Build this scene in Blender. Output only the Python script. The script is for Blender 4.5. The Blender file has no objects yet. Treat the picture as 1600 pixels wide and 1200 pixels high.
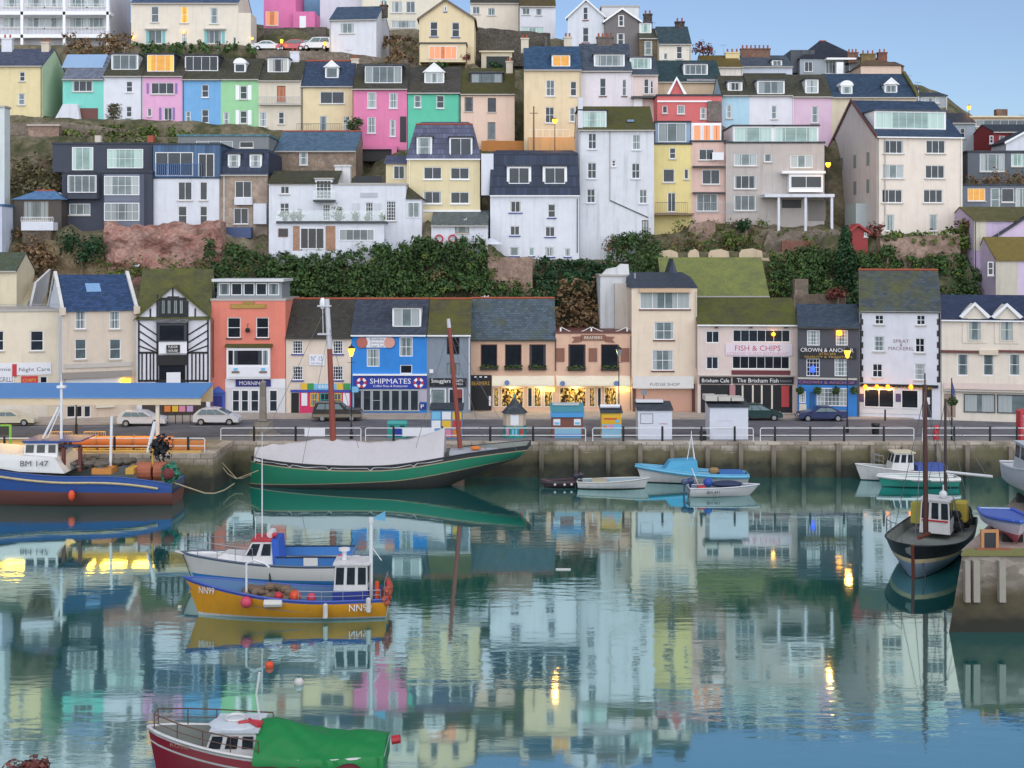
import bpy, bmesh, math, random
import numpy as np
from mathutils import Vector, Matrix, noise as mnoise
random.seed(7)
R = random.Random(11)
scene = bpy.context.scene
COL = scene.collection
F, HC, CX, YH = 1976.0, 18.8, 800.0, 402.0     # focal length in photo pixels, eye height, principal column, horizon row
def at(px, py, Y):
    return Vector(((px-CX)*Y/F, Y, HC-(py-YH)*Y/F))
def dep(py, z):                                  # distance at which height z shows on row py
    return (HC-z)*F/(py-YH)
def lin(h, k=1.0):
    h = h.lstrip('#'); out = []
    for i in (0, 2, 4):
        c = int(h[i:i+2], 16)/255
        c = c/12.92 if c <= 0.04045 else ((c+0.055)/1.055)**2.4
        out.append(min(c*k, 0.86))
    return (*out, 1)

# ------------------------------------------------------------------ mesh builder
class MB:
    def __init__(s): s.v = []; s.f = []; s.m = []; s.cur = 0
    def add(s, pts, faces):
        b = len(s.v); s.v += [tuple(p) for p in pts]
        for f in faces: s.f.append([b+i for i in f]); s.m.append(s.cur)
        return s
    def quad(s, a, b, c, d): return s.add([a, b, c, d], [(0, 1, 2, 3)])
    def poly(s, pts): return s.add(pts, [tuple(range(len(pts)))])
    def box(s, x0, x1, y0, y1, z0, z1):
        p = [(x0,y0,z0),(x1,y0,z0),(x1,y1,z0),(x0,y1,z0),(x0,y0,z1),(x1,y0,z1),(x1,y1,z1),(x0,y1,z1)]
        return s.add(p, [(3,2,1,0),(4,5,6,7),(0,1,5,4),(1,2,6,5),(2,3,7,6),(3,0,4,7)])
    def slab(s, pts, t):                          # planar polygon thickened downward
        n = len(pts); lo = [(p[0],p[1],p[2]-t) for p in pts]
        fs = [tuple(range(n)), tuple(range(2*n-1, n-1, -1))]
        fs += [(i, i+n, (i+1)%n+n, (i+1)%n) for i in range(n)]
        return s.add(list(pts)+lo, fs)
    def prism(s, pts, d):                         # polygon extruded along vector d
        n = len(pts); d = Vector(d); hi = [Vector(p)+d for p in pts]
        fs = [tuple(range(n-1,-1,-1)), tuple(range(n, 2*n))]
        fs += [(i, (i+1)%n, (i+1)%n+n, i+n) for i in range(n)]
        return s.add(list(pts)+hi, fs)
    def tube(s, path, r, n=8, cap=True):
        path = [Vector(p) for p in path]
        rr = r if isinstance(r, (list, tuple)) else [r]*len(path)
        rings = []
        for i, p in enumerate(path):
            t = (path[min(i+1, len(path)-1)]-path[max(i-1, 0)]).normalized()
            a = t.orthogonal().normalized() if abs(t.z) < 0.9 else Vector((1,0,0))
            if abs(t.z) < 0.9: a = Vector((0,0,1)).cross(t).normalized()
            b = t.cross(a).normalized(); a = b.cross(t)
            rings.append([p+(a*math.cos(q)+b*math.sin(q))*rr[i] for q in [2*math.pi*k/n for k in range(n)]])
        return s.rings(rings, True, cap)
    def rings(s, rings, closed=True, cap=False, mats=None):
        n = len(rings[0]); pts = [p for r in rings for p in r]; fs = []
        for i in range(len(rings)-1):
            for k in range(n if closed else n-1):
                fs.append((i*n+k, i*n+(k+1)%n, (i+1)*n+(k+1)%n, (i+1)*n+k))
        if cap: fs += [tuple(range(n-1,-1,-1)), tuple(range(len(pts)-n, len(pts)))]
        return s.add(pts, fs)
    def lathe(s, prof, c=(0,0,0), n=12):
        rg = [[(c[0]+r*math.cos(2*math.pi*k/n), c[1]+r*math.sin(2*math.pi*k/n), c[2]+z) for k in range(n)] for r, z in prof]
        return s.rings(rg, True, True)
    def ball(s, c, r, n=10, m=6, sx=1, sy=1, sz=1):
        rg = [[(c[0]+sx*r*math.sin(math.pi*j/m)*math.cos(2*math.pi*k/n), c[1]+sy*r*math.sin(math.pi*j/m)*math.sin(2*math.pi*k/n), c[2]-sz*r*math.cos(math.pi*j/m)) for k in range(n)] for j in range(1, m)]
        s.rings(rg, True, True); return s
    def build(s, name, mat, parent=None, smooth=False, bevel=0):
        me = bpy.data.meshes.new(name); me.from_pydata(s.v, [], s.f); me.update()
        mats = mat if isinstance(mat, (list, tuple)) else [mat]
        for m in mats: me.materials.append(m)
        if len(mats) > 1: me.polygons.foreach_set('material_index', s.m)
        bm = bmesh.new(); bm.from_mesh(me)
        if smooth or bevel: bmesh.ops.remove_doubles(bm, verts=bm.verts, dist=1e-4)
        bmesh.ops.recalc_face_normals(bm, faces=bm.faces)
        bm.to_mesh(me); bm.free()
        if smooth:
            me.polygons.foreach_set('use_smooth', [True]*len(me.polygons))
            try: me.set_sharp_from_angle(angle=math.radians(smooth if smooth > 1 else 40))
            except Exception: pass
        o = bpy.data.objects.new(name, me); COL.objects.link(o)
        if parent is not None: o.parent = parent
        if bevel:
            b = o.modifiers.new('bevel', 'BEVEL'); b.width = bevel; b.segments = 2; b.limit_method = 'ANGLE'
        return o
def tag(o, label=None, cat=None, group=None, kind=None):
    if label: o['label'] = label
    if cat: o['category'] = cat
    if group: o['group'] = group
    if kind: o['kind'] = kind
    return o
def thing(name, label, cat, loc=(0,0,0), rz=0, group=None):
    o = bpy.data.objects.new(name, None); COL.objects.link(o); o.empty_display_size = 0.3
    o.location = loc; o.rotation_euler = (0, 0, rz)
    return tag(o, label, cat, group)
KIDS = {}
def copy_tree(src, parent=None):
    c = src.copy(); COL.objects.link(c)
    if parent is not None: c.parent = parent
    for ch in list(src.children): copy_tree(ch, c)
    return c
def text_mesh(s, w, h, ext=0.02):
    cu = bpy.data.curves.new('lettering', 'FONT'); cu.body = s; cu.size = 1; cu.extrude = 0.0
    cu.align_x = 'CENTER'; cu.resolution_u = 2
    o = bpy.data.objects.new('lettering', cu); COL.objects.link(o)
    bpy.context.view_layer.update()
    me = bpy.data.meshes.new_from_object(o.evaluated_get(bpy.context.evaluated_depsgraph_get()))
    COL.objects.unlink(o); bpy.data.objects.remove(o)
    co = np.array([v.co[:] for v in me.vertices]); mn, mx = co.min(0), co.max(0)
    sx = w/(mx[0]-mn[0]); sz = h/(mx[1]-mn[1]); c = (mn+mx)/2
    for v in me.vertices: v.co = ((v.co.x-c[0])*sx, 0, (v.co.y-c[1])*sz)
    return me
def lettering(parent, s, x, y, z, w, h, mat, rz=0):
    me = text_mesh(s, w, h); me.materials.clear(); me.materials.append(mat)
    o = bpy.data.objects.new('lettering', me); COL.objects.link(o); o.parent = parent
    o.location = (x, y, z); o.rotation_euler = (0, 0, rz); return o

# ------------------------------------------------------------------ materials
MATS = {}
def nt(name):
    m = bpy.data.materials.new(name); m.use_nodes = True
    return m, m.node_tree, m.node_tree.nodes['Principled BSDF']
def N(t, ty, **kw):
    n = t.nodes.new(ty)
    for k, v in kw.items():
        if k.startswith('i_'):
            key = k[2:]; n.inputs[int(key) if key.isdigit() else key.replace('_', ' ')].default_value = v
        else: setattr(n, k, v)
    return n
def objvec(t, scale=(1,1,1), rnd=True):
    tc = N(t, 'ShaderNodeTexCoord'); mp = N(t, 'ShaderNodeMapping'); mp.inputs['Scale'].default_value = scale
    t.links.new(tc.outputs['Object'], mp.inputs[0])
    if rnd:
        oi = N(t, 'ShaderNodeObjectInfo'); mu = N(t, 'ShaderNodeMath', operation='MULTIPLY', i_1=57.0)
        t.links.new(oi.outputs['Random'], mu.inputs[0]); t.links.new(mu.outputs[0], mp.inputs['Location'])
    return mp.outputs[0]
def ramp(t, src, stops):
    r = N(t, 'ShaderNodeValToRGB'); e = r.color_ramp.elements
    e[0].position, e[0].color = stops[0]; e[1].position, e[1].color = stops[1]
    for p, c in stops[2:]:
        q = e.new(p); q.color = c
    t.links.new(src, r.inputs[0]); return r.outputs[0]
def mix(t, fac, a, b, mode='MIX'):
    n = N(t, 'ShaderNodeMix', data_type='RGBA', blend_type=mode)
    for sock, v in ((n.inputs[0], fac), (n.inputs[6], a), (n.inputs[7], b)):
        if hasattr(v, 'is_output') or isinstance(v, bpy.types.NodeSocket): t.links.new(v, sock)
        else: sock.default_value = v
    return n.outputs[2]
def nz(t, vec, scale, detail=4, rough=0.55):
    n = N(t, 'ShaderNodeTexNoise'); n.inputs['Scale'].default_value = scale; n.inputs['Detail'].default_value = detail; n.inputs['Roughness'].default_value = rough
    t.links.new(vec, n.inputs['Vector']); return n.outputs['Fac']
def bump(t, p, h, strength, dist=0.05):
    b = N(t, 'ShaderNodeBump'); b.inputs['Strength'].default_value = strength; b.inputs['Distance'].default_value = dist
    t.links.new(h, b.inputs['Height']); t.links.new(b.outputs[0], p.inputs['Normal'])
G = (0,0,0,1); W1 = (1,1,1,1)
def plain(key, hexc, rough=0.6, k=0.85, metal=0, var=0.15):
    if ('p', key) in MATS: return MATS['p', key]
    m, t, p = nt(key); c = lin(hexc, k); v = objvec(t)
    d = tuple(x*(1-var) for x in c[:3])+(1,)
    t.links.new(mix(t, nz(t, v, 2.5), c, d), p.inputs['Base Color'])
    p.inputs['Roughness'].default_value = rough; p.inputs['Metallic'].default_value = metal
    MATS['p', key] = m; return m
def paint(hexc, dirt=0.3, k=0.82):
    """painted render: mottled, with vertical rain streaks and a fine pebble bump"""
    key = ('w', hexc, dirt)
    if key in MATS: return MATS[key]
    m, t, p = nt('painted_render'); c = lin(hexc, k)
    if c[0] > c[2]*1.08 and c[1] > c[2]: c = (c[0]*1.0, c[1]*.99, min(.86, c[2]*1.02), 1)
    lum = .3*c[0]+.6*c[1]+.1*c[2]; c = (*[x*.9+lum*.1 for x in c[:3]], 1)
    v = objvec(t); vs = objvec(t, (2.2, 2.2, 0.16))
    a = tuple(min(x*1.08, .9) for x in c[:3])+(1,); b = tuple(x*0.82 for x in c[:3])+(1,)
    base = mix(t, nz(t, v, 0.9, 6, .65), a, b)
    g = tuple(x*0.55+0.02 for x in c[:3])+(1,)
    st = ramp(t, nz(t, vs, 1.0, 5, .6), [(0.52, G), (0.78, W1)])
    mu = N(t, 'ShaderNodeMath', operation='MULTIPLY', i_1=min(.75, dirt*1.7)); t.links.new(st, mu.inputs[0])
    base = mix(t, mu.outputs[0], base, g)
    t.links.new(base, p.inputs['Base Color']); p.inputs['Roughness'].default_value = 0.85
    p.inputs['Specular IOR Level'].default_value = 0.3
    bump(t, p, nz(t, v, 9, 3), 0.25, 0.03)
    MATS[key] = m; return m
def stone(hexc, hex2, scale=2.0, mortar='8a8078', mix2=0.5):
    key = ('st', hexc, hex2, scale)
    if key in MATS: return MATS[key]
    m, t, p = nt('rubble_stone'); v = objvec(t)
    wn = N(t, 'ShaderNodeTexNoise'); wn.inputs['Scale'].default_value = 1.3; t.links.new(v, wn.inputs['Vector']); va = N(t, 'ShaderNodeVectorMath', operation='MULTIPLY_ADD'); va.inputs[1].default_value = (.7,.7,.7); t.links.new(wn.outputs['Color'], va.inputs[0]); t.links.new(v, va.inputs[2]); v = va.outputs[0]
    vo = N(t, 'ShaderNodeTexVoronoi'); vo.inputs['Scale'].default_value = scale; t.links.new(v, vo.inputs['Vector'])
    v2 = N(t, 'ShaderNodeTexVoronoi', feature='DISTANCE_TO_EDGE'); v2.inputs['Scale'].default_value = scale; t.links.new(v, v2.inputs['Vector'])
    sep = N(t, 'ShaderNodeSeparateColor'); t.links.new(vo.outputs['Color'], sep.inputs[0])
    base = mix(t, sep.outputs[0], lin(hexc, .75), lin(hex2, .75))
    base = mix(t, ramp(t, nz(t, v, 0.5, 5), [(0.45, G), (0.7, W1)]), base, lin(hex2, .6))
    e = ramp(t, v2.outputs['Distance'], [(0.0, (.7,.7,.7,1)), (0.08, G)])
    base = mix(t, e, base, lin(mortar, .6))
    t.links.new(base, p.inputs['Base Color']); p.inputs['Roughness'].default_value = 0.9
    bump(t, p, v2.outputs['Distance'], 0.6, 0.1)
    MATS[key] = m; return m
def slate(hexc, moss=0.2, mosshex='5a5a2c', k=.88):
    key = ('sl', hexc, moss, mosshex)
    if key in MATS: return MATS[key]
    m, t, p = nt('slate_roof'); v = objvec(t)
    br = N(t, 'ShaderNodeTexBrick'); br.inputs['Scale'].default_value = 1.0
    br.inputs['Brick Width'].default_value = 0.42; br.inputs['Row Height'].default_value = 0.26; br.inputs['Mortar Size'].default_value = 0.018
    c = lin(hexc, k)
    br.inputs['Color1'].default_value = tuple(x*1.28 for x in c[:3])+(1,); br.inputs['Color2'].default_value = tuple(x*0.72 for x in c[:3])+(1,)
    br.inputs['Mortar'].default_value = tuple(x*0.45 for x in c[:3])+(1,)
    t.links.new(v, br.inputs['Vector'])
    mu = N(t, 'ShaderNodeMapRange'); mu.inputs[1].default_value = 0.72-moss*0.54; mu.inputs[2].default_value = 0.95-moss*0.42
    t.links.new(nz(t, v, 0.55, 8, .7), mu.inputs[0])
    ms = mix(t, nz(t, v, 3.0, 5), lin(mosshex, .9), lin(mosshex, .45))
    t.links.new(mix(t, mu.outputs[0], br.outputs['Color'], ms), p.inputs['Base Color'])
    p.inputs['Roughness'].default_value = 0.62; p.inputs['Specular IOR Level'].default_value = 0.35
    bump(t, p, br.outputs['Fac'], -0.4, 0.03)
    MATS[key] = m; return m
def emit(key, hexc, strength, base='20180c'):
    if ('e', key) in MATS: return MATS['e', key]
    m, t, p = nt(key); p.inputs['Base Color'].default_value = lin(base)
    p.inputs['Emission Color'].default_value = lin(hexc); p.inputs['Emission Strength'].default_value = strength
    MATS['e', key] = m; return m
def pane_mat(key, dark, curt, amount, rough=0.08, glow=None):
    """window glass: the room behind, with curtain falls of its own shape hanging in it"""
    m, t, p = nt('pane_'+key)
    tc = N(t, 'ShaderNodeTexCoord'); sx = N(t, 'ShaderNodeSeparateXYZ'); t.links.new(tc.outputs['Generated'], sx.inputs[0])
    oi = N(t, 'ShaderNodeObjectInfo')
    ab = N(t, 'ShaderNodeMath', operation='SUBTRACT', i_1=0.5); t.links.new(sx.outputs[0], ab.inputs[0])
    a2 = N(t, 'ShaderNodeMath', operation='ABSOLUTE'); t.links.new(ab.outputs[0], a2.inputs[0])
    mr = N(t, 'ShaderNodeMapRange'); mr.inputs[3].default_value = 0.5-0.5*amount-0.12; mr.inputs[4].default_value = 0.5-0.5*amount+0.2
    t.links.new(oi.outputs['Random'], mr.inputs[0])
    gt = N(t, 'ShaderNodeMath', operation='GREATER_THAN'); t.links.new(a2.outputs[0], gt.inputs[0]); t.links.new(mr.outputs[0], gt.inputs[1])
    wv = N(t, 'ShaderNodeTexWave'); wv.inputs['Scale'].default_value = 3.0; wv.inputs['Distortion'].default_value = 1.5
    t.links.new(tc.outputs['Generated'], wv.inputs['Vector'])
    cc = mix(t, wv.outputs['Fac'], lin(curt, .86), lin(curt, .95))
    t.links.new(mix(t, gt.outputs[0], mix(t, nz(t, tc.outputs['Generated'], 3.0, 3), lin(dark, .4), lin(dark, 1.4)), cc), p.inputs['Base Color'])
    p.inputs['Roughness'].default_value = rough; p.inputs['Specular IOR Level'].default_value = 0.38
    if glow:
        t.links.new(mix(t, nz(t, tc.outputs['Generated'], 4.0, 3), lin(glow[0], 1.0), lin(glow[0], .45)), p.inputs['Emission Color']); p.inputs['Emission Strength'].default_value = glow[1]
    return m
def stock_pane():
    m, t, p = nt('pane_stock'); tc = N(t, 'ShaderNodeTexCoord'); mp = N(t, 'ShaderNodeMapping'); mp.inputs['Scale'].default_value = (15, 1, 11); t.links.new(tc.outputs['Generated'], mp.inputs[0])
    vo = N(t, 'ShaderNodeTexVoronoi', distance='CHEBYCHEV'); vo.inputs['Scale'].default_value = 1.0; t.links.new(mp.outputs[0], vo.inputs['Vector']); sep = N(t, 'ShaderNodeSeparateColor'); t.links.new(vo.outputs['Color'], sep.inputs[0])
    c = ramp(t, sep.outputs[0], [(.0, lin('2a1e12')), (.45, lin('3a2814')), (.55, lin('a8843c')), (.72, lin('7a5a32')), (.86, lin('c8b070'))])
    t.links.new(c, p.inputs['Base Color']); t.links.new(c, p.inputs['Emission Color']); p.inputs['Emission Strength'].default_value = .28; p.inputs['Roughness'].default_value = .1; return m
PANE = {
 'd': pane_mat('dark', '30373f', '9aa2a2', 0.02),
 'b': pane_mat('black', '24282e', '4a4e54', 0.05),
 'c': pane_mat('curtained', '2a3036', 'b9b9b4', 0.4),
 'p': pane_mat('pale', '707e80', 'a9b2b2', 0.65),
 'g': pane_mat('green', '86a09a', 'b4cec6', 0.6, 0.05),
 'e': pane_mat('grey', '5a666a', '8a9496', 0.5),
 'l': pane_mat('lit', '6a4a20', 'd89a50', 0.4, 0.2, ('ffb040', 0.55)),
 'o': pane_mat('peach', 'a5603c', 'e0956a', 0.9, 0.2, ('f0905a', 0.2)),
 's': stock_pane(),
 'k': pane_mat('terracotta_blind', 'a8664a', 'b87858', 0.9, 0.5),
 'y': pane_mat('shoplit', '6b4a1a', 'c09a4a', 0.35, 0.1, ('ffca50', 0.7)),
}
WHITE = plain('white_gloss_frame', 'f2f4f6', 0.35, .86, 0, .05)
CREAMF = plain('cream_frame', 'e6e0cf', 0.5)
BLACKP = plain('black_paint', '17181c', 0.45)
DGREY = plain('dark_grey_paint', '3a3e46', 0.5)
SILLM = plain('stone_sill', 'c9c4bd', 0.7)
GUT = plain('gutter_grey', 'b9b4ae', 0.5)
GUTD = plain('gutter_dark', '3a3836', 0.5)
POT = plain('terracotta', 'a8553c', 0.8)
STEEL = plain('galvanised_steel', 'a9aeb4', 0.4, .8, .6)
WOODB = plain('weathered_wood', '8a7560', 0.8)
RUST = plain('rust_brown', '7c4030', 0.75)
# ------------------------------------------------------------------ houses
ANCH = []          # (x, y, z) ground levels the hillside passes through
class Ho: pass
def house(name, label, cat, Y, x0, x1, yb, ye, wall, D=9, yaw=0, drop=3, roof=None, wins=(), group=None,
          frame=None, sill=None, anchor=True, gutter=GUT, chim=(), dorm=(), side_wins=(), wall_side=None):
    h = Ho(); th = math.radians(yaw); c, s = math.cos(th), math.sin(th)
    P0 = at(x0, yb, Y); h.P0, h.c, h.s, h.Y = P0, c, s, Y
    def loc(px, py, v=0.0):
        ox, oy = P0.x - v*s, P0.y + v*c; k = (px-CX)/F
        u = (k*oy-ox)/(c-k*s); yy = oy+u*s
        return u, HC-(py-YH)*yy/F-P0.z
    h.loc = loc; h.frame = frame or WHITE; h.sill = sill if sill is not None else (SILLM if anchor else None)
    W = h.W = loc(x1, yb)[0]; h.D = D
    ze = h.ze = loc((x0+x1)/2, ye)[1]
    h.root = thing(name, label, cat, P0, th, group)
    kind = roof[0] if roof else 'none'
    # openings cut in the front wall
    ops = []; deferred = []
    for w in wins:
        u0, z1 = loc(w[0], w[1]); u1, z0 = loc(w[2], w[3])
        if u0 > 0.02 and u1 < W-0.02 and z1 < ze-0.02 and z0 > -drop: ops.append((u0, u1, z0, z1, w))
        else: deferred.append((u0, u1, z0, z1, w))
    wm = MB()
    us = sorted({0, W, *[o[0] for o in ops], *[o[1] for o in ops]}); zs = sorted({-drop, ze, *[o[2] for o in ops], *[o[3] for o in ops]})
    for i in range(len(us)-1):
        for j in range(len(zs)-1):
            mu, mz = (us[i]+us[i+1])/2, (zs[j]+zs[j+1])/2
            if any(o[0] < mu < o[1] and o[2] < mz < o[3] for o in ops): continue
            wm.quad((us[i],0,zs[j]), (us[i+1],0,zs[j]), (us[i+1],0,zs[j+1]), (us[i],0,zs[j+1]))
    rv = 0.16
    for u0, u1, z0, z1, w in ops:
        wm.quad((u0,0,z0),(u0,rv,z0),(u0,rv,z1),(u0,0,z1)); wm.quad((u1,0,z0),(u1,rv,z0),(u1,rv,z1),(u1,0,z1))
        wm.quad((u0,0,z0),(u1,0,z0),(u1,rv,z0),(u0,rv,z0)); wm.quad((u0,0,z1),(u1,0,z1),(u1,rv,z1),(u0,rv,z1))
    wm.cur = 1 if wall_side else 0
    vr = zr = None
    if kind in ('ridge', 'hip', 'cross'):
        fr = roof[3] if len(roof) > 3 else 0.5
        vr = D*fr; zr = loc((x0+x1)/2, roof[1], vr)[1]
        if zr < ze+0.4: zr = ze+0.4
        for u in (0, W):
            pts = [(u,0,-drop),(u,D,-drop),(u,D,ze),(u,vr,zr),(u,0,ze)] if kind != 'hip' else [(u,0,-drop),(u,D,-drop),(u,D,ze),(u,0,ze)]
            wm.poly(pts)
    else:
        for u in (0, W): wm.poly([(u,0,-drop),(u,D,-drop),(u,D,ze),(u,0,ze)])
    wm.quad((0,D,-drop),(W,D,-drop),(W,D,ze),(0,D,ze))
    wm.cur = 0
    if kind in ('gable', 'cross'):
        ua, za = loc(roof[4][0], roof[4][1]) if kind == 'cross' else loc(roof[1][0], roof[1][1])
        wm.poly([(0,0,ze),(W,0,ze),(ua,0,za)])
        if kind == 'gable': wm.poly([(0,D,ze),(W,D,ze),(ua,D,za)])
    if kind not in ('gable', 'ridge', 'cross'): wm.quad((0,0,ze),(W,0,ze),(W,D,ze),(0,D,ze))
    h.wall = wm.build('wall', [wall, wall_side or wall], h.root)
    for u0, u1, z0, z1, w in ops: window(h, u0, u1, z0, z1, w, 0.07)
    for u0, u1, z0, z1, w in deferred: window(h, u0, u1, z0, z1, w, -0.06)
    # roof
    h.k = None; h.roof = None
    rm = MB(); T = 0.14
    if kind in ('ridge', 'cross'):
        mt = roof[2]; k = h.k = (zr-ze)/vr; kb = (zr-ze)/(D-vr) if D-vr > .01 else 0; ov, os_ = 0.22, 0.06; e = T+0.004
        rm.slab([(-os_,-ov,ze-k*ov+e),(W+os_,-ov,ze-k*ov+e),(W+os_,vr,zr+e),(-os_,vr,zr+e)], T)
        if D-vr > .01: rm.slab([(-os_,vr,zr+e),(W+os_,vr,zr+e),(W+os_,D+ov,ze-kb*ov+e),(-os_,D+ov,ze-kb*ov+e)], T)
        h.roof = rm.build('roof', mt, h.root)
        if kind == 'cross':
            g = MB(); kx = (za-ze)/ua; o2 = 0.3
            vm = min(vr*0.98, (za-ze)/k)
            g.slab([(-o2,-.35,ze-kx*o2+.16),(ua,-.35,za+.16),(ua,vm,za+.16),(-o2,0.2,ze-kx*o2+.16)], .13)
            kx2 = (za-ze)/(W-ua)
            g.slab([(ua,-.35,za+.16),(W+o2,-.35,ze-kx2*o2+.16),(W+o2,0.2,ze-kx2*o2+.16),(ua,vm,za+.16)], .13)
            g.build('gable_roof', mt, h.root)
        if len(roof) > (5 if kind == 'cross' else 4) and roof[-1] is not None and not isinstance(roof[-1], tuple):
            MB().tube([(-.06, vr, zr+e+.02), (W+.06, vr, zr+e+.02)], 0.13, 6).build('ridge_tiles', roof[-1], h.roof)
    elif kind == 'hip':
        mt = roof[2]; ins = roof[4] if len(roof) > 4 else min(W/3, vr); ov = .25; h.k = k = (zr-ze)/vr
        a, b, c2, d = (-ov,-ov,ze+.02), (W+ov,-ov,ze+.02), (W+ov,D+ov,ze+.02), (-ov,D+ov,ze+.02); r0, r1 = (ins,vr,zr), (W-ins,vr,zr)
        rm.poly([a,b,r1,r0]); rm.poly([b,c2,r1]); rm.poly([c2,d,r0,r1]); rm.poly([d,a,r0]); rm.poly([a,d,c2,b])
        h.roof = rm.build('roof', mt, h.root)
        MB().tube([r0, r1], .13, 6).build('ridge_tiles', POT, h.roof)
    elif kind == 'gable':
        mt = roof[2]; o2 = .3; kl = (za-ze)/ua; kr = (za-ze)/(W-ua); e = T+.004
        rm.slab([(-o2,-.3,ze-kl*o2+e),(ua,-.3,za+e),(ua,D+.2,za+e),(-o2,D+.2,ze-kl*o2+e)], T)
        rm.slab([(ua,-.3,za+e),(W+o2,-.3,ze-kr*o2+e),(W+o2,D+.2,ze-kr*o2+e),(ua,D+.2,za+e)], T)
        h.roof = rm.build('roof', mt, h.root)
        bb = MB()
        bb.prism([(-o2,-.36,ze-kl*o2+e+.02),(ua,-.36,za+e+.02),(ua,-.36,za+e-.26),(-o2,-.36,ze-kl*o2+e-.26)], (0,.055,0))
        bb.prism([(ua,-.36,za+e+.02),(W+o2,-.36,ze-kr*o2+e+.02),(W+o2,-.36,ze-kr*o2+e-.26),(ua,-.36,za+e-.26)], (0,.055,0))
        bb.build('bargeboard', roof[3] if len(roof) > 3 else WHITE, h.root)
    elif kind == 'flat':                         # flat roof with parapet kerb
        mt = roof[1]; o2 = roof[2] if len(roof) > 2 else .12
        rm.box(-o2, W+o2, -o2, D+o2, ze+.004, ze+.22); h.roof = rm.build('roof', mt, h.root)
    elif kind == 'mansard':                      # steep slate front from eave to break row, then a low top
        mt = roof[2]; vb = roof[3] if len(roof) > 3 else 1.0; zb = loc((x0+x1)/2, roof[1], vb)[1]; h.k = (zb-ze)/vb; zr = zb; vr = vb
        ins = roof[4] if len(roof) > 4 else 0.0
        A = [(-.12,-.12,ze+.004),(W+.12,-.12,ze+.004),(W+.12,D,ze+.004),(-.12,D,ze+.004)]
        B = [(ins,vb,zb),(W-ins,vb,zb),(W-ins,D,zb),(ins,D,zb)]
        rm.add(A+B, [(0,1,5,4),(1,2,6,5),(2,3,7,6),(3,0,4,7),(3,2,1,0)])
        zt = zb+.5; rm.add(B+[(ins+.6,vb+2.2,zt),(W-ins-.6,vb+2.2,zt),(W-ins-.6,D-.5,zt),(ins+.6,D-.5,zt)], [(0,1,5,4),(1,2,6,5),(2,3,7,6),(3,0,4,7),(4,5,6,7)])
        h.roof = rm.build('roof', mt, h.root)
        if len(roof) > 5: MB().tube([(ins, vb, zb), (W-ins, vb, zb)], .1, 6).build('ridge_tiles', roof[5], h.roof)
    h.zr, h.vr = zr, vr
    rr = random.Random(len(label)*31+int(x0*7)+int(ye))
    if anchor and kind == 'ridge':
        if rr.random() < .6: u = rr.choice((.12, W-.12)); MB().tube([(u,-.09,-drop*.3),(u,-.09,ze-.12)], .045, 6).build('downpipe', rr.choice((GUT, GUTD, WHITE)), h.root)
        if rr.random() < .5:
            u = W*rr.uniform(.15,.85); zt = zr+rr.uniform(1.0,1.7); m = MB(); m.tube([(u,vr,zr),(u,vr,zt)], .025, 5); m.tube([(u-.5,vr-.1,zt-.05),(u+.5,vr+.1,zt-.05)], .015, 4)
            for k in range(6): q = u-.45+.18*k; m.tube([(q,vr-.3,zt-.03),(q,vr+.3,zt-.03)], .01, 4)
            m.build('roof_aerial', STEEL, h.roof)
    if gutter and kind in ('ridge', 'mansard', 'hip', 'cross') and kind != 'cross':
        MB().box(-.05, W+.05, -.34, -.2, ze-.16, ze-.02).build('gutter', gutter, h.root)
    for d in dorm: dormer(h, *d)
    for ch in chim: chimney(h, *ch)
    if anchor:
        n = max(2, int(W/2.5))
        for i in range(n+1):
            u = W*i/n
            for v, dz in ((-1.2, -.5), (0.6, -.1), (D*0.5, .2), (D-.5, .5)):
                ANCH.append((P0.x+u*c-v*s, P0.y+u*s+v*c, P0.z+dz))
    return h
def window(h, u0, u1, z0, z1, w, v, parent=None):
    st = w[4] if len(w) > 4 else '1x2'; pn = w[5] if len(w) > 5 else 'd'
    fm = w[6] if len(w) > 6 and w[6] is not None else h.frame
    nx, ny = [int(q) for q in st.split('x')]
    m = MB(); b = 0.085; t = 0.075
    m.box(u0,u1,v,v+t,z0,z0+b); m.box(u0,u1,v,v+t,z1-b,z1); m.box(u0,u0+b,v,v+t,z0+b,z1-b); m.box(u1-b,u1,v,v+t,z0+b,z1-b)
    q = .04 if nx*ny > 4 else .055
    for i in range(1, nx):
        x = u0+(u1-u0)*i/nx; m.box(x-q/2,x+q/2,v+.008,v+t-.008,z0+b,z1-b)
    for j in range(1, ny):
        z = z0+(z1-z0)*j/ny; m.box(u0+b,u1-b,v+.014,v+t-.014,z-q/2,z+q/2)
    par = parent or h.root
    nm = 'window' if not (len(w) > 7) else w[7]
    fo = m.build(nm if parent is None else 'window_frame', fm, par)
    MB().box(u0+.02,u1-.02,v+.045,v+.06,z0+.02,z1-.02).build('pane', PANE[pn], fo if parent is None else par)
    if h.sill is not None and parent is None and nm == 'window':
        MB().box(u0-.1,u1+.1,-.13,v+.003,z0-.13,z0-.004).build('sill', h.sill, fo)
    return fo
def on_roof(h, px, py):
    """how far up the front slope the photo row py falls"""
    y0 = h.loc(px, py, 0)[1]; y1 = h.loc(px, py, 1)[1]; a = y1-y0
    return (h.ze-y0)/(a-h.k) if abs(a-h.k) > 1e-6 else 0.5
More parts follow.
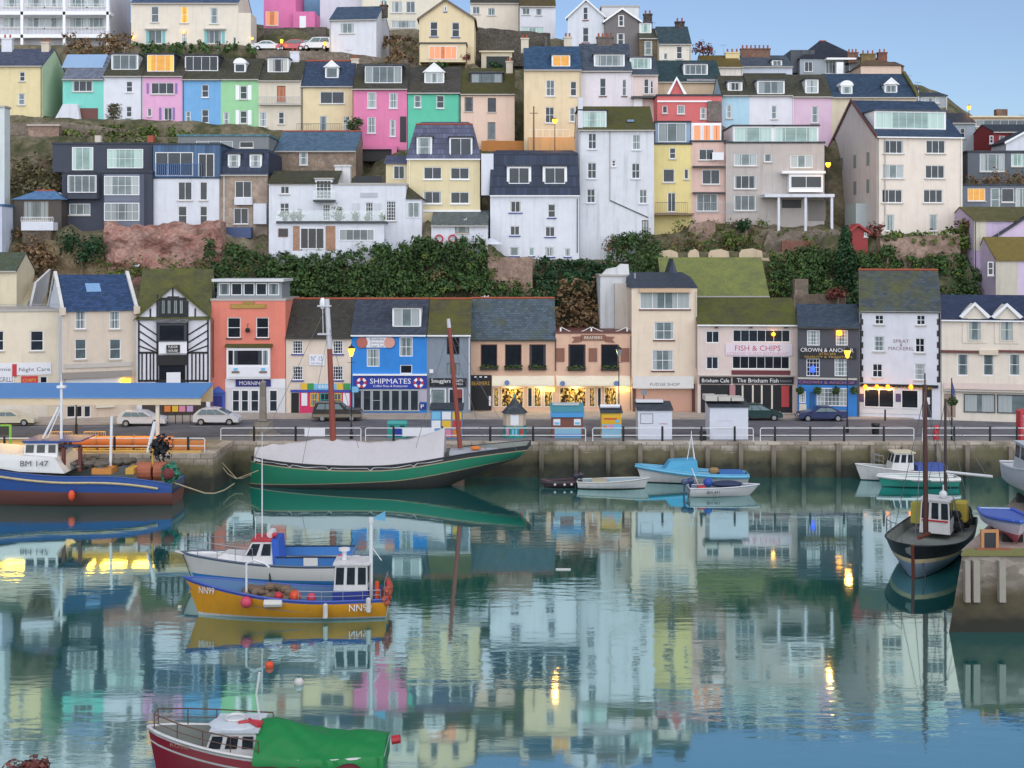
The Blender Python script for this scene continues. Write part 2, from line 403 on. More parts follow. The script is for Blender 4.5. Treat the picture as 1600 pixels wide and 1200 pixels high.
def dormer(h, x0, y0, x1, y1, st='2x1', pn='d', style='flat', cheek=None, roofm=None, inset=.1, v=None):
    v0 = on_roof(h, (x0+x1)/2, y1) if v is None else v
    v0 = max(0.12, v0)
    u0, z1 = h.loc(x0, y0, v0); u1, z0 = h.loc(x1, y1, v0)
    zb = h.ze + h.k*v0 if v is None else z0
    vend = v0 + max(0.6, min((z1-z0)/max(h.k,.05), 4.0)) if h.k < 2 else v0+2.0
    ck = cheek or h.frame
    m = MB(); z0b = min(z0, zb)-.1
    m.box(u0, u1, v0, vend, z0b, z1); d = m.build('dormer', ck, h.root)
    rm = roofm or slate('4a505c', .1)
    r = MB()
    if style == 'flat': r.box(u0-.15, u1+.15, v0-.2, vend, z1+.004, z1+.16)
    elif style == 'gable':
        za = z1+(u1-u0)*.42; ua = (u0+u1)/2
        r.prism([(u0-.2,v0-.2,z1+.004),(ua,v0-.2,za+.15),(u1+.2,v0-.2,z1+.004)], (0,vend-v0+1.0,0))
    elif style == 'arch':
        n = 10; ua = (u0+u1)/2; rr = (u1-u0)/2+.12
        r.prism([(ua+rr*math.cos(math.pi*i/n), v0-.12, z1+rr*.8*math.sin(math.pi*i/n)+.003) for i in range(n+1)], (0,vend-v0+.6,0))
    r.build('dormer_roof', rm if style == 'flat' else ck if style == 'arch' else rm, d)
    if style == 'gable':
        bb = MB(); bb.prism([(u0-.24,v0-.25,z1-.05),(ua,v0-.25,za+.2),(u1+.24,v0-.25,z1-.05),(u1+.02,v0-.25,z1-.05),(ua,v0-.25,za-.05),(u0-.02,v0-.25,z1-.05)], (0,.045,0)); bb.build('bargeboard', WHITE, d)
        MB().poly([(u0+.02,v0-.21,z1+.01),(u1-.02,v0-.21,z1+.01),((u0+u1)/2,v0-.21,za-.02)]).build('gable_panel', ck, d)
    window(h, u0+inset, u1-inset, z0+inset, z1-inset*.6, (0,0,0,0,st,pn), v0-.05, d)
def chimney(h, xc, ytop, w=1.0, hh=1.6, v=None, mat=None, pots=2, dd=.7):
    v = (h.vr if h.vr else h.D*.4) if v is None else v
    u, z = h.loc(xc, ytop, v); mat = mat or paint('d8cdb8')
    m = MB(); m.box(u-w/2, u+w/2, v-dd/2, v+dd/2, z-hh, z-.18); m.box(u-w/2-.08, u+w/2+.08, v-dd/2-.08, v+dd/2+.08, z-.18+.003, z)
    c = m.build('chimney', mat, h.roof if h.roof is not None else h.root)
    for i in range(pots):
        q = u-w/2+w*(i+.5)/pots
        MB().lathe([(.15,0),(.13,.1),(.11,.45),(.15,.5)], (q, v, z+.003), 8).build('chimney_pot', POT, c)
def sign(h, x0, y0, x1, y1, mat, lines=(), v=-.09, name='sign', parent=None):
    u0, z1 = h.loc(x0, y0, v); u1, z0 = h.loc(x1, y1, v)
    o = MB().box(u0,u1,v,v+.075,z0,z1).build(name, mat, parent or h.root)
    for s, cx, cy, w, hh, m in lines:            # text, centre and size in photo pixels
        u, z = h.loc(cx, cy, v); k = h.Y/F
        lettering(o, s, u, v-.006, z, w*k, hh*k, m)
    return o
def band(h, x0, y0, x1, y1, mat, name, v0=-.12, v1=-.003, parent=None):
    u0, z1 = h.loc(x0, y0, v0); u1, z0 = h.loc(x1, y1, v0)
    return MB().box(u0,u1,v0,v1,z0,z1).build(name, mat, parent or h.root)
def shutter(h, x0, y0, x1, y1, mat): return band(h, x0, y0, x1, y1, mat, 'shutter', -.05, -.002)
def pipe(h, px, y0, y1, mat=GUTD, v=-.1, r=.05):
    u, z1 = h.loc(px, y0, v); _, z0 = h.loc(px, y1, v)
    return MB().tube([(u, v, z0), (u, v, z1)], r, 6).build('downpipe', mat, h.root)
def awning(h, x0, y0, x1, y1, mat, out=1.0, name='awning'):
    u0, z1 = h.loc(x0, y0); u1, _ = h.loc(x1, y0); _, z0 = h.loc(x0, y1, -out)
    m = MB(); m.slab([(u0,-.02,z1),(u1,-.02,z1),(u1,-out,z0+.2),(u0,-out,z0+.2)], .04)
    n = max(6, int((u1-u0)/.35)); 
    for i in range(n):                           # scalloped valance
        a, b = u0+(u1-u0)*i/n, u0+(u1-u0)*(i+1)/n
        m.prism([(a,-out-.004,z0+.2),(b,-out-.004,z0+.2),(b,-out-.004,z0+.06),((a+b)/2,-out-.004,z0),(a,-out-.004,z0+.06)], (0,-.02,0))
    return m.build(name, mat, h.root)
def railing(h, x0, x1, ytop, ybot, v, mat, name='balcony_railing', n=None, bar=.022, slats=True):
    u0, z1 = h.loc(x0, ytop, v); u1, z0 = h.loc(x1, ybot, v)
    m = MB(); m.box(u0,u1,v-.025,v+.025,z1-.05,z1); m.box(u0,u1,v-.02,v+.02,z0,z0+.04)
    n = n or max(2, int((u1-u0)/.22))
    for i in range(n+1):
        u = u0+(u1-u0)*i/n; m.box(u-bar,u+bar,v-.015,v+.015,z0+.04,z1-.05)
    return m.build(name, mat, h.root)
def glassrail(h, x0, x1, ytop, ybot, v, tint='c8d8d8'):
    u0, z1 = h.loc(x0, ytop, v); u1, z0 = h.loc(x1, ybot, v)
    return MB().box(u0,u1,v-.01,v+.01,z0,z1).build('glass_balustrade', GLASSR, h.root)
def _gl():
    m, t, p = nt('balustrade_glass'); p.inputs['Base Color'].default_value = lin('dfeaea'); p.inputs['Alpha'].default_value = .22; p.inputs['Roughness'].default_value = .05
    return m
GLASSR = _gl()
def slabbox(h, x0, x1, ytop, ybot, v0, v1, mat, name):
    u0, z1 = h.loc(x0, ytop, v0); u1, z0 = h.loc(x1, ybot, v0)
    return MB().box(u0,u1,v0,v1,z0,z1).build(name, mat, h.root)
# ------------------------------------------------------------------ the shops along the quay street
NAVY = plain('navy_sign', '2a2f7e', .4); SBLUE = plain('ship_blue_sign', '2c3fa8', .4); SBLACK = plain('black_sign', '1b1d20', .4)
TXW = plain('white_lettering', 'f4f4f4', .5, .86, 0, .02); TXR = plain('red_lettering', 'c23048', .5); TXG = plain('gold_lettering', 'd3a544', .4); TXB = plain('blue_lettering', '5b78b4', .5); TXD = plain('dark_lettering', '55545c', .6)
BOARD = plain('white_board', 'e9ebf0', .5, .86, 0, .06); BLUEP = plain('bright_blue_paint', '2f86d6', .45); MAG = plain('magenta_paint', 'e0356e', .5); SKYB = plain('sky_blue_paint', '7cc4ea', .5)
REDP = plain('red_paint', 'cf3440', .45); YEL = plain('yellow_paint', 'ecc23a', .5); GRN = plain('green_paint', '3f9a58', .5); ORG = plain('orange_paint', 'e8873a', .5); BROWNP = plain('brown_paint', '6d3f38', .55); PINKP = plain('pink_poster', 'e58fae', .6)
TEAL = plain('teal_paint', '2f9c96', .5)
ZS = 3.12                      # pavement height in front of the shops
def yshop(yb): return dep(yb, ZS)
def shop(label, x0, x1, yb, ye, wall, name='shop', **kw):
    return house(name, label, kw.pop('cat', 'shop'), kw.pop('Y', yshop(yb)), x0, x1, yb, ye, wall, drop=.4, anchor=False, **kw)
S = []
# 1 cream flat-roofed end shop
h = shop('cream flat-roofed shop at the left end with a white cafe sign', -70, 95, 655, 487, paint('f0e4c8', .2), D=9, yaw=14, gutter=None,
  roof=('flat', GUT), sill=SILLM, wins=[(47,517,68,548,'1x2','d'),(-14,517,6,548,'1x2','d'),(62,588,74,599,'1x1','b',None,'window')])
sign(h, -60, 569, 80, 585, BOARD, [('Jamie', 3, 578, 26, 8, TXD), ('Night Care', 54, 578, 46, 8, TXD)])
sign(h, 19, 569, 26, 588, REDP, name='flag_panel', v=-.14)
sign(h, -60, 588, 22, 599, BOARD, [('GRILLS', 10, 593, 20, 8, TXD)])
sign(h, 33, 588, 59, 599, REDP, [('CHIPS', 46, 594, 20, 5, YEL)])
for i, xa in enumerate((-30, 0, 27, 52)): sign(h, xa, 628, xa+23, 653, plain('roller_door_white', 'e8e2d6', .6), name='garage_door', v=-.04)
railing(h, -60, 92, 476, 487, .2, STEEL, n=9); pipe(h, 93, 500, 650)
# 2 cream shop, blue slate roof
h = shop('cream shop with a bright blue slate roof, skylight and white coped gable', 97, 213, 655, 484, paint('e2d3bd', .25), D=10, yaw=27, gutter=None,
  roof=('ridge', 431, slate('344c70', .0), .5, None), sill=SILLM, wall_side=paint('d9e0ea', .4),
  wins=[(117,486,134,514,'2x2','p'),(171,486,188,514,'2x2','p'),(117,530,135,561,'1x2','e'),(171,530,189,561,'1x2','e'),(104,634,118,652,'1x1','b'),(119,634,129,652,'1x1','b'),(131,634,142,652,'1x1','d')])
for u in (0, h.W):             # coped gable parapets
    m = MB(); m.prism([(u-.16,-.3,h.ze-.1),(u-.16,h.vr,h.zr+.1),(u-.16,h.D,h.ze-.1),(u-.16,h.D,h.ze+.25),(u-.16,h.vr,h.zr+.5),(u-.16,-.3,h.ze+.25)], (.32,0,0)); m.build('coping', paint('e2e2de', .4), h.root)
    MB().box(u-.3,u+.3,-.42,.05,h.ze-.45,h.ze+.28).build('corbel', paint('e2d3bd', .25), h.root)
v = on_roof(h, 145, 452); u0, z0 = h.loc(134, 458, v); MB().slab([(u0,v-.6,h.ze+h.k*(v-.6)+.24),(u0+1.4,v-.6,h.ze+h.k*(v-.6)+.24),(u0+1.4,v+.55,h.ze+h.k*(v+.55)+.24),(u0,v+.55,h.ze+h.k*(v+.55)+.24)], .08).build('skylight', plain('skylight_glass', '8db4dc', .1), h.roof)
band(h, 101, 569, 206, 572, SILLM, 'string_course'); band(h, 98, 583, 206, 588, plain('awning_grey', '9c9690', .6), 'awning_box', -.5)
sign(h, 103, 590, 196, 600, BOARD, name='fascia'); MB().box(h.loc(188,593)[0], h.loc(203,593)[0], -.32, -.12, h.loc(188,600)[1], h.loc(188,592)[1]).build('box_light', emit('yellow_lamp', 'ffc02a', 2.5), h.root)
band(h, 150, 633, 180, 636, CREAMF, 'shop_ledge', -.3); pipe(h, 213, 500, 640, WHITE)
# 3 half-timbered shop
YT = yshop(650)
h = shop('half-timbered black and white gabled shop with a mossy roof', 214, 328, 650, 497, paint('e6e8f0', .15), D=11, yaw=10, name='timbered_shop', gutter=None,
  roof=('cross', 422, slate('4c4c3c', .75, '6a6c30'), .5, (270,449), None), wins=[(248,570,290,598,'1x1','b',DGREY)])
tm = MB()
def tb(x0, y0, x1, y1, w=.17):
    a = h.loc(x0, y0); b = h.loc(x1, y1); d = Vector((b[0]-a[0], 0, b[1]-a[1])); n = Vector((-d.z, 0, d.x)).normalized()*w/2
    p = [Vector((a[0],-.055,a[1]))+n, Vector((b[0],-.055,b[1]))+n, Vector((b[0],-.055,b[1]))-n, Vector((a[0],-.055,a[1]))-n]
    tm.prism(p, (0,.052,0))
for a in [(216,497,326,497,.24),(216,551,246,551,.2),(293,551,325,551,.2),(216,595,326,595,.2),(246,460,246,598,.2),(293,470,293,598,.2),(217,500,217,597,.16),(325,500,325,597,.16),(270,450,270,466,.14),(262,464,280,464,.14),(254,472,288,472,.14)]: tb(*a)
for x in (222,229,235,240,300,306,312,318): tb(x, 552, x, 595, .14)
for k in range(4):
    tb(216, 504+12*k, 246, 524+12*k if k < 3 else 551, .13); tb(325, 504+12*k, 293, 524+12*k if k < 3 else 551, .13)
for x in (235, 305): tb(x, 482, x, 497, .15)
tb(262,464,250,480,.1); tb(278,464,290,480,.1)
tm.build('timber_frame', BLACKP, h.root)
sign(h, 248, 465, 291, 495, BLACKP, name='bay_panel', v=-.12)
for x in (252, 261, 271, 280): window(h, h.loc(x,0)[0], h.loc(x+7,0)[0], h.loc(x,491)[1], h.loc(x,468)[1], (0,0,0,0,'1x1','p',BLACKP), -.2)
u0, u1 = h.loc(247,0)[0], h.loc(292,0)[0]
b = MB(); b.box(u0,u1,-.7,-.02,h.loc(250,533)[1],h.loc(250,505)[1]); bay = b.build('bay_window', DGREY, h.root)
MB().box(u0+.12,u1-.12,-.73,-.7,h.loc(250,531)[1],h.loc(250,508)[1]).build('pane', PANE['b'], bay)
r = MB(); r.prism([(u0-.15,-.85,h.loc(250,504)[1]),(u0-.15,-.01,h.loc(250,504)[1]),(u0-.15,-.01,h.loc(250,497)[1])], (u1-u0+.3,0,0)); r.build('bay_roof', slate('6a6c70', .3), bay)
sign(h, 248, 534, 292, 552, BOARD, name='bay_apron', v=-.6); sign(h, 260, 539, 281, 551, BLACKP, [('TUDOR', 270, 542, 15, 4, TXW), ('HOUSE', 270, 548, 15, 4, TXW)], v=-.68)
sign(h, 247, 555, 292, 570, BLACKP, name='shop_panel', v=-.1); sign(h, 260, 582, 282, 598, BOARD, name='notice_board', v=-.2)
sign(h, 222, 610, 322, 650, plain('shop_front_dark', '3c342e', .6), name='shop_front', v=-.03)
# 4 coral restaurant
h = shop('coral four-storey restaurant with gold lettering, glazed roof room and white bay front', 330, 446, 645, 470, paint('f28a72', .2), D=8, name='restaurant', cat='restaurant', gutter=None,
  roof=('flat', GUT, .06), sill=DGREY, wins=[(355,496,376,528,'1x2','b'),(400,496,420,528,'1x2','b')])
ze = h.ze+.22; u0, u1 = h.loc(339,440,1.2)[0], h.loc(440,440,1.2)[0]; zt = h.loc(380,440,1.2)[1]
p = MB(); p.box(u0,u1,1.3,6,ze+.003,zt); pent = p.build('roof_room', plain('roof_room_grey', '9a9fa6', .4), h.root)
MB().box(u0-.4,u1+.3,.6,6.3,zt+.004,zt+.28).build('roof_room_roof', plain('roof_room_white', 'dfe2e4', .4), pent)
for i in range(5): window(h, u0+.2+i*(u1-u0-.3)/5, u0+.05+(i+1)*(u1-u0-.3)/5, ze+.3, zt-.15, (0,0,0,0,'1x1','e' if i in (0,4) else 'd'), 1.2, pent)
railing(h, 339, 440, 462, 470, .15, STEEL, n=10)
sign(h, 360, 475, 416, 482, plain('gold_board', 'a5873c', .5), [('RESTAURANT', 388, 478.5, 50, 4.5, TXG)]); band(h, 379, 471, 397, 475, plain('gold_board', 'a5873c'), 'sign_crest')
u0, u1 = h.loc(356,0)[0], h.loc(423,0)[0]
bay = MB().box(u0,u1,-.6,-.01,h.loc(380,591)[1],h.loc(380,543)[1]).build('bay_window', WHITE, h.root)
for a, b, pp in ((359,366,'b'),(368,411,'b'),(413,420,'e')): MB().box(h.loc(a,0)[0],h.loc(b,0)[0],-.64,-.603,h.loc(380,569)[1],h.loc(380,547)[1]).build('pane', PANE[pp], bay)
r = MB(); r.prism([(u0-.2,-.8,h.loc(380,542)[1]),(u0-.2,-.01,h.loc(380,542)[1]),(u0-.2,-.01,h.loc(380,537)[1])], (u1-u0+.4,0,0)); r.build('bay_roof', slate('4c5030', .8), bay)
sign(h, 358, 573, 422, 589, BOARD, v=-.68)
for xx in (368, 411): sign(h, xx-6, 580, xx+6, 583, plain('boat_brown', '8a6a52'), v=-.74, name='boat_emblem'); sign(h, xx-3, 575, xx+3, 580, SKYB, v=-.74, name='boat_emblem')
sign(h, 352, 592, 446, 606, BOARD, name='fascia', v=-.08); sign(h, 368, 593, 423, 604, NAVY, [('MORNINGS', 395, 598.5, 42, 6, TXW)], v=-.17)
sign(h, 352, 606, 446, 645, plain('white_shopfront', 'e2e2e4', .5), name='shop_front', v=-.05)
for a, b in ((363,375),(377,389),(392,405),(421,434)): window(h, h.loc(a,0)[0], h.loc(b,0)[0], h.loc(380,643)[1], h.loc(380,609)[1], (0,0,0,0,'1x2','d',None,'shop_window'), -.13)
sign(h, 332, 613, 351, 645, plain('porch_blue', '3f63b8', .5), name='porch', v=-.3); m = MB(); uu = h.loc(330,0)[0]; um = h.loc(341.5,0)[0]; u2 = h.loc(353,0)[0]; m.prism([(uu,-.5,h.loc(340,613)[1]),(u2,-.5,h.loc(340,613)[1]),(um,-.5,h.loc(340,603)[1])], (0,.45,0)); m.build('porch_roof', plain('porch_blue', '3f63b8', .5), h.root)
MB().box(h.loc(335,0)[0],h.loc(348,0)[0],-.36,-.31,h.loc(340,645)[1],h.loc(340,618)[1]).build('door', NAVY, h.root)
pipe(h, 333, 500, 590)
m = MB(); u, z = h.loc(387,517,-.4); m.lathe([(.02,0),(.22,.05),(.25,.35),(.12,.5)], (u,-.4,z-.2), 8); m.tube([(u,0,z+.7),(u,-.4,z+.7),(u,-.4,z+.3)], .03, 5); m.build('wall_lantern', BLACKP, h.root)
# 5 cream number fifteen
h = shop('cream shop with small-paned windows, a number fifteen plaque and magenta front', 447, 549, 645, 527, paint('ecdcc6', .2), D=9,
  roof=('ridge', 469, slate('3c3a34', .35, '4a4424'), .5, POT), gutter=GUTD, sill=plain('blue_sill', '33459a', .5),
  wins=[(457,532,473,553,'4x4','d'),(520,532,536,553,'4x4','d'),(457,572,473,594,'4x4','d'),(520,572,536,594,'4x4','d')])
sign(h, 483, 554, 507, 571, BOARD, [('N\u00b0 15', 495, 560, 18, 8, TXB), ('BOUTIQUE', 495, 568, 17, 3, TXB)])
sign(h, 454, 609, 549, 613, plain('blue_fascia', '3c4fae', .5), name='fascia', v=-.14); sign(h, 455, 614, 467, 645, BLACKP, name='doorway', v=-.03)
sign(h, 470, 600, 548, 609, SKYB, [('SEASIDE', 508, 604, 26, 5, TXW)], v=-.1)
for i, (xx, mm) in enumerate(((475,YEL),(485,GRN),(531,YEL),(542,GRN))): sign(h, xx-5, 599, xx+5, 609, mm, name='palm_emblem', v=-.14)
sign(h, 468, 613, 549, 645, MAG, name='shop_front', v=-.05)
for a, b, pp, fm in ((485,498,'e',YEL),(500,515,'d',TEAL),(521,534,'e',YEL)): window(h, h.loc(a,0)[0], h.loc(b,0)[0], h.loc(500,635)[1], h.loc(500,614)[1], (0,0,0,0,'2x2',pp,fm,'shop_window'), -.13)
for a, b in ((471,480),(536,546)): sign(h, a, 614, b, 634, BOARD, name='poster', v=-.1)
# 6 blue SHIPMATES
h = shop('vivid blue coffee shop with SHIPMATES sign and lifebuoy roundels', 549, 667, 645, 523, paint('2a8fe6', .15), D=9,
  roof=('ridge', 469, slate('3e4654', .3, '4a4c34'), .5, POT), gutter=WHITE,
  wins=[(573,545,593,573,'2x2','p'),(624,527,645,557,'2x2','p'),(625,570,644,584,'1x1','b')], dorm=[(613,481,658,512,'3x1','p','flat')])
sign(h, 572, 527, 605, 543, BOARD, [('Breakfasts', 589, 530, 22, 4, TXD), ('Delicious', 589, 535.5, 20, 3.6, TXD), ('Cream Teas', 589, 540.5, 22, 4, TXD)])
for xx, mm in ((566, plain('food_red','b9695a')), (609, plain('food_pink','dca090'))): 
    u, z = h.loc(xx, 535); MB().tube([(u,-.18,z),(u,-.1,z)], .55, 16).build('food_roundel', mm, h.root)
sg = sign(h, 552, 588, 667, 607, SBLUE, [('SHIPMATES', 610, 595.5, 64, 8, TXW), ('Coffee Shop & Restaurant', 610, 603.5, 54, 4.4, TXW)], v=-.2)
for xx in (565, 654):
    u, z = h.loc(xx, 598, -.2)
    for k in range(8):
        pts = [(.50+.12*math.cos(q)) for q in (0,)]
        rr = MB(); a0, a1 = math.pi*2*k/8+.39, math.pi*2*(k+1)/8+.39
        rr.prism([(u+.27*math.cos(a0),-.26,z+.27*math.sin(a0)),(u+.52*math.cos(a0),-.26,z+.52*math.sin(a0)),(u+.52*math.cos((a0+a1)/2),-.26,z+.52*math.sin((a0+a1)/2)),(u+.52*math.cos(a1),-.26,z+.52*math.sin(a1)),(u+.27*math.cos(a1),-.26,z+.27*math.sin(a1))], (0,.055,0)); rr.build('lifebuoy_emblem', REDP if k % 2 else TXW, sg)
band(h, 551, 584.5, 667, 587, WHITE, 'light_rail', -.4)
sign(h, 551, 608, 656, 643, plain('alu_shopfront', 'b9bec2', .4), name='shop_front', v=-.05)
for i in range(7): a = 552+i*14.8; window(h, h.loc(a,0)[0], h.loc(a+13.6,0)[0], h.loc(600,642)[1], h.loc(600,609)[1], (0,0,0,0,'1x2' if i == 2 else '1x1','d',plain('alu_shopfront', 'b9bec2', .4),'shop_window'), -.13)
sign(h, 655, 607, 667, 628, plain('menu_board','b9b4c4'), name='menu_board', v=-.1); sign(h, 655, 630, 666, 640, NAVY, [('P', 660, 635, 5, 6, TXW)], v=-.1, name='notice_board')
sign(h, 549, 604, 560, 613, SKYB, name='hanging_sign', v=-.8)
# 7 grey shop
h = shop('plain grey shop with a black sign beside the blue coffee shop', 667, 735, 645, 523, paint('8b97a4', .3), D=9, roof=('ridge', 469, slate('4a483e', .8, '66642e'), .5, POT), gutter=WHITE,
  wins=[(698,527,718,554,'1x2','b',DGREY),(698,567,718,586,'1x1','e',plain('grey_shutter','77828c'))])
sign(h, 671, 591, 729, 604, SBLACK, [('Smugglers', 689, 596, 30, 8, TXW), ('GIFTS', 718, 595, 11, 4, TXW), ('SHELLS', 718, 600, 11, 3, TXW)], v=-.15)
for a, b, pp in ((672,697,'p'),(701,724,'d')): window(h, h.loc(a,0)[0], h.loc(b,0)[0], h.loc(700,636)[1], h.loc(700,607)[1], (0,0,0,0,'1x1',pp,None,'shop_window'), -.08)
sign(h, 712, 608, 722, 622, plain('dark_red_poster','8c3a3a'), name='poster', v=-.16); pipe(h, 733, 527, 640, WHITE); sign(h, 671, 577, 677, 583, BOARD, name='alarm_box', v=-.2)
# 8, 9 peach restaurant pair with the lit shopfront
PE = paint('e6bd9c', .2); CF = plain('cream_fascia', 'f0e6cc', .5)
def flower(h, x0, x1, y):
    band(h, x0, y, x1, y+3.5, plain('window_box_black', '2a2622'), 'window_box', -.35)
    mm = MB()
    u0, z = h.loc(x0, y); u1 = h.loc(x1, y)[0]
    for i in range(60):
        c = Vector((R.uniform(u0,u1), R.uniform(-.4,-.05), z+R.uniform(0,.3))); d = Vector((R.uniform(-1,1),R.uniform(-1,1),R.uniform(-.6,1))).normalized()*.14; e = d.orthogonal().normalized()*.1
        mm.quad(c-d,c-e,c+d,c+e)
    mm.build('window_plants', LEAFD, h.root)
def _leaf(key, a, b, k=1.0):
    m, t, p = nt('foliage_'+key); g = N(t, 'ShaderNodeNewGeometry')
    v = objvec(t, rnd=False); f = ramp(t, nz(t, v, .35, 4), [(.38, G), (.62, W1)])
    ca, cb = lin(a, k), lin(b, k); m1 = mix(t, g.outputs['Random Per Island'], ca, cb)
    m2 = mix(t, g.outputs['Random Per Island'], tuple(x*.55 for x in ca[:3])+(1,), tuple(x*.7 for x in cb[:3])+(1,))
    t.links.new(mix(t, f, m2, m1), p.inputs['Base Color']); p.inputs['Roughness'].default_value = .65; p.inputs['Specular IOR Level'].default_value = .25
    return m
LEAFD = _leaf('dark', '33502f', '4e6634'); LEAFM = _leaf('mid', '47602f', '6d7a38'); LEAFB = _leaf('brown', '6a5640', '8a7050'); LEAFC = _leaf('conifer', '24402c', '34552f'); LEAFR = _leaf('red', '6a3a34', '8a5248'); LEAFS = _leaf('straw', '8a8468', '6d6a44')
h = shop('peach restaurant under a grey-green slate roof, black lettered door beside a yellow lit shop', 735, 868, 642, 530, PE, D=9, roof=('ridge', 468, slate('4e5c66', .4, '5c6244'), .5, POT), gutter=GUTD, name='restaurant', cat='restaurant',
  wins=[(751,538,777,574,'1x1','b',BROWNP),(789,538,815,574,'1x1','b',BROWNP),(827,538,853,574,'1x1','b',BROWNP)])
for a in (750, 788, 826): flower(h, a, a+28, 575)
sign(h, 735, 586, 768, 641, BLACKP, [('BEAMERS', 751, 599, 28, 6, TXG)], name='door_surround', v=-.12)
for q in (743, 751, 759): sign(h, q-2, 588, q+2, 590, BOARD, name='spot_lamp', v=-.3)
sign(h, 741, 606, 763, 641, plain('door_black','0f0f12'), name='door', v=-.16)
for a, b, gl in ((771,780,'s'),(783,818,'s'),(824,832,'d'),(834,846,'s'),(850,864,'s')): window(h, h.loc(a,0)[0], h.loc(b,0)[0], h.loc(800,636)[1], h.loc(800,605)[1], (0,0,0,0,'1x1',gl,CREAMF,'shop_window'), -.05)
awning(h, 769, 587, 866, 604, CF, 1.0); u, z = h.loc(792, 598, -1.06); MB().tube([(u,-1.1,z),(u,-1.045,z)], .26, 12).build('blue_emblem', plain('emblem_blue','6f86b8'), h.root)
sign(h, 764, 619, 767, 634, BOARD, name='menu_board', v=-.2)
h2 = shop('peach restaurant with a parapet, brown scroll sign and three brown plaques', 868, 987, 642, 521, paint('e9bfa0', .2), D=9, roof=('flat', BROWNP, .08), name='restaurant', cat='restaurant',
  wins=[(888,538,915,575,'1x1','b',BROWNP),(939,538,966,575,'1x1','b',BROWNP)])
for a in (887, 939): flower(h2, a, a+28, 576)
for a in (869, 920, 970): sign(h2, a, 544, a+13, 565, plain('plaque_brown','8d5f4e'), name='plaque'); 
sign(h2, 908, 523, 946, 532, plain('plaque_brown','8d5f4e'), [('BEAMERS', 927, 527.5, 28, 4.5, CREAMF)])
for sx in (901, 953): 
    m = MB(); u, z = h2.loc(sx, 530); e = 1 if sx < 927 else -1; m.prism([(u-.5*e,-.09,z-.35),(u+.5*e,-.09,z-.25),(u+.5*e,-.09,z+.3),(u-.5*e,-.09,z+.25),(u-.2*e,-.09,z)], (0,.07,0)); m.build('sign_scroll', plain('plaque_brown','8d5f4e'), h2.root)
for a, b, gl in ((874,916,'s'),(920,930,'s'),(933,940,'d'),(944,964,'s')): window(h2, h2.loc(a,0)[0], h2.loc(b,0)[0], h2.loc(900,636)[1], h2.loc(900,605)[1], (0,0,0,0,'1x1',gl,CREAMF,'shop_window'), -.05)
awning(h2, 869, 587, 984, 604, CF, 1.0)
for q in (879, 963): u, z = h2.loc(q, 599, -1.06); MB().tube([(u,-1.1,z),(u,-1.045,z)], .26, 12).build('blue_emblem', plain('emblem_blue','6f86b8'), h2.root)
for q in (876, 924, 980): band(h2, q-1.2, 512, q+1.2, 521, WHITE, 'parapet_post', -.05, .1)
for a, b in ((877,923),(925,979)):
    u0, z = h2.loc(a, 511, .05); u1 = h2.loc(b, 511, .05)[0]; MB().tube([(u0+(u1-u0)*i/8, .05, z-.55*math.sin(math.pi*i/8)) for i in range(9)], .04, 5).build('parapet_rope', WHITE, h2.root)
pipe(h2, 868, 530, 580); pipe(h2, 986, 525, 640)
YELL = emit('strip_lamp', 'ffd050', 3.0)
for hh, a, b in ((h, 846, 866), (h2, 970, 984)): sign(hh, a, 606, b, 612, YELL, name='box_light', v=-.12)
LAMPS = []
for hh, q in ((h, 800), (h, 845), (h2, 900), (h2, 970)):
    u, z = hh.loc(q, 607, -.6); LAMPS.append((Vector((hh.P0.x+u, hh.P0.y-.6, hh.P0.z+z)), (1,.8,.38), 34, .25))
# 10 tall cream FUDGE SHOP
h = shop('tall narrow cream building with a FUDGE SHOP fascia and a top floor of wide panes', 987, 1089, 643, 450, paint('f2e0c4', .2), D=8, gutter=None,
  roof=('mansard', 433, slate('3a4554', .1), 4.5), sill=BROWNP,
  wins=[(1000,456,1078,483,'4x1','p'),(1022,503,1053,531,'2x2','p'),(1019,547,1052,579,'2x2','p')])
band(h, 999, 451.5, 1078, 457, plain('blind_peach','d6b694'), 'blind_box', -.35)
sign(h, 989, 588, 1084, 607, plain('white_fascia','e6e4e0',.5), [('FUDGE SHOP', 1039, 600.5, 46, 4.6, TXD)], v=-.7)
sign(h, 994, 608, 1080, 643, plain('roller_shutter_pink','d4a68e',.55), name='roller_shutter', v=-.04)
for a in (988.5, 1081): sign(h, a, 600, a+5, 643, BROWNP, name='pilaster', v=-.12)
pipe(h, 1087, 455, 575, SILLM)
ch = MB(); u, z = h.loc(992, 437, 4); ch.tube([(u,4,z-.6),(u,4,z+.7)], .12, 6); ch.build('flue', STEEL, h.roof)
# 11 fish and chips
h = shop('pale pink fish and chip restaurant with long window strips under a mossy roof', 1090, 1247, 645, 507, paint('e8d6ca', .2), D=9, yaw=-4, roof=('ridge', 467, slate('46443a', .85, '62662c'), .5, None), gutter=WHITE, name='restaurant', cat='restaurant',
  wins=[(1103,517,1124,536,'2x1','d'),(1145,515,1235,535,'7x1','d'),(1144,556,1234,577,'7x1','b'),(1103,557,1123,577,'2x1','d')])
sign(h, 1134, 537, 1238, 556, plain('pinkish_board','ecdfe8',.5), [('FISH & CHIPS', 1184, 544, 70, 8.4, TXR), ('LICENCED 50 SEAT RESTAURANT', 1184, 552.5, 94, 4.4, plain('pale_red_lettering','d8a0b0'))])
sign(h, 1143, 578.5, 1235, 586, plain('maroon_band','6b2c34',.6), name='fascia_band', v=-.06); band(h, 1092, 586.2, 1242, 588.4, SILLM, 'ledge', -.3)
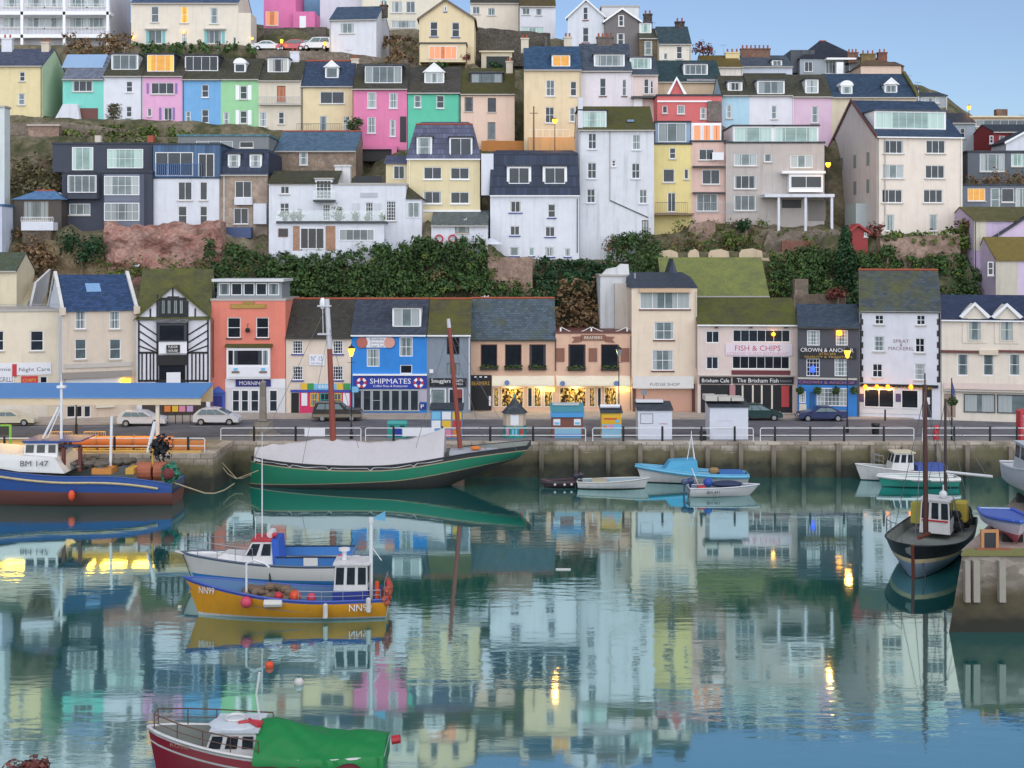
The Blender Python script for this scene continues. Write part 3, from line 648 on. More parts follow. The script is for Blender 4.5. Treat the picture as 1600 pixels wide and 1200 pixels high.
sign(h, 1093, 589, 1142, 600, SBLACK, [('Brixham Cafe', 1118, 594.5, 42, 6, TXW)], v=-.14); sign(h, 1145, 589, 1240, 600, SBLACK, [('The Brixham Fish', 1184, 594.5, 64, 6.4, TXW), ('Restaurant', 1228, 595, 18, 4, STEEL)], v=-.14)
sign(h, 1095, 601, 1142, 645, BLACKP, name='shop_front', v=-.03); sign(h, 1146, 601, 1238, 645, plain('dark_shopfront','24262a',.3), name='shop_front', v=-.03)
for a in (1159, 1175, 1189, 1205): sign(h, a, 602, a+2.6, 645, CREAMF, name='mullion', v=-.1)
sign(h, 1221, 603, 1233, 636, plain('ice_cream_red','c04448'), name='poster', v=-.1); sign(h, 1140, 602, 1149, 620, plain('menu_pink','b8868a'), name='menu_board', v=-.2)
for a in (1117, 1171, 1226): sign(h, a, 510, a+5, 513, GUTD, name='floodlight', v=-.3)
u, z = h.loc(1208, 522); MB().ball((u, -.25, z), .2).build('globe_lamp', emit('amber_globe', 'ff8c1c', 3), h.root); LAMPS.append((Vector((h.P0.x+u, h.P0.y-.5, h.P0.z+z)), (1,.5,.15), 15, .2))
# 12 dark grey pub
PG = paint('5a5c64', .2)
h = shop('dark grey pub with white small-paned windows and a bright blue front', 1247, 1343, 649, 511, PG, D=9, yaw=-11, roof=('ridge', 477, slate('3e4c5a', .2, '4a503c'), .5, None), gutter=GUTD, name='pub', cat='pub',
  wins=[(1261,516,1281,540,'4x4','p'),(1306,516,1325,540,'4x4','p'),(1260,560,1281,588,'4x4','d'),(1304,560,1325,588,'4x4','p')])
sign(h, 1250, 543, 1338, 561, SBLACK, [('CROWN & ANCHOR', 1292, 547, 80, 6, TXW), ('ATTIC BAR', 1293, 553, 26, 3.6, TXG), ('QUALITY & TRADITION', 1294, 558, 72, 3.8, TXG)], v=-.14)
sign(h, 1247, 589.5, 1339, 594, SILLM, name='cornice', v=-.3); sign(h, 1247, 594, 1338, 601, NAVY, [('CROWN & ANCHOR', 1292, 597.5, 84, 4.4, plain('copper_lettering','c07a60'))], v=-.16)
sign(h, 1247, 601, 1339, 651, BLUEP, name='pub_front', v=-.05)
for a, b, y0, y1, st in ((1249,1259,612,630,'3x4'),(1276,1324,606,634,'8x4')): window(h, h.loc(a,0)[0], h.loc(b,0)[0], h.loc(1290,y1)[1], h.loc(1290,y0)[1], (0,0,0,0,st,'p',None,'pub_window'), -.13)
sign(h, 1265, 612, 1273, 648, plain('door_blue','22619c'), name='door', v=-.1); sign(h, 1249, 631, 1260, 651, CREAMF, name='panel', v=-.1)
u, z = h.loc(1270, 577); MB().ball((u, .0, z), .25, sz=1.5).build('neon_lamp', emit('blue_neon', '2850f0', 1.6), h.root)
def basket(h, px, py, r=.4, n=120):
    u, z = h.loc(px, py); mm = MB()
    for i in range(n):
        d = Vector((R.gauss(0,1),R.gauss(0,1),R.gauss(0,1))).normalized()*r*R.uniform(.5,1); c = Vector((u,-.6,z))+d; e = Vector((R.uniform(-1,1),R.uniform(-1,1),R.uniform(-1,1))).normalized()*.12; g = e.orthogonal().normalized()*.1
        mm.quad(c-e,c-g,c+e,c+g)
    mm.tube([(u,0,z+.6),(u,-.6,z+.6),(u,-.6,z)], .02, 4)
    mm.build('hanging_basket', LEAFD, h.root)
for a in (1250, 1277, 1306, 1334): basket(h, a, 609)
u, z = h.loc(1311, 520); MB().ball((u,-.3,z), .28).build('globe_lamp', emit('amber_globe', 'ff8c1c', 3), h.root)
LAMPS.append((Vector((h.P0.x+u, h.P0.y-.7, h.P0.z+z)), (1,.5,.15), 15, .2))
# 13 white pub
h = shop('white three-storey pub with black quoins, orange lamps and painted fish name', 1343, 1470, 650, 486, paint('e6e9f2', .15), D=10, yaw=-15, roof=('ridge', 424, slate('48525a', .6, '6a6c30'), .5, POT), gutter=None, name='pub', cat='pub', sill=SILLM,
  wins=[(1367,492,1381,507,'2x2','d'),(1432,492,1446,508,'2x2','d'),(1365,525,1382,549,'2x3','p'),(1430,528,1445,551,'2x2','b'),(1363,568,1379,590,'2x2','d'),(1429,568,1446,594,'2x3','p')])
mq = MB()
for i in range(12):
    for xx, e in ((1343.6, 1), (1469.4, -1)):
        u, z = h.loc(xx, 494+i*9); w = (.32 if i % 2 else .18)*e; mq.box(min(u,u+w), max(u,u+w), -.04, -.003, z-.28, z+.28)
mq.build('quoins', BLACKP, h.root); band(h, 1343, 486, 1470, 488, SILLM, 'gutter', -.3)
for s, py, w in (('SPRAT', 533, 24), ('&', 538.5, 4), ('MACKEREL', 544.5, 38)):
    u, z = h.loc(1408, py); lettering(h.root, s, u, -.02, z, w*h.Y/F, 5.2*h.Y/F, plain('faded_red_lettering','8d6a78'))
sign(h, 1344, 599, 1466, 607, BLACKP, [('SPRAT & MACKEREL', 1412, 606, 90, 3.4, TXG)], name='fascia', v=-.2)
sign(h, 1342.5, 607, 1441, 648, plain('white_pub_front','e8e6e6',.5), name='pub_front', v=-.05)
for a, b in ((1350,1397),(1408,1435)): window(h, h.loc(a,0)[0], h.loc(b,0)[0], h.loc(1390,637)[1], h.loc(1390,608)[1], (0,0,0,0,'2x1' if a == 1350 else '1x1','b',None,'pub_window'), -.13)
for a in (1342, 1399.5): sign(h, a, 615, a+8, 628, plain('purple_board','5c4a70'), name='menu_board', v=-.1)
sign(h, 1441, 607, 1456, 652, BLACKP, name='doorway', v=-.03); sign(h, 1447, 621, 1453, 632, BOARD, name='notice_board', v=-.1)
AMB = emit('orange_lantern', 'ff7414', 3.5)
for q in (1352, 1370, 1387, 1423):
    u, z = h.loc(q, 604); MB().ball((u,-.45,z), .2, sz=1.3).build('wall_lantern', AMB, h.root); LAMPS.append((Vector((h.P0.x+u, h.P0.y-.9, h.P0.z+z-.3)), (1,.5,.15), 22, .2))
# 14 cream terrace with two gabled wall dormers
h = shop('cream building with two gabled attic windows and wide pale shop windows', 1471, 1640, 654, 500, paint('f2e8d4', .2), D=11, yaw=-14, roof=('ridge', 463, slate('35405a', .15), .5, None), gutter=WHITE,
  wins=[(1496,553,1513,587,'1x2','e'),(1536,553,1553,587,'1x2','e'),(1577,553,1594,587,'1x2','e'),(1618,553,1633,587,'1x2','e')])
for x0, x1, apex in ((1504,1542,475),(1554,1592,476)):
    u0, u1 = h.loc(x0,0)[0], h.loc(x1,0)[0]; z0 = h.loc(1520,536)[1]; z1 = h.loc(1520,490)[1]; za = h.loc(1520,apex)[1]; um = (u0+u1)/2
    m = MB(); m.prism([(u0,-.07,z0),(u1,-.07,z0),(u1,-.07,z1),(um,-.07,za),(u0,-.07,z1)], (0,3.4,0)); d = m.build('wall_dormer', paint('f2e8d4', .2), h.root)
    b = MB(); b.prism([(u0-.35,-.35,z1-.25),(um,-.35,za+.2),(um,-.35,za-.14),(u0-.05,-.35,z1-.45)], (0,.25,0)); b.prism([(um,-.35,za+.2),(u1+.35,-.35,z1-.25),(u1+.05,-.35,z1-.45),(um,-.35,za-.14)], (0,.25,0)); b.build('bargeboard', WHITE, d)
    window(h, um-.62, um+.62, h.loc(1520,532)[1], h.loc(1520,497)[1], (0,0,0,0,'1x2','p',CREAMF), -.14, d)
band(h, 1471, 547, 1530, 552, BROWNP, 'string_band', -.25); band(h, 1560, 547, 1640, 552, BROWNP, 'string_band', -.25); band(h, 1530, 547, 1560, 555, paint('e6d8bc'), 'string_plaque', -.28)
sign(h, 1475, 598, 1640, 611, plain('pale_pink_fascia','ead6cc',.5), name='fascia', v=-.3); band(h, 1475, 611, 1640, 613, SILLM, 'ledge', -.45)
sign(h, 1475, 615, 1493, 652, plain('shop_door_brown','a49080'), name='door', v=-.04)
for a, b in ((1506,1555),(1558,1640)): window(h, h.loc(a,0)[0], h.loc(min(b,1636),0)[0], h.loc(1550,645)[1], h.loc(1550,616)[1], (0,0,0,0,'1x1','p',DGREY,'shop_window'), -.1)
# buildings standing just behind the shops
h = house('outbuilding', 'old cream outbuilding with a mossy lean-to roof above the left cafe', 'outbuilding', 133, -40, 26, 490, 423, paint('e8dcb8'), D=5, drop=10, roof=('ridge', 396, slate('4c5a50', .5), .5, None), anchor=False)
h = house('white_tower_house', 'weathered white chimney-like house end with cream annex beside the fudge shop', 'house', 134.5, 938, 988, 560, 432, paint('dcdfe2', .6), D=6, drop=14, roof=('flat', GUT), anchor=False, gutter=None, wins=[(962,470,972,482,'1x1','d')])
MB().prism([(0.2,.1,h.ze+.22),(3.1,.1,h.ze+.22),(3.0,.1,h.ze+1.3),(2.2,.1,h.ze+1.35),(1.8,.1,h.ze+1.0),(.7,.1,h.ze+.8)], (0,1.2,0)).build('chimney', paint('e2e4e6', .5), h.root)
slabbox(h, 961, 988, 443, 560, -1.2, -.01, paint('d9d2c4', .5), 'annex')
h = house('mossy_roofed_store', 'low store with a wide bright mossy slate roof below the ruined cream wall', 'store', 137.6, 1036, 1201, 520, 462, paint('c9bda8', .5), D=7, drop=8, roof=('ridge', 404, slate('5a6048', .9, '848c4c'), .62, None), anchor=False)
b = MB(); u, z = h.loc(1035, 458, -3); u2, z2 = h.loc(1068, 458, -3); za = h.loc(1052, 404, -3)[1]; b.prism([(u,-3,z-3),(u2,-3,z-3),(u2,-3,z),((u+u2)/2,-3,za),(u,-3,z)], (0,3.5,0)); b.build('gable_wing', slate('3c4654', .1), h.root)
window(h, (u+u2)/2-.3, (u+u2)/2+.3, z+.5, z+1.7, (0,0,0,0,'1x1','p'), -3.07)
for i, (x, w) in enumerate(((1098,7),(1160,5))): pass
h = house('ruined_wall', 'ruined cream garden wall with gaps above the mossy store roof', 'wall', 145, 1030, 1205, 420, 403, paint('dcc6a2', .5), D=.5, drop=4, anchor=False)
for a, b, t in ((1030,1060,390),(1075,1093,389),(1107,1140,389),(1155,1192,388)):
    u0, z0 = h.loc(a, 403); u1, _ = h.loc(b, 403); z1 = h.loc(a, t)[1]
    MB().prism([(u0,0.02,z0+.003),(u1,0.02,z0+.003),(u1-.1,.02,z1-.3),((u0+u1)/2+.2,.02,z1),(u0+.3,.02,z1-.15),(u0,.02,z0+.5)], (0,.45,0)).build('wall_stub', paint('dcc6a2', .5), h.root)
h = house('stone_outhouse', 'small rough stone outhouse ruin behind the two pubs', 'outhouse', 137, 1240, 1322, 500, 460, stone('8a7a68','6d5f52',1.6), D=4, drop=8, anchor=False)
slabbox(h, 1242, 1263, 436, 462, .2, 1.4, stone('9a8c78','7d7062',1.6), 'chimney')
# ------------------------------------------------------------------ houses up the hillside
NAVYS = slate('2e3a50', .0); SLB = slate('3b4048', .1); SLM = slate('46463c', .5, '4c4a2a'); PURS = slate('565b74', .05); SLBL = slate('34495f', .0)
SG = paint('4c5160', .15); WHI = paint('e4e8f2', .3); CREAM = paint('ebdcb6', .25)
hs = house
# ---- middle rows
h = hs('house', 'pale house edge cut by the left border above the summer house', 'house', 144, -70, 7, 330, 168, paint('dce6e6', .3), D=1.6, roof=('flat', GUT), gutter=None)
h = hs('white_garage', 'small white and blue garage block at the left border below the summer house', 'garage', 140, -60, 3, 400, 322, paint('d4def0', .3), D=4, drop=6, roof=('flat', slate('3f6a9a', 0)), gutter=None)
h = hs('summer_house', 'glazed summer house with a blue hipped roof and white balcony', 'summer house', 143, 22, 96, 346, 312, plain('dark_timber', '4a443e'), D=5, roof=('hip', 298, slate('5c82ac', 0), .5, 1.6), gutter=None, wins=[(36,314,76,344,'6x1','e',WOODB)])
band(h, 33, 347, 83, 360, WHI, 'balcony', -1.6, -.05); railing(h, 33, 83, 339, 347, -1.5, WHITE)
slabbox(h, 35, 80, 360, 420, -1.5, -.1, stone('6a5a48','54483c',1.5), 'pier')
h = hs('slate_hung_house', 'dark slate-hung block of three storeys with wide white bay windows', 'house', 145, 97, 238, 356, 270, SG, D=11, drop=4, gutter=None,
  roof=('flat', SLB), wins=[(108,318,141,336,'3x1','e')])
m = MB(); u0, z0 = h.loc(82, 270, 2.0); u1, z1 = h.loc(238, 225, 2.0); m.box(u0, u1, 2.0, 10.8, h.ze+.224, z1); att = m.build('attic_storey', SG, h.root)
m = MB(); m.box(u0-.1,u1+.1,1.9,10.9,z1+.004,z1+.2); m.build('attic_roof', SLB, att)
for a, b, y0, y1, st, pp in ((113,146,230,266,'2x1','g'),(168,224,233,263,'6x2','g')): window(h, h.loc(a,0,2)[0], h.loc(b,0,2)[0], h.loc(150,y1,2)[1], h.loc(150,y0,2)[1], (0,0,0,0,st,pp), 1.9, att)
for a, b, y0, y1, st, pp in ((106,151,274,301,'4x1','e'),(163,218,275,305,'5x2','p'),(163,218,317,345,'5x2','e')):
    by = MB(); ua, ub = h.loc(a,0,-.8)[0], h.loc(b,0,-.8)[0]; zb, zt = h.loc(150,y1,-.8)[1], h.loc(150,y0,-.8)[1]
    by.prism([(ua-.3,-.01,zb-.7),(ua,-.8,zb-.7),(ub,-.8,zb-.7),(ub+.3,-.01,zb-.7)], (0,0,zt-zb+.9)); bb = by.build('bay_window', plain('bay_lead', '737a8c') if a > 150 else SG, h.root)
    window(h, ua, ub, zb, zt, (0,0,0,0,st,pp), -.9, bb)
MB().box(-1.6,-.02,0.5,5,h.loc(90,345)[1],h.loc(90,302)[1]).build('side_wing', paint('c4d4e8', .3), h.root); window(h, -1.3, -.3, h.loc(90,298)[1]-1.5, h.loc(90,298)[1]-.2, (0,0,0,0,'2x1','d'), .4)
for q, c in ((154, 'd8d0c0'), (236, 'b45a44')): 
    u, z = h.loc(q, 212, 5); MB().box(u-.35,u+.35,4.7,5.3,z1+.2,z).build('chimney', paint(c), att)
h = hs('house', 'white house with a blue-clad glazed top storey beside the dark slate block', 'house', 145.5, 239, 342, 350, 279, WHI, D=10, drop=3, gutter=None, roof=('flat', SLBL),
  wins=[(278,284,300,313,'2x1','d'),(312,284,324,313,'1x1','d'),(278,322,292,352,'1x2','d'),(312,322,324,352,'1x2','d')])
u0, z1 = h.loc(239, 226, .1); u1, _ = h.loc(344, 226, .1); att = MB().box(u0,u1,.1,9.8,h.ze+.224,z1).build('attic_storey', slate('4b6788', 0), h.root)
MB().box(u0-.15,u1+.15,0,9.9,z1+.004,z1+.18).build('attic_roof', SLB, att)
for a, b, y0, y1, st, pp in ((243,302,238,275,'3x1','d'),(310,335,240,277,'2x1','b')): window(h, h.loc(a,0,.1)[0], h.loc(b,0,.1)[0], h.loc(150,y1,.1)[1], h.loc(150,y0,.1)[1], (0,0,0,0,st,pp), .0, att)
railing(h, 242, 315, 256, 276, -.15, plain('blue_rail','4d76b0'), bar=.03)
h = hs('flat_roofed_house', 'low grey flat-roofed house with blue-green roof behind the white and blue house', 'house', 153, 278, 420, 240, 213, paint('878c90'), D=8, roof=('flat', slate('4e7a88', 0)), gutter=None, wins=[(306,220,364,236,'3x1','e'),(374,221,396,231,'1x1','b')])
h = hs('terraced_house', 'brown stone house with a dark mansard and white bay windows beside the white villa', 'house', 146, 343, 418, 360, 273, stone('c2b0a0','a89484',2.2,'b4a698'), D=9, roof=('mansard', 237, NAVYS, .8), wins=[(367,283,393,309,'2x1','d'),(365,325,388,350,'2x1','d')])
for a in (356, 390): dormer(h, a, 241, a+19, 263, '1x2', 'p', 'flat')
band(h, 366, 309, 394, 320, WHI, 'bay_apron', -.5); band(h, 347, 355, 392, 372, plain('blue_bins', '4a5c84'), 'terrace_wall', -1.6, -.4); pipe(h, 350, 275, 360, WHITE)
slabbox(h, 396, 416, 318, 350, -.9, -.02, WHI, 'porch'); 
h = hs('stone_barn', 'stone house with a long blue slate roof under the cream terrace house', 'house', 156, 430, 556, 275, 236, stone('b09a88','93806f',2.2), D=8, drop=6, roof=('ridge', 207, slate('526c82', 0), .7, POT), wins=[(468,235,481,258,'1x2','p')])
# ---- white villa
h = hs('white_villa', 'long white villa with a planted glass balcony and moulded plaques', 'villa', 144.5, 420, 634, 398, 289, paint('e6eaf3', .25), D=9, drop=3, gutter=None,
  roof=('flat', GUT), wins=[(438,290.6,452,303,'2x1','d'),(437,317,452,334,'2x2','d'),(504,319,516,345,'3x4','d'),(571,316,583,346,'3x4','d'),(603,314,619,345,'4x6','d')])
r = MB(); ua, ub = -.1, h.loc(528,0)[0]; zt = h.loc(470,266,3)[1]; r.slab([(ua,-.25,h.ze+.25),(ub,-.25,h.ze+.25),(ub,3.5,zt),(ua,3.5,zt)], .12); r.slab([(ua,3.5,zt),(ub,3.5,zt),(ub,9,h.ze+.5),(ua,9,h.ze+.5)], .12); r.build('slate_roof', slate('4a4a3c',.5,'4e4c2c'), h.root)
u0, z1 = h.loc(492, 280, -.1); u1, z0 = h.loc(520, 312, -.1); d = MB().box(u0,u1,-.1,3,z0,z1).build('dormer', WHI, h.root); MB().box(u0-.1,u1+.1,-.3,3,z1+.003,z1+.15).build('dormer_roof', GUT, d); window(h, u0+.15, u1-.15, z0+.1, z1-.1, (0,0,0,0,'4x5','d'), -.17, d)
band(h, 489, 312, 523, 315, DGREY, 'balcony_slab', -1.0); glassrail(h, 489, 523, 297, 312, -1.0)
u, z = h.loc(536, 258, 4); m = MB(); m.box(u-.9,u+.9,3.6,4.6,h.ze,z-.2); m.box(u-1,u+1,3.5,4.7,z-.197,z); m.build('chimney', paint('dfe0e0', .5), h.root)
slabbox(h, 553, 597, 275, 290, 1.2, 1.5, plain('black_terrace_screen','26282e'), 'terrace_screen')
for a in (557, 590): slabbox(h, a-7, a+5, 317, 344, -.06, -.003, paint('d8dce4', .2), 'moulded_plaque')
slabbox(h, 563, 590, 301, 308, -.06, -.003, paint('c4c8d2', .2), 'crest_plaque')
# lower storey and its roof terrace
fu = lambda px, v=-3.0: h.loc(px, 0, v)[0]
fz = lambda py, v=-3.0: h.loc(500, py, v)[1]
m = MB(); m.box(fu(420), fu(600), -3, -.004, fz(398)-1.2, fz(349)); low = m.build('lower_storey', WHI, h.root)
MB().box(fu(432), fu(602), -3.3, -.004, fz(349)+.004, fz(345.5)).build('terrace_deck', DGREY, low)
for a, b, y0, y1, st, pp, fm in ((435,450,357,370,'1x1','b',BROWNP),(469,507,356,389,'3x1','b',None),(530,585,358,376,'5x1','e',None)): window(h, fu(a), fu(b), fz(y1), fz(y0), (0,0,0,0,st,pp,fm), -3.08, low)
for a, b in ((458,468),(509,524)): MB().box(fu(a),fu(b),-3.05,-3.003,fz(392),fz(353)).build('brick_panel', stone('c9a084','b58a6c',3), low)
MB().box(fu(432),fu(600),-3.2,-3.18,fz(345.5)+.01,fz(329)).build('glass_balustrade', GLASSR, low)
MB().box(fu(428),fu(530),-4.6,-4.4,fz(398)-.8,fz(392)).build('garden_wall', WHI, low)
for px, s in ((444,.9),(458,.7),(467,.8),(527,1.2),(529,.9),(555,.7),(573,.4),(597,.5)):
    mm = MB()
    for i in range(70):
        c = Vector((fu(px)+R.gauss(0,.3)*s, -2.6+R.gauss(0,.2), fz(345)+.15+abs(R.gauss(.5,.35))*s)); e = Vector((R.uniform(-1,1),R.uniform(-1,1),R.uniform(-.3,1.2))).normalized()*.22; g = e.orthogonal().normalized()*.07
        mm.quad(c-e,c-g,c+e,c+g)
    mm.lathe([(.2,0),(.28,.4)], (fu(px),-2.6,fz(345)+.01), 8); mm.build('potted_plant', LEAFM, low)
# right hand bay with a hipped cap
u0, z0 = h.loc(634, 342, .0); u1, _ = h.loc(659, 342, .0); z1 = h.loc(640, 311)[1]; zt = h.loc(634, 292, 2)[1]
m = MB(); m.box(h.W+.004,u1,.0,5,z0-4,z1); by = m.build('corner_bay', WHI, h.root); m = MB(); m.add([(h.W+.006,-.25,z1),(u1+.3,-.25,z1),(u1+.3,5,z1),(h.W+.006,5,z1),(h.W+.006,2.4,zt),(h.W+.2,2.4,zt)], [(0,1,5,4),(1,2,5),(2,3,4,5),(3,0,4),(3,2,1,0)]); m.build('bay_roof', SLM, by); window(h, h.W+.12, u1-.15, h.loc(640,340)[1], h.loc(640,316)[1], (0,0,0,0,'2x1','p'), -.07, by)
ANCH += [(h.P0.x+fu(420+i*20), h.P0.y-3.6, h.P0.z-.6) for i in range(10)]
# ---- yellow mansard house
h = hs('terraced_house', 'pale yellow house with a tall purple-grey slate mansard and red ridge', 'house', 147, 636, 750, 331, 248, paint('eedfae', .2), D=10, roof=('mansard', 194, PURS, 1.6, .9, POT), gutter=WHITE, sill=WHITE,
  wins=[(662,261,690,280,'2x1','d'),(704,262,733,280,'2x1','d'),(661,299,690,318,'2x1','d'),(704,300,733,318,'2x1','d')])
dormer(h, 651, 214, 675, 246, '1x2', 'p', 'flat'); dormer(h, 702, 215, 738, 247, '2x1', 'd', 'flat'); pipe(h, 640, 250, 320, WHITE)
band(h, 636, 328, 751, 331, WHITE, 'plinth')
u0, z0 = h.loc(603, 300, 1.5); z1 = h.loc(615, 256, 1.5)[1]; w = MB().box(u0,-.01,1.5,7,z0-3,z1).build('side_wing', paint('eedfae', .2), h.root); m = MB(); zr = h.loc(615,243,4)[1]; m.slab([(u0-.2,1.2,z1+.1),(-.01,1.2,z1+.1),(-.01,4,zr),(u0-.2,4,zr)], .12); m.build('wing_roof', PURS, w); window(h, u0+.9, u0+2.2, h.loc(620,280,1.5)[1], h.loc(620,259,1.5)[1], (0,0,0,0,'2x1','d'), 1.42, w)
h = hs('garage', 'low white garage with a grey slate lean-to roof and lifebelts on the wall', 'garage', 143, 674, 762, 376, 352, WHI, D=5, roof=('ridge', 330, slate('5c6668', .3), .95, None), wins=[(711,352.6,733,364,'1x1','e',WOODB)])
for q in (686, 707): u, z = h.loc(q, 373, -.2); m = MB(); m.tube([(u+.42*math.cos(a*math.pi/6),-.2,z+.42*math.sin(a*math.pi/6)) for a in range(13)], .09, 6, False); m.build('lifebelt', REDP, h.root)
# ---- white house with navy mansard
h = hs('terraced_house', 'white house with a broad navy slate mansard and two double dormers', 'house', 146, 766, 905, 401, 305, paint('e8ecf4', .3), D=10, gutter=WHITE, roof=('mansard', 239, NAVYS, .9, .1), sill=plain('blue_sill','33459a'),
  wins=[(796,314,815,332,'2x1','c'),(856,319,868,340,'1x2','d'),(797,353,812,368,'2x1','d'),(852,354,867,370,'2x1','d'),(796,386,811,400,'1x1','p'),(826,387,835,400,'1x1','g'),(851,386,866,401,'2x1','p'),(882,388,892,401,'1x1','p')])
dormer(h, 792, 260, 830, 290, '2x1', 'd', 'flat', inset=.22); dormer(h, 848, 260, 886, 290, '2x1', 'd', 'flat', inset=.22)
slabbox(h, 752, 771, 240, 305, .5, 5, WHI, 'side_wing'); pipe(h, 902, 310, 395)
u, z = h.loc(768, 382, -1.2); m = MB(); m.prism([(u-1.2,-2.4,z),(u+1.2,-2.4,z),(u+1.2,-.6,z+.1),(u,-1.5,z+.8),(u-1.2,-.6,z+.1)], (0,0,.05)); m.build('porch_canopy', WHI, h.root)
# ---- tall white house
h = hs('tall_white_house', 'tallest plain white rendered house, four storeys of small sashes under a glass dormer', 'house', 148, 904, 1022, 405, 203, paint('e4e8ef', .45), D=9, drop=4, roof=('ridge', 168, slate('52523c', .8, '5a5a24'), .55, None), sill=WHI,
  wins=[(919,208,932,233,'2x2','d'),(988,210,1001,234,'2x2','e'),(956,250,962,260,'1x2','d'),(918,254,932,279,'2x2','d'),(987,255,1000,279,'2x2','d'),(917,295,930,317,'2x2','d'),(999,296,1011,318,'2x2','e'),(1003,344,1013,368,'1x2','p',BROWNP)])
u0, z1 = h.loc(903, 173, .4); u1, z0 = h.loc(948, 201, .4); d = MB().box(u0,u1,.4,4,h.ze,z1).build('dormer', plain('glass_frame','cfd8da'), h.root); window(h, u0+.1, u1-.1, z0, z1-.1, (0,0,0,0,'5x2','g'), .3, d); MB().box(u0-.2,u1+.2,.2,4.2,z1+.003,z1+.15).build('dormer_roof', SLB, d)
m = MB(); m.box(-.05,.5,.2,1.1,h.ze-.5,h.loc(898,152)[1]); m.build('chimney', WHI, h.root); pipe(h, 953, 205, 312, GUT); u, z = h.loc(985, 182, 1.6); MB().box(u-.4,u+.4,1.2,2.0,h.ze+h.k*1.6+.05,h.ze+h.k*1.6+.3).build('skylight', plain('skylight_blue','6a88b4',.1), h.roof)
mm = MB(); a = h.loc(953,313); b2 = h.loc(1013,340); mm.tube([(a[0],-.08,a[1]),(b2[0],-.08,b2[1])], .06, 5); mm.build('drain_pipe', GUTD, h.root)
# ---- narrow yellow, pink, grey
h = hs('terraced_house', 'narrow bright yellow house with a timber balcony between white and pink houses', 'house', 150, 1022, 1080, 362, 226, paint('f0de90', .2), D=9, gutter=None, roof=('flat', SLB), wins=[(1046,231,1056,248,'1x2','d'),(1036,264,1054,285,'1x1','d'),(1069,264,1076,280,'1x1','d'),(1043,301,1056,331,'2x1','d')])
u0, z1 = h.loc(1028, 191, .6); u1, z0 = h.loc(1072, 222, .6); a = MB().box(h.loc(1024,0,.6)[0],h.loc(1080,0,.6)[0],.6,8,h.ze+.224,z1).build('glazed_attic', plain('attic_blue','8ea6c0',.4), h.root); window(h, u0, u1, z0, z1-.1, (0,0,0,0,'3x1','e'), .5, a); MB().box(h.loc(1023,0,.6)[0],h.loc(1080,0,.6)[0],.3,8.2,z1+.003,z1+.14).build('attic_roof', SLB, a)
band(h, 1022, 333, 1085, 336, WOODB, 'balcony_deck', -1.6); railing(h, 1024, 1074, 316, 333, -1.55, DGREY, bar=.012)
h = hs('terraced_house', 'slim pale pink house with balconies and peach-lit attic panes next to the yellow house', 'house', 150, 1080, 1134, 340, 222, paint('e8c4b4', .25), D=9, gutter=None, roof=('flat', SLB), wins=[(1092,233,1116,250,'2x1','d'),(1097,265,1125,288,'2x1','d'),(1088,303,1122,330,'3x1','e')])
u0, z1 = h.loc(1079, 192, .6); u1, z0 = h.loc(1127, 220, .6); a = MB().box(u0,u1,.6,8,h.ze+.224,z1).build('glazed_attic', WHITE, h.root)
for k in range(3): window(h, u0+.3+k*1.15, u0+1.25+k*1.15, z0, z1-.25, (0,0,0,0,'1x1','o'), .5, a)
for y in (259, 300): band(h, 1083, y, 1133, y+2, DGREY, 'balcony_edge', -.7)
railing(h, 1086, 1150, 316, 332, -1.2, STEEL, bar=.012); sign(h, 1113, 238, 1131, 250, BOARD, name='notice_board', v=-.7)
h = hs('terraced_house', 'wide stone-grey house with pale glazed attic and a white balcony on posts', 'house', 149.5, 1134, 1288, 348, 224, paint('c6beb6', .35), D=9, gutter=WHITE, roof=('flat', SLB), wins=[(1147,240,1183,259,'3x1','p'),(1194,240,1206,253,'1x1','e'),(1147,274,1182,295,'3x1','d'),(1147,305,1181,329,'3x1','e'),(1235,242,1270,262,'3x1','p')])
for a, b, st in ((1147,1206,'3x1'),(1210,1277,'4x1')):
    u0, z1 = h.loc(a, 197, .6); u1, z0 = h.loc(b, 222, .6); q = MB().box(u0-.15,u1+.15,.6,7,h.ze+.224,z1).build('glazed_attic', WHITE, h.root); window(h, u0, u1, z0, z1-.15, (0,0,0,0,st,'g'), .5, q); MB().box(u0-.3,u1+.3,.3,7.2,z1+.003,z1+.14).build('attic_roof', SLB, q)
by = slabbox(h, 1233, 1286, 271, 300, -1.0, -.01, WHITE, 'bay_window'); window(h, h.loc(1235,0,-1)[0], h.loc(1284,0,-1)[0], h.loc(1250,294,-1)[1], h.loc(1250,275,-1)[1], (0,0,0,0,'2x1','d'), -1.08, by); band(h, 1222, 267, 1290, 271, WHITE, 'bay_roof', -1.3)
b = slabbox(h, 1195, 1304, 303, 308, -2.6, -.01, WHI, 'balcony')
for q in (1217, 1259, 1300): u = h.loc(q, 340, -2.5)[0]; MB().box(u-.14,u+.14,-2.5,-2.2,h.loc(q,352,-2.5)[1]-1.5,h.loc(q,308,-2.6)[1]-.004).build('balcony_post', WHI, b)
band(h, 1222, 312, 1252, 325, BLACKP, 'under_croft', -.06); band(h, 1263, 312, 1290, 345, paint('8e8a84'), 'under_croft', -.06)
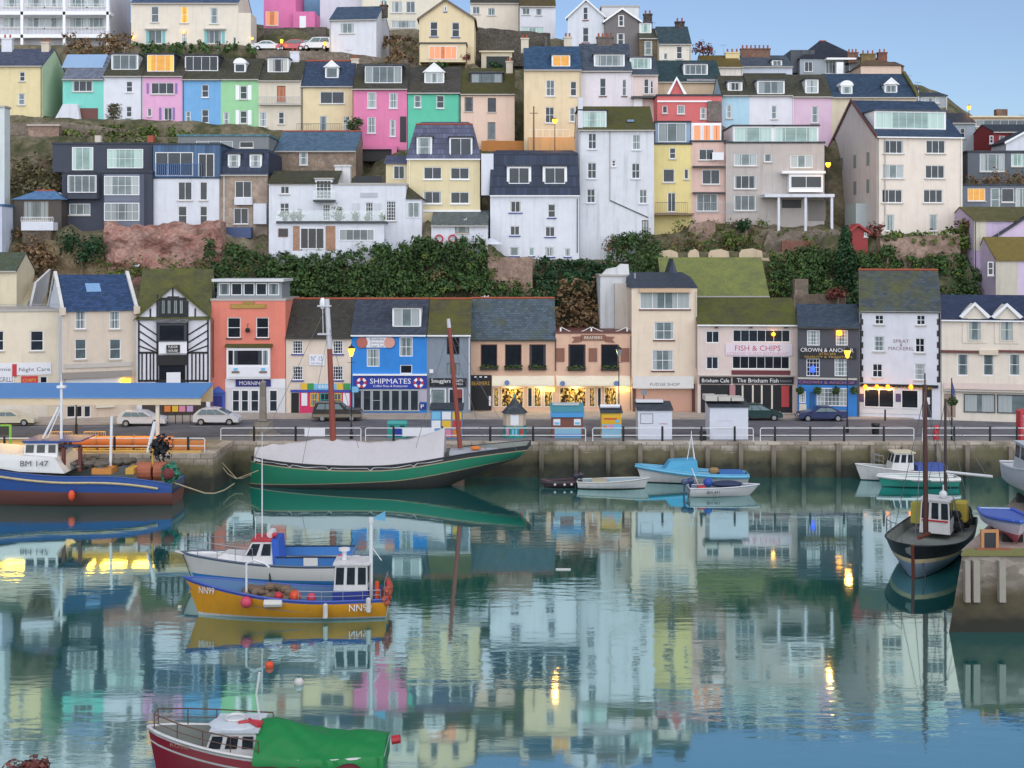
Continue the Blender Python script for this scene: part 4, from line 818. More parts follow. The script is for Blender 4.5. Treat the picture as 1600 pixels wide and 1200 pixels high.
# ---- big cream corner house
h = hs('corner_house', 'big cream four-storey corner house with a long glazed attic dormer', 'house', 146, 1370, 1504, 362, 214, paint('f6ead8', .2), D=15, yaw=6.5, gutter=WHITE, roof=('ridge', 160, slate('34465e', .05), .5, None), sill=SILLM, wall_side=paint('d6d0ca', .4),  # greyer side colour has the shade of the turned-away wall painted in
  wins=[(1380,219,1412,240,'3x1','d'),(1447,219,1477,240,'3x1','d'),(1379,257,1412,279,'3x1','p'),(1446,258,1476,279,'3x1','d'),(1378,296,1410,317,'3x1','d'),(1443,296,1473,317,'3x1','d'),(1384,335,1398,361,'2x1','p'),(1452,335,1465,361,'2x1','p')])
dormer(h, 1366, 173, 1478, 204, '9x1', 'g', 'flat', inset=.15)
dw = [o for o in h.root.children if o.name.startswith('dormer')][-1]
m = MB(); k = h.k; bb = MB(); bb.prism([(-.1,-.3,h.ze-.25),(-.1,h.vr,h.zr-.05),(-.1,h.D,h.ze-.25),(-.1,h.D,h.ze+.2),(-.1,h.vr,h.zr+.3),(-.1,-.3,h.ze+.2)], (-.12,0,0)); bb.build('bargeboard', BROWNP, h.root)
for v in (2.2, 6.2, 10.5):
    for z in (h.ze-3.2, h.ze-6.4):
        w = MB(); w.box(-.03,-.003,v,v+.8,z,z+1.6); w.build('side_window', PANE['e'], h.root)
mm = MB(); mm.box(-1.3,-.01,3,6.5,h.ze-10.8,h.ze-7.6); mm.build('side_bay', plain('bay_pale','b8c6c8',.3), h.root); pipe(h, 1383, 216, 355, GUT); pipe(h, 1502, 216, 350, WHITE)
# ---- stacked houses at the right edge
h = hs('house', 'slate-clad house with one orange lit window at the right edge', 'house', 150, 1504, 1640, 332, 290, paint('7a8290', .3), D=9, drop=5, gutter=None, roof=('flat', SLB), wins=[(1512,294,1540,314,'3x1','l'),(1548,294,1563,330,'1x2','p'),(1565,294,1585,316,'1x1','d'),(1587,294,1610,330,'2x1','p')])
h = hs('house', 'grey dormered house with pale sliding windows above the orange lit window', 'house', 158, 1512, 1640, 275, 238, paint('6c747e', .3), D=9, drop=5, gutter=None, roof=('flat', SLB), wins=[(1531,240,1570,268,'3x1','p'),(1580,240,1600,260,'2x1','g')])
u, z = h.loc(1530, 272, -2)
h = hs('red_house', 'dark red house with small white windows near the right edge', 'house', 165, 1552, 1640, 238, 206, paint('a03a40', .3), D=8, drop=6, roof=('ridge', 196, SLB, .5, None), wins=[(1561,212,1570,226,'1x2','p'),(1546,212,1552,224,'1x2','d')])
h = hs('flat_roofed_house', 'long cream flat-roofed house on the skyline at the right', 'house', 178, 1517, 1680, 200, 184, paint('e6cdae', .2), D=9, drop=8, gutter=None, roof=('flat', CREAM, .5), wins=[(1525,187,1640,198,'9x1','e')])
u, z = h.loc(1564, 171, 4); MB().box(u-.8,u+.8,3.6,4.6,h.ze,z).build('chimney', stone('8a6a58','6d5246',2), h.roof)
h = hs('terraced_house', 'pale grey house sliver between the big corner house and the red house', 'house', 172, 1488, 1524, 240, 192, paint('aebbc4', .3), D=8, drop=6, roof=('ridge', 178, SLB, .5, None), wins=[(1500,200,1508,216,'1x2','d')])
h = hs('gabled_annex', 'white gabled annex in front of the dark red house', 'annex', 160, 1572, 1640, 240, 222, WHI, D=5, drop=4, roof=('gable', (1606,204), SLB), gutter=None)
h = hs('lilac_house', 'lilac house with a sloping roof edge and white balcony at the right edge', 'house', 141, 1522, 1640, 462, 345, paint('d4bfe0', .2), D=9, drop=3, gutter=None, roof=('ridge', 325, slate('6a6440', .6), .5, None), wins=[(1534,386,1542,402,'1x1','d'),(1586,356,1594,372,'1x1','d')])
slabbox(h, 1543, 1567, 401, 418, -1.2, -.01, WHI, 'balcony'); slabbox(h, 1522, 1541, 345, 392, -.05, -.003, paint('d8d2bc', .4), 'bare_panel')
m = MB(); a, za = h.loc(1556, 372, -.6); b2, zb = h.loc(1640, 318, -.6); m.prism([(a,-.6,za),(b2,-.6,zb),(b2,-.6,zb-3.5),(a,-.6,za-2.2)], (0,.58,0)); wg = m.build('sloping_gable', paint('dcc6e4', .2), h.root)
m = MB(); m.prism([(a-.2,-.8,za-.05),(b2,-.8,zb),(b2,-.8,zb+.22),(a-.2,-.8,za+.18)], (0,1.2,0)); m.build('roof_edge', SLB, wg)
h = hs('lilac_cottage', 'lower lilac and cream cottage with a mossy ochre roof at the right edge', 'cottage', 136.5, 1556, 1680, 466, 406, paint('dcc8e2', .2), D=6, drop=6, gutter=None, roof=('ridge', 372, slate('7a6c34', .8, '7e7038'), .6, None), wins=[(1543,409,1552,430,'1x2','d')])
slabbox(h, 1556, 1590, 407, 466, -.05, -.003, paint('d2ccb8', .4), 'bare_panel')
# ---- upper terrace, left to right
TG = 'row of coloured terrace houses'
def ter(label, x0, x1, yb, ye, yr, col, Y=168, rm=None, **kw):
    return house('terraced_house', label, 'house', Y, x0, x1, yb, ye, paint(col, .2), D=kw.pop('D', 8), group=TG, drop=4,
                 roof=('ridge', yr, rm or SLM, kw.pop('fr', .5), kw.pop('cap', None)), **kw)
CH = paint('ddd2bc', .5)
h = ter('pale yellow house with a mint green side wall at the left border', -30, 66, 178, 103, 78, 'f0e0a8', 167, slate('4a5266', .1), chim=[(12,60,1.4,2.4,4,WHI),(72,66,1.0,2.0,4,CH)], wall_side=paint('c4e0b8', .2), D=9, wins=[(30,112,39,127,'1x2','c'),(28,146,39,164,'1x2','p')])
h = ter('aqua house with a blue glazed lean-to roof and garage door', 98, 162, 186, 124, 88, '7ee0d2', 168, slate('6d7484', .05), wins=[(113,126,145,143,'3x1','d'),(108,164,117,178,'1x1','d')])
sign(h, 125, 169, 153, 186, BROWNP, name='garage_door', v=-.04); r = MB(); a = h.loc(104,84,3); 
v = on_roof(h, 130, 100); u0, u1 = h.loc(100,0,v)[0], h.loc(164,0,v)[0]; r.slab([(u0,v-.9,h.ze+h.k*(v-.9)+.3),(u1,v-.9,h.ze+h.k*(v-.9)+.3),(u1,v+1.3,h.ze+h.k*(v+1.3)+.3),(u0,v+1.3,h.ze+h.k*(v+1.3)+.3)], .1); r.build('roof_glazing', plain('roof_glass','9dbadc',.1), h.roof)
m = MB(); ua, za = h.loc(98,166); m.prism([(ua-1,-.8,za-2.2),(ua+2.6,-.8,za-2.2),(ua+2.2,-.8,za+.2),(ua+.3,-.8,za+.2)], (0,.78,0)); m.build('porch', WHI, h.root)
h = ter('white house with a climbing plant on its front and one wide flat dormer', 162, 223, 190, 119, 88, 'e8ebf6', 168, SLM, wins=[(197,127,207,144,'1x2','d'),(197,166,206,183,'1x2','d')], dorm=[(174,85,216,110,'3x1','e')], sill=WHI)
mm = MB()
for i in range(260):
    u, z = h.loc(R.triangular(166,192,178), R.uniform(162,186)); c = Vector((u,-.12,z)); e = Vector((R.uniform(-1,1),-.2,R.uniform(-1,1))).normalized()*.12; g = Vector((e.z,-.3,-e.x))*.6; mm.quad(c-e,c-g,c+e,c+g)
mm.build('climbing_plant', LEAFS, h.root)
h = ter('candy pink house with purple shutters and a lit attic dormer', 223, 285, 196, 119, 88, 'f2b4de', 168, SLM, wins=[(236,129,272,147,'3x1','d'),(230,169,237,182,'1x1','e'),(256,168,269,188,'2x1','d')], dorm=[(229,85,273,113,'3x1','l','flat',SLB)])
for a in (229, 273.5, 248.5, 269.5): shutter(h, a, 130 if a in (229,273.5) else 168, a+3.6, 146 if a in (229,273.5) else 187, plain('purple_shutter','8f78b4'))
h = ter('sky blue house with a wide glazed dormer and white sashes', 285, 345, 199, 124, 92, '78b8ee', 168, SLM, wins=[(315,132,326,152,'1x2','d'),(315,171,326,192,'1x2','d'),(290,174,298,190,'1x2','e')], dorm=[(288,87,342,112,'4x1','c','flat',SLB)], sill=WHI)
h = ter('pale green house with white shutters and a small arched dormer', 345, 404, 199, 124, 93, 'a2dfa6', 168, SLM, wins=[(375,134,386,155,'1x2','d'),(375,173,386,193,'1x2','d'),(349,175,358,198,'1x2','p')], dorm=[(366,99,384,114,'1x1','d','arch')])
for y in (133, 172):
    for a in (368, 387): shutter(h, a, y, a+6, y+23, WHITE)
h = ter('cream house with an orange-brown blind upstairs and scaffold-like balcony', 404, 470, 201, 126, 96, 'e6dcc4', 168, SLM, wins=[(433,134,446,159,'1x1','k',BROWNP),(405,175,417,198,'1x2','p'),(435,175,444,194,'1x2','d')], dorm=[(418,91,451,114,'3x1','c','flat')], chim=[(461,81,1.2,2,4,WHI)])
band(h, 404, 162, 470, 164, SILLM, 'balcony_slab', -.6); railing(h, 405, 469, 151, 162, -.6, STEEL, bar=.012)
h = ter('buttery yellow house with a diamond-shaped eyebrow dormer and one big picture window', 471, 551, 208, 135, 97, 'f2dfae', 168, slate('36465e', .05), wins=[(500,143,538,162,'2x1','d'),(499,181,511,205,'1x2','e'),(536,182,547,207,'1x2','p')], dorm=[(508,105,529,123,'1x1','e','gable')], cap=POT, chim=[(555,92,1.0,1.8,4,CH)])
railing(h, 463, 533, 193, 207, -1.2, DGREY, bar=.012)
h = ter('strong pink house with tall white sashes, fanlight door and a four-pane dormer', 552, 636, 240, 139, 101, 'ec86b4', 166, slate('40403c', .5, '4a4826'), wins=[(574,144,588,169,'2x2','p'),(608,145,621,169,'2x2','p'),(574,183,587,208,'2x2','p'),(609,187,618,213,'1x2','p')], dorm=[(569,103,629,131,'5x1','e','flat',SLB)], sill=WHI, fr=.55)
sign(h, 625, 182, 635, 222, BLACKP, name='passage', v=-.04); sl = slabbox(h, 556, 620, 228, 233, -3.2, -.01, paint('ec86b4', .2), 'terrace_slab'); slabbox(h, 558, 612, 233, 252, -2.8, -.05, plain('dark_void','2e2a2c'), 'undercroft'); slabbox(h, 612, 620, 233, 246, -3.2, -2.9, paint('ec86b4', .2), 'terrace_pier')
h = ter('jade green house with a small gabled dormer and two white sashes', 637, 719, 222, 145, 106, '5cd0ae', 166, slate('44423e', .4, '4c4828'), wins=[(647,149,658,168,'1x2','e'),(682,149,694,169,'1x2','d')], dorm=[(663,113,694,131,'3x1','p','gable')], sill=WHI)
h = ter('pale peach house with dark-framed windows and window boxes', 720, 804, 232, 147, 108, 'f2d6be', 166, slate('46462e', .7, '54521f'), frame=DGREY, wins=[(726,152,739,174,'1x2','d'),(762,153,775,175,'1x2','d'),(762,191,774,217,'1x1','e')], dorm=[(735,114,786,131,'3x1','e','flat')], chim=[(796,96,.9,2.6,3.5,CH)])
m = slabbox(h, 752, 822, 220, 236, -1.8, -.3, paint('c8853e', .3), 'garden_wall')  # orange lamplight falling on this garden wall is painted into its colour
# ---- cream and white pair with the street lamp
h = house('terraced_house', 'tall cream house with a blue slate roof, lit dormer and street lamp before it', 'house', 163, 819, 908, 240, 109, paint('eedcb2', .2), D=9, drop=5, roof=('ridge', 74, slate('34506e', 0), .5, None), sill=WHI, wins=[(853,125,867,150,'2x2','e'),(891,127,901,150,'1x2','d'),(852,167,866,192,'2x2','d'),(890,168,899,190,'1x2','e')], dorm=[(862,86,891,105,'2x1','l')], chim=[(820,60,1.0,2.0,4.5,CH)])
railing(h, 828, 890, 202, 214, -2.2, WHITE, n=6); slabbox(h, 826, 908, 214, 240, -2.3, -.3, paint('e8b878', .3), 'terrace_wall')  # terrace wall's amber tone is street-lamp glow put into the base colour
h = house('terraced_house', 'white house with oriel windows and a curved glazed attic strip', 'house', 164, 908, 987, 200, 111, paint('e9e4ec', .2), D=9, drop=5, roof=('ridge', 70, slate('46505e', .15), .5, None), sill=BROWNP, wins=[(937,122,947,150,'1x2','d'),(972,124,979,150,'1x2','e')], dorm=[(928,85,976,105,'5x1','p')], chim=[(945,58,2.2,1.6,4.5,stone('7d736c','655c58',2),4),(887,58,1.0,1.8,4.5,CH)])
h = house('terraced_house', 'narrow blush house with a white bay beside the white oriel house', 'house', 164, 987, 1028, 190, 117, paint('ecd9cf', .2), D=9, drop=5, roof=('ridge', 92, slate('46505e', .15), .5, None), wins=[(1006,123,1014,147,'1x2','d'),(1016,126,1021,147,'1x2','d')], dorm=[(984,90,1018,109,'3x1','g')])
slabbox(h, 987, 1024, 150, 153, -1.0, -.01, DGREY, 'balcony'); slabbox(h, 990, 1004, 154, 176, -.3, -.01, WHITE, 'porch')
h = house('gabled_house', 'coral red house with a pointed gable and a white string band', 'house', 160, 1027, 1128, 192, 150, paint('e0706e', .2), D=8, drop=5, gutter=None, roof=('flat', SLB), wins=[(1035,165,1043,177,'1x1','d'),(1058,164,1070,178,'2x1','e'),(1094,168,1104,186,'1x2','p')])
band(h, 1027, 157, 1112, 159.5, WHITE, 'string_band'); u0, z0 = h.loc(1044,150,.3); u1 = h.loc(1070,0,.3)[0]; zt = h.loc(1056,123,.3)[1]
g = MB().prism([(u0,.3,h.ze+.224),(u1,.3,h.ze+.224),((u0+u1)/2,.3,zt)], (0,4,0)).build('gable', paint('e0706e', .2), h.root); um = (u0+u1)/2
m = MB(); m.prism([(u0-.3,.0,h.ze+.1),(um,.0,zt+.25),(um,.0,zt-.15),(u0+.05,.0,h.ze+.0)], (0,.28,0)); m.prism([(um,.0,zt+.25),(u1+.3,.0,h.ze+.1),(u1-.05,.0,h.ze),(um,.0,zt-.15)], (0,.28,0)); m.build('bargeboard', WHITE, g)
slabbox(h, 1106, 1127, 158, 190, -.4, -.01, stone('8c827c','6f6662',2), 'stone_panel')
h = house('terraced_house', 'beige gabled house end with two stacked white dormers behind the coral house', 'house', 168, 1020, 1128, 160, 128, paint('ddc4a0', .3), D=10, drop=5, roof=('ridge', 96, slate('30464a', .1), .5, None), wins=[])
dormer(h, 1068, 100, 1106, 118, '4x1', 'e'); dormer(h, 1073, 124, 1121, 149, '5x1', 'c', v=-.6)
PT = 'pastel terrace right of the coral house'
def ter2(label, x0, x1, yb, ye, yr, col, rm, **kw): return house('terraced_house', label, 'house', 161, x0, x1, yb, ye, paint(col, .2), D=8, drop=5, group=PT, roof=('ridge', yr, rm, .5, None), **kw)
h = ter2('baby blue house in the pastel terrace', 1128, 1171, 200, 149, 120, 'b4ddf0', SLM, wins=[(1135,164,1144,185,'1x2','p')], dorm=[(1137,128,1160,143,'2x1','c')])
h = ter2('whitish house in the pastel terrace with a wide dormer', 1171, 1238, 200, 149, 116, 'ecebf4', SLM, wins=[(1205,165,1214,186,'1x2','p')], dorm=[(1183,126,1226,148,'2x1','e')])
h = ter2('dusty rose house in the pastel terrace with one tall dormer', 1238, 1300, 215, 151, 118, 'ecc9e0', SLM, wins=[(1268,166,1279,192,'1x2','p')], dorm=[(1258,124,1279,147,'1x2','p')])
h = house('terraced_house', 'cream house with a broad blue slate roof and two small white dormers', 'house', 161, 1300, 1432, 190, 152, paint('e6d8b8', .2), D=9, drop=5, group=PT, roof=('ridge', 117, slate('34495f', .05), .6, None), dorm=[(1314,134,1332,148,'1x1','p','arch'),(1382,132,1402,146,'2x1','e','gable')])
m = MB(); m.prism([(h.W-.15,-.3,h.ze+.1),(h.W-.15,h.vr,h.zr+.1),(h.W-.15,h.vr,h.zr+.5),(h.W-.15,-.3,h.ze+.45)], (.4,0,0)); m.build('coping', slate('6a6840', .6), h.root)
# ---- top of the hill
Z2 = 188
h = house('apartment_block', 'white flat-roofed apartment block with long balconies in the top left corner', 'apartment block', 186, -80, 172, 70, -60, paint('d8d8e2', .2), D=10, drop=4, gutter=None, roof=('flat', GUT), wins=[(a, y, a+28, y+17, '3x1', 'p') for y in (-6, 27) for a in (-30, 4, 42, 70, 108, 136)])
for y in (18, 54):
    slabbox(h, -80, 172, y, y+5, -1.8, -.01, WHITE, 'balcony_slab'); railing(h, -78, 171, y-12, y, -1.7, WHITE, n=40, bar=.014)
for a in (34, 100, 168): slabbox(h, a-2, a+2, -60, 72, -1.8, -1.5, WHITE, 'balcony_post')
h = house('house', 'wide cream house with turquoise shutters, three outdoor lights and lit stair window', 'house', 184, 205, 372, 68, 5, paint('efe6d2', .2), D=10, drop=4, roof=('ridge', -18, slate('4a5a74', .1), .5, None), wins=[(236,10,248,35,'1x2','e'),(282,10,294,36,'1x2','l'),(328,12,341,37,'1x2','p'),(232,47,253,68,'2x1','e'),(283,48,293,67,'1x2','p'),(323,47,346,68,'2x1','e'),(364,58,369,70,'1x1','d')])
for a in (228.5, 253.5, 319.5, 346.5): shutter(h, a, 48, a+4.5, 68, plain('turquoise_shutter','7cc0c4'))
for a in (226, 318): band(h, a, 44, a+34, 46, SILLM, 'window_hood', -.5)
slabbox(h, 372, 392, 20, 80, -.1, 4, paint('efe6d2', .2), 'side_wing')
WARM = emit('warm_lamp', 'ffa828', 6)
for a, y in ((207,58),(287,50),(394,60)): u, z = h.loc(a, y, -.4); MB().ball((u,-.4,z), .16).build('wall_lantern', WARM, h.root)
h = house('house', 'hot pink house with a peach lit window and an annex at the top', 'house', 196, 412, 462, 45, -30, paint('ec7cb6', .2), D=8, drop=4, roof=('flat', SLB), gutter=None, wins=[(415,17,435,40,'1x1','o')]); slabbox(h, 458, 492, 18, 46, -1, 5, paint('ec7cb6', .2), 'annex'); sign(h, 468, 25, 478, 45, WHITE, name='door', v=-1.05)
h = house('house', 'pale lilac-white rendered house beyond the hot pink annex', 'house', 200, 500, 572, 45, -30, paint('dcdcea', .2), D=8, drop=4, roof=('flat', SLB), gutter=None)
h = house('house', 'sky blue house block behind the pink annex', 'house', 206, 462, 502, 40, -30, paint('8cc0e6', .2), D=8, drop=4, roof=('flat', SLB), gutter=None)
h = house('white_cottage', 'white cottage with a dark blue-grey slate roof on the lane beside parked cars', 'cottage', 180, 515, 588, 95, 31, paint('e6e9f2', .2), D=9, drop=4, roof=('ridge', 12, slate('46586c', .15), .5, None), wins=[(531,36,554,52,'2x1','p')], chim=[(600,8,1.0,1.8,4,stone('5c5450','4a4440',2))], yaw=-6)
h = house('house', 'cream villa with tall french windows, partly behind the gabled yellow house', 'house', 198, 565, 690, 46, -20, paint('e9e4cc', .2), D=9, drop=5, roof=('flat', GUT), gutter=None, wins=[(611,2,629,20,'3x1','p'),(634,2,649,20,'2x1','e'),(611,32,650,44,'5x1','p'),(592,-10,606,10,'2x1','g')])
h = house('gabled_house', 'cream house with a wide front gable and a large peach lit picture window', 'house', 178, 655, 741, 98, 29, paint('efdcae', .2), D=9, drop=4, gutter=None, roof=('gable', (696,0), slate('4e4c44',.4), plain('brown_barge','6e5f52')), sill=plain('blue_sill','33459a'), wins=[(672,34,684,57,'1x2','c'),(706,35,718,58,'1x2','c'),(694,10,698,18,'1x1','e')])
pr = slabbox(h, 656, 728, 68, 97, -2.4, -.01, paint('efdcae', .2), 'front_extension'); window(h, h.loc(670,0,-2.4)[0], h.loc(714,0,-2.4)[0], h.loc(690,93,-2.4)[1], h.loc(690,72,-2.4)[1], (0,0,0,0,'5x1','o'), -2.48, pr); band(h, 654, 66, 730, 68, DGREY, 'extension_roof', -2.6, -.02)
h = house('house', 'long cream house under a mossy roof running along the top of the hill', 'house', 199, 735, 812, 60, 5, paint('efe4ce', .2), D=8, drop=6, roof=('ridge', -8, SLM, .5, None), wins=[(738,10,750,22,'2x1','e'),(762,12,774,24,'2x1','e')])
h = house('house', 'white house with a band of windows left of the tall white gable', 'house', 194, 812, 868, 60, 10, paint('e6e8f0', .2), D=9, drop=6, roof=('ridge', -6, slate('5c4f34', .7, '5e5226'), .5, None), wins=[(816,12,828,23,'2x1','e'),(837,13,847,24,'1x1','e'),(814,42,850,56,'6x1','g')])
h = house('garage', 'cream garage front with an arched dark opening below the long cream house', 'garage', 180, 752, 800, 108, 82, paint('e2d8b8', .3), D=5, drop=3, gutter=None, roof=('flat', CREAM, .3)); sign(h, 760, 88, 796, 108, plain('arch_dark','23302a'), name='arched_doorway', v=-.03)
h = house('gabled_house', 'tall white gabled house with two sash windows on the ridge', 'house', 182, 887, 944, 72, 26, paint('e4eaf4', .2), D=12, drop=4, yaw=-12, gutter=None, roof=('gable', (916,0), slate('5a5048', .3), WHITE), sill=plain('red_sill','8e3a3a'), wins=[(911,11,919,31,'1x2','d'),(910,43,920,66,'1x2','d')])
h = house('gabled_house', 'slate-grey gabled house with white verge right of the white gable', 'house', 180, 945, 1000, 85, 33, paint('7e7a78', .3), D=10, drop=4, gutter=None, roof=('gable', (972,14), slate('4e4c48', .3), WHITE), wins=[(966,24,975,41,'1x2','c'),(964,52,976,72,'1x2','c')])
h = house('house', 'white box house just behind the slate-grey gable', 'house', 190, 940, 998, 60, 11, paint('e4e6ea', .2), D=6, drop=6, gutter=None, roof=('flat', GUT))
h = house('stone_house', 'brown stone house with a flat white dormer and mossy roof near the crest', 'house', 178, 999, 1034, 95, 60, stone('8f8064','766a54',2), D=8, drop=4, roof=('ridge', 46, SLM, .5, None), wins=[(1007,64,1019,86,'1x2','p')], dorm=[(999,36,1018,53,'3x1','g')], chim=[(1012,22,1.2,2.2,4,stone('4c4644','3c3836',2))])
h = house('house', 'small cream house with a dark green slate roof at the end of the upper row', 'house', 176, 1030, 1080, 97, 69, paint('f0ead6', .2), D=8, drop=4, roof=('ridge', 43, slate('384a50', .1), .5, None), wins=[(1037,83,1043,93,'1x1','e'),(1057,72,1066,92,'1x2','d')], chim=[(1062,34,1.3,2.2,4,stone('4c4644','3c3836',2))])
h = house('house', 'white house gable with an ochre mossy roof and clustered chimney stack', 'house', 178, 1100, 1160, 130, 105, paint('ece6da', .2), D=10, drop=5, roof=('ridge', 88, slate('6a5a30', .8, '6e5e28'), .5, None), chim=[(1144,82,2.0,2.2,4,paint('e6d49a'),3)])
h = house('house', 'pale blue-white house below a long stack of terracotta chimney pots', 'house', 186, 1150, 1238, 125, 104, paint('cdd8e8', .2), D=9, drop=6, roof=('ridge', 88, slate('4c5662', .2), .5, None), chim=[(1180,76,4.4,2.4,4,stone('8f6a58','7a5848',2),7)], dorm=[(1206,94,1222,104,'2x1','e')])
h = house('house', 'dark pyramid-roofed house with white veranda crowning the skyline', 'house', 196, 1250, 1345, 122, 92, paint('a9b4be', .3), D=10, drop=8, roof=('hip', 64, slate('2e333e', .1), .5, 4.2), gutter=None, wins=[(1257,96,1270,112,'2x1','d'),(1290,95,1306,115,'3x1','e'),(1312,97,1328,115,'2x1','d')]); slabbox(h, 1292, 1338, 90, 93, -1.6, -.01, WHITE, 'veranda_roof'); slabbox(h, 1307, 1318, 97, 118, -1.5, -1.2, WHITE, 'veranda_post')
MB().box(h.loc(1248,0)[0]-1,h.loc(1275,0)[0],1,8,h.ze-2,h.loc(1260,78,1)[1]).build('side_wing', slate('4c5058', .2), h.root)
h = house('house', 'blush pink house end with a brown roof and chimneys on the skyline', 'house', 190, 1345, 1408, 125, 103, paint('e8cdb6', .2), D=9, drop=8, roof=('hip', 92, slate('6a5644', .4), .5, 2.2), gutter=None, chim=[(1356,84,2.2,1.8,4,stone('8f7a4c','7a6840',2),3),(1378,82,1.4,2.2,4,stone('9a5c48','7a4c3c',2),2),(1332,82,1.6,1.6,5,stone('8f6a58','7a5848',2),3)])
h = house('house', 'brown-roofed house stepping down the skyline right of the blush house', 'house', 196, 1388, 1412, 130, 104, paint('8f7060', .3), D=9, drop=8, roof=('ridge', 98, slate('5a4438', .3), .5, None), gutter=None)
h = house('house', 'small dark house with a white dormer lower on the right skyline', 'house', 176, 1418, 1436, 155, 140, paint('8c98a8', .3), D=7, drop=6, roof=('ridge', 134, slate('3c4450', .2), .5, None), gutter=None)
h = house('house', 'house with white railing windows under the right skyline behind the corner house', 'house', 182, 1434, 1480, 165, 150, paint('aab4ba', .3), D=7, drop=6, roof=('ridge', 146, slate('3c4450', .2), .5, None), gutter=None, wins=[(1440,152,1468,161,'5x1','p')])
# ------------------------------------------------------------------ hillside
def hill_z(X, Y, A):
    d2 = (X[:,None]-A[None,:,0])**2 + ((Y[:,None]-A[None,:,1])*1.0)**2 + .15
    w = d2**-2.2; return (w*A[None,:,2]).sum(1)/w.sum(1)
def build_hill():
    A = list(ANCH)
    for i in range(-50, 60):
        x = i*2.0
        A += [(x,131,1.5),(x,133.5,2.0),(x,136,4),(x,138.5,8.5)]
        if -32 < x < 1: A += [(x,140.6,13),(x,142,17.0)]
        elif 1 <= x < 16: A += [(x,141,11.5),(x,143.5,15.5)]
        elif x >= 16: A += [(x,140.5,10.5),(x,142.5,13.5)]
        else: A += [(x,141,12.0)]
        A += [(x,215, max(30, 58-.28*max(0,x+10))), (x,235, max(24, 54-.28*max(0,x+10)))]
    # bank under the big corner house and the gardens
    for px in range(1290, 1520, 14):
        p = at(px, 364, 143.8); A.append((p.x, p.y, p.z-.3)); q = at(px, 385, 142.6); A.append((q.x, q.y, q.z)); q = at(px, 410, 140.5); A.append((q.x,q.y,q.z))
    for px in range(1010, 1290, 14):
        y = 352 + (1290-px)*.03; p = at(px, y, 148); A.append((p.x,p.y,p.z-.2)); q = at(px, 384, 146.8); A.append((q.x,q.y,q.z-.8))
    for px in range(165, 345, 12):
        p = at(px, 352, 144.6); A.append((p.x,p.y,p.z-.5)); q = at(px, 415, 141.6); A.append((q.x,q.y,q.z))
    for px in range(20, 420, 16):                 # scrubby bank over the dark block
        p = at(px, 214, 160); A.append((p.x, p.y, p.z)); p = at(px, 186+max(0,px-250)*.07, 166.3); A.append((p.x,p.y,p.z))
    A = np.array(A)
    xs = np.arange(-112, 118, 1.1); ys = np.concatenate([np.arange(131, 172, .8), np.arange(172, 262, 2.0)])
    gx, gy = np.meshgrid(xs, ys); X, Y = gx.ravel(), gy.ravel(); Z = np.zeros_like(X)
    for i in range(0, len(X), 2000): Z[i:i+2000] = hill_z(X[i:i+2000], Y[i:i+2000], A)
    Z += np.array([mnoise.noise(Vector((x*.35, y*.35, 0)))*.35 for x, y in zip(X, Y)])*(Y > 139)
    n, m = len(xs), len(ys)
    me = bpy.data.meshes.new('hillside')
    me.from_pydata(np.stack([X,Y,Z],1).tolist(), [], [(j*n+i, j*n+i+1, (j+1)*n+i+1, (j+1)*n+i) for j in range(m-1) for i in range(n-1)])
    me.polygons.foreach_set('use_smooth', [True]*len(me.polygons))
    o = bpy.data.objects.new('hillside', me); COL.objects.link(o); tag(o, kind='structure')
    mt, t, p = nt('hill_soil'); v = objvec(t, rnd=False)
    f = ramp(t, nz(t, v, .22, 6, .65), [(.40, G), (.6, W1)]); f2 = ramp(t, nz(t, v, .9, 6, .7), [(.42, G), (.62, W1)])
    a = mix(t, f2, lin('3c4628', .8), lin('5c5638', .85)); b = mix(t, f2, lin('6e6450', .8), lin('8f8570', .8))
    t.links.new(mix(t, f, a, b), p.inputs['Base Color']); p.inputs['Roughness'].default_value = .95; bump(t, p, nz(t, v, 3, 6), .8, .3)
    me.materials.append(mt); return o, A
HILL, AN = build_hill()
def hz(x, y): return float(hill_z(np.array([x]), np.array([y]), AN)[0])
# ------------------------------------------------------------------ ground, quay, water
def concrete(key, a, b, scale=.8):
    m, t, p = nt(key); v = objvec(t, rnd=False)
    f = ramp(t, nz(t, v, scale, 7, .65), [(.35, G), (.68, W1)])
    t.links.new(mix(t, f, lin(a, .8), lin(b, .8)), p.inputs['Base Color']); p.inputs['Roughness'].default_value = .8; bump(t, p, nz(t, v, 14, 3), .3, .02); return m
ASPH = concrete('asphalt', '5c5d63', '74747a', .5); PAVE = concrete('paving', 'a89c92', 'c0b4a6', .7); PROM = concrete('quay_concrete', '7e7f82', '93938f', .5); SEABED = plain('seabed', '3a4440', .9)
S1 = plain('painted_line', 'd8d8d4', .7)
g = MB(); g.quad((-600,-60,-6),(600,-60,-6),(600,900,-6),(-600,900,-6)); tag(g.build('ground', SEABED), kind='structure')
g = MB(); g.box(-130,130,109.0,160,-6,2.96); tag(g.build('quay_ground', PROM), kind='structure')
g = MB(); g.box(-130,-24.72,101.62,108.99,-6,3.1); tag(g.build('jetty_ground', concrete('jetty_concrete','a8a290','8d8672',.6)), kind='structure')
g = MB(); g.quad((-130,111.5,2.985),(130,111.5,2.985),(130,123.6,2.985),(-130,123.6,2.985)); tag(g.build('road', ASPH), kind='structure')
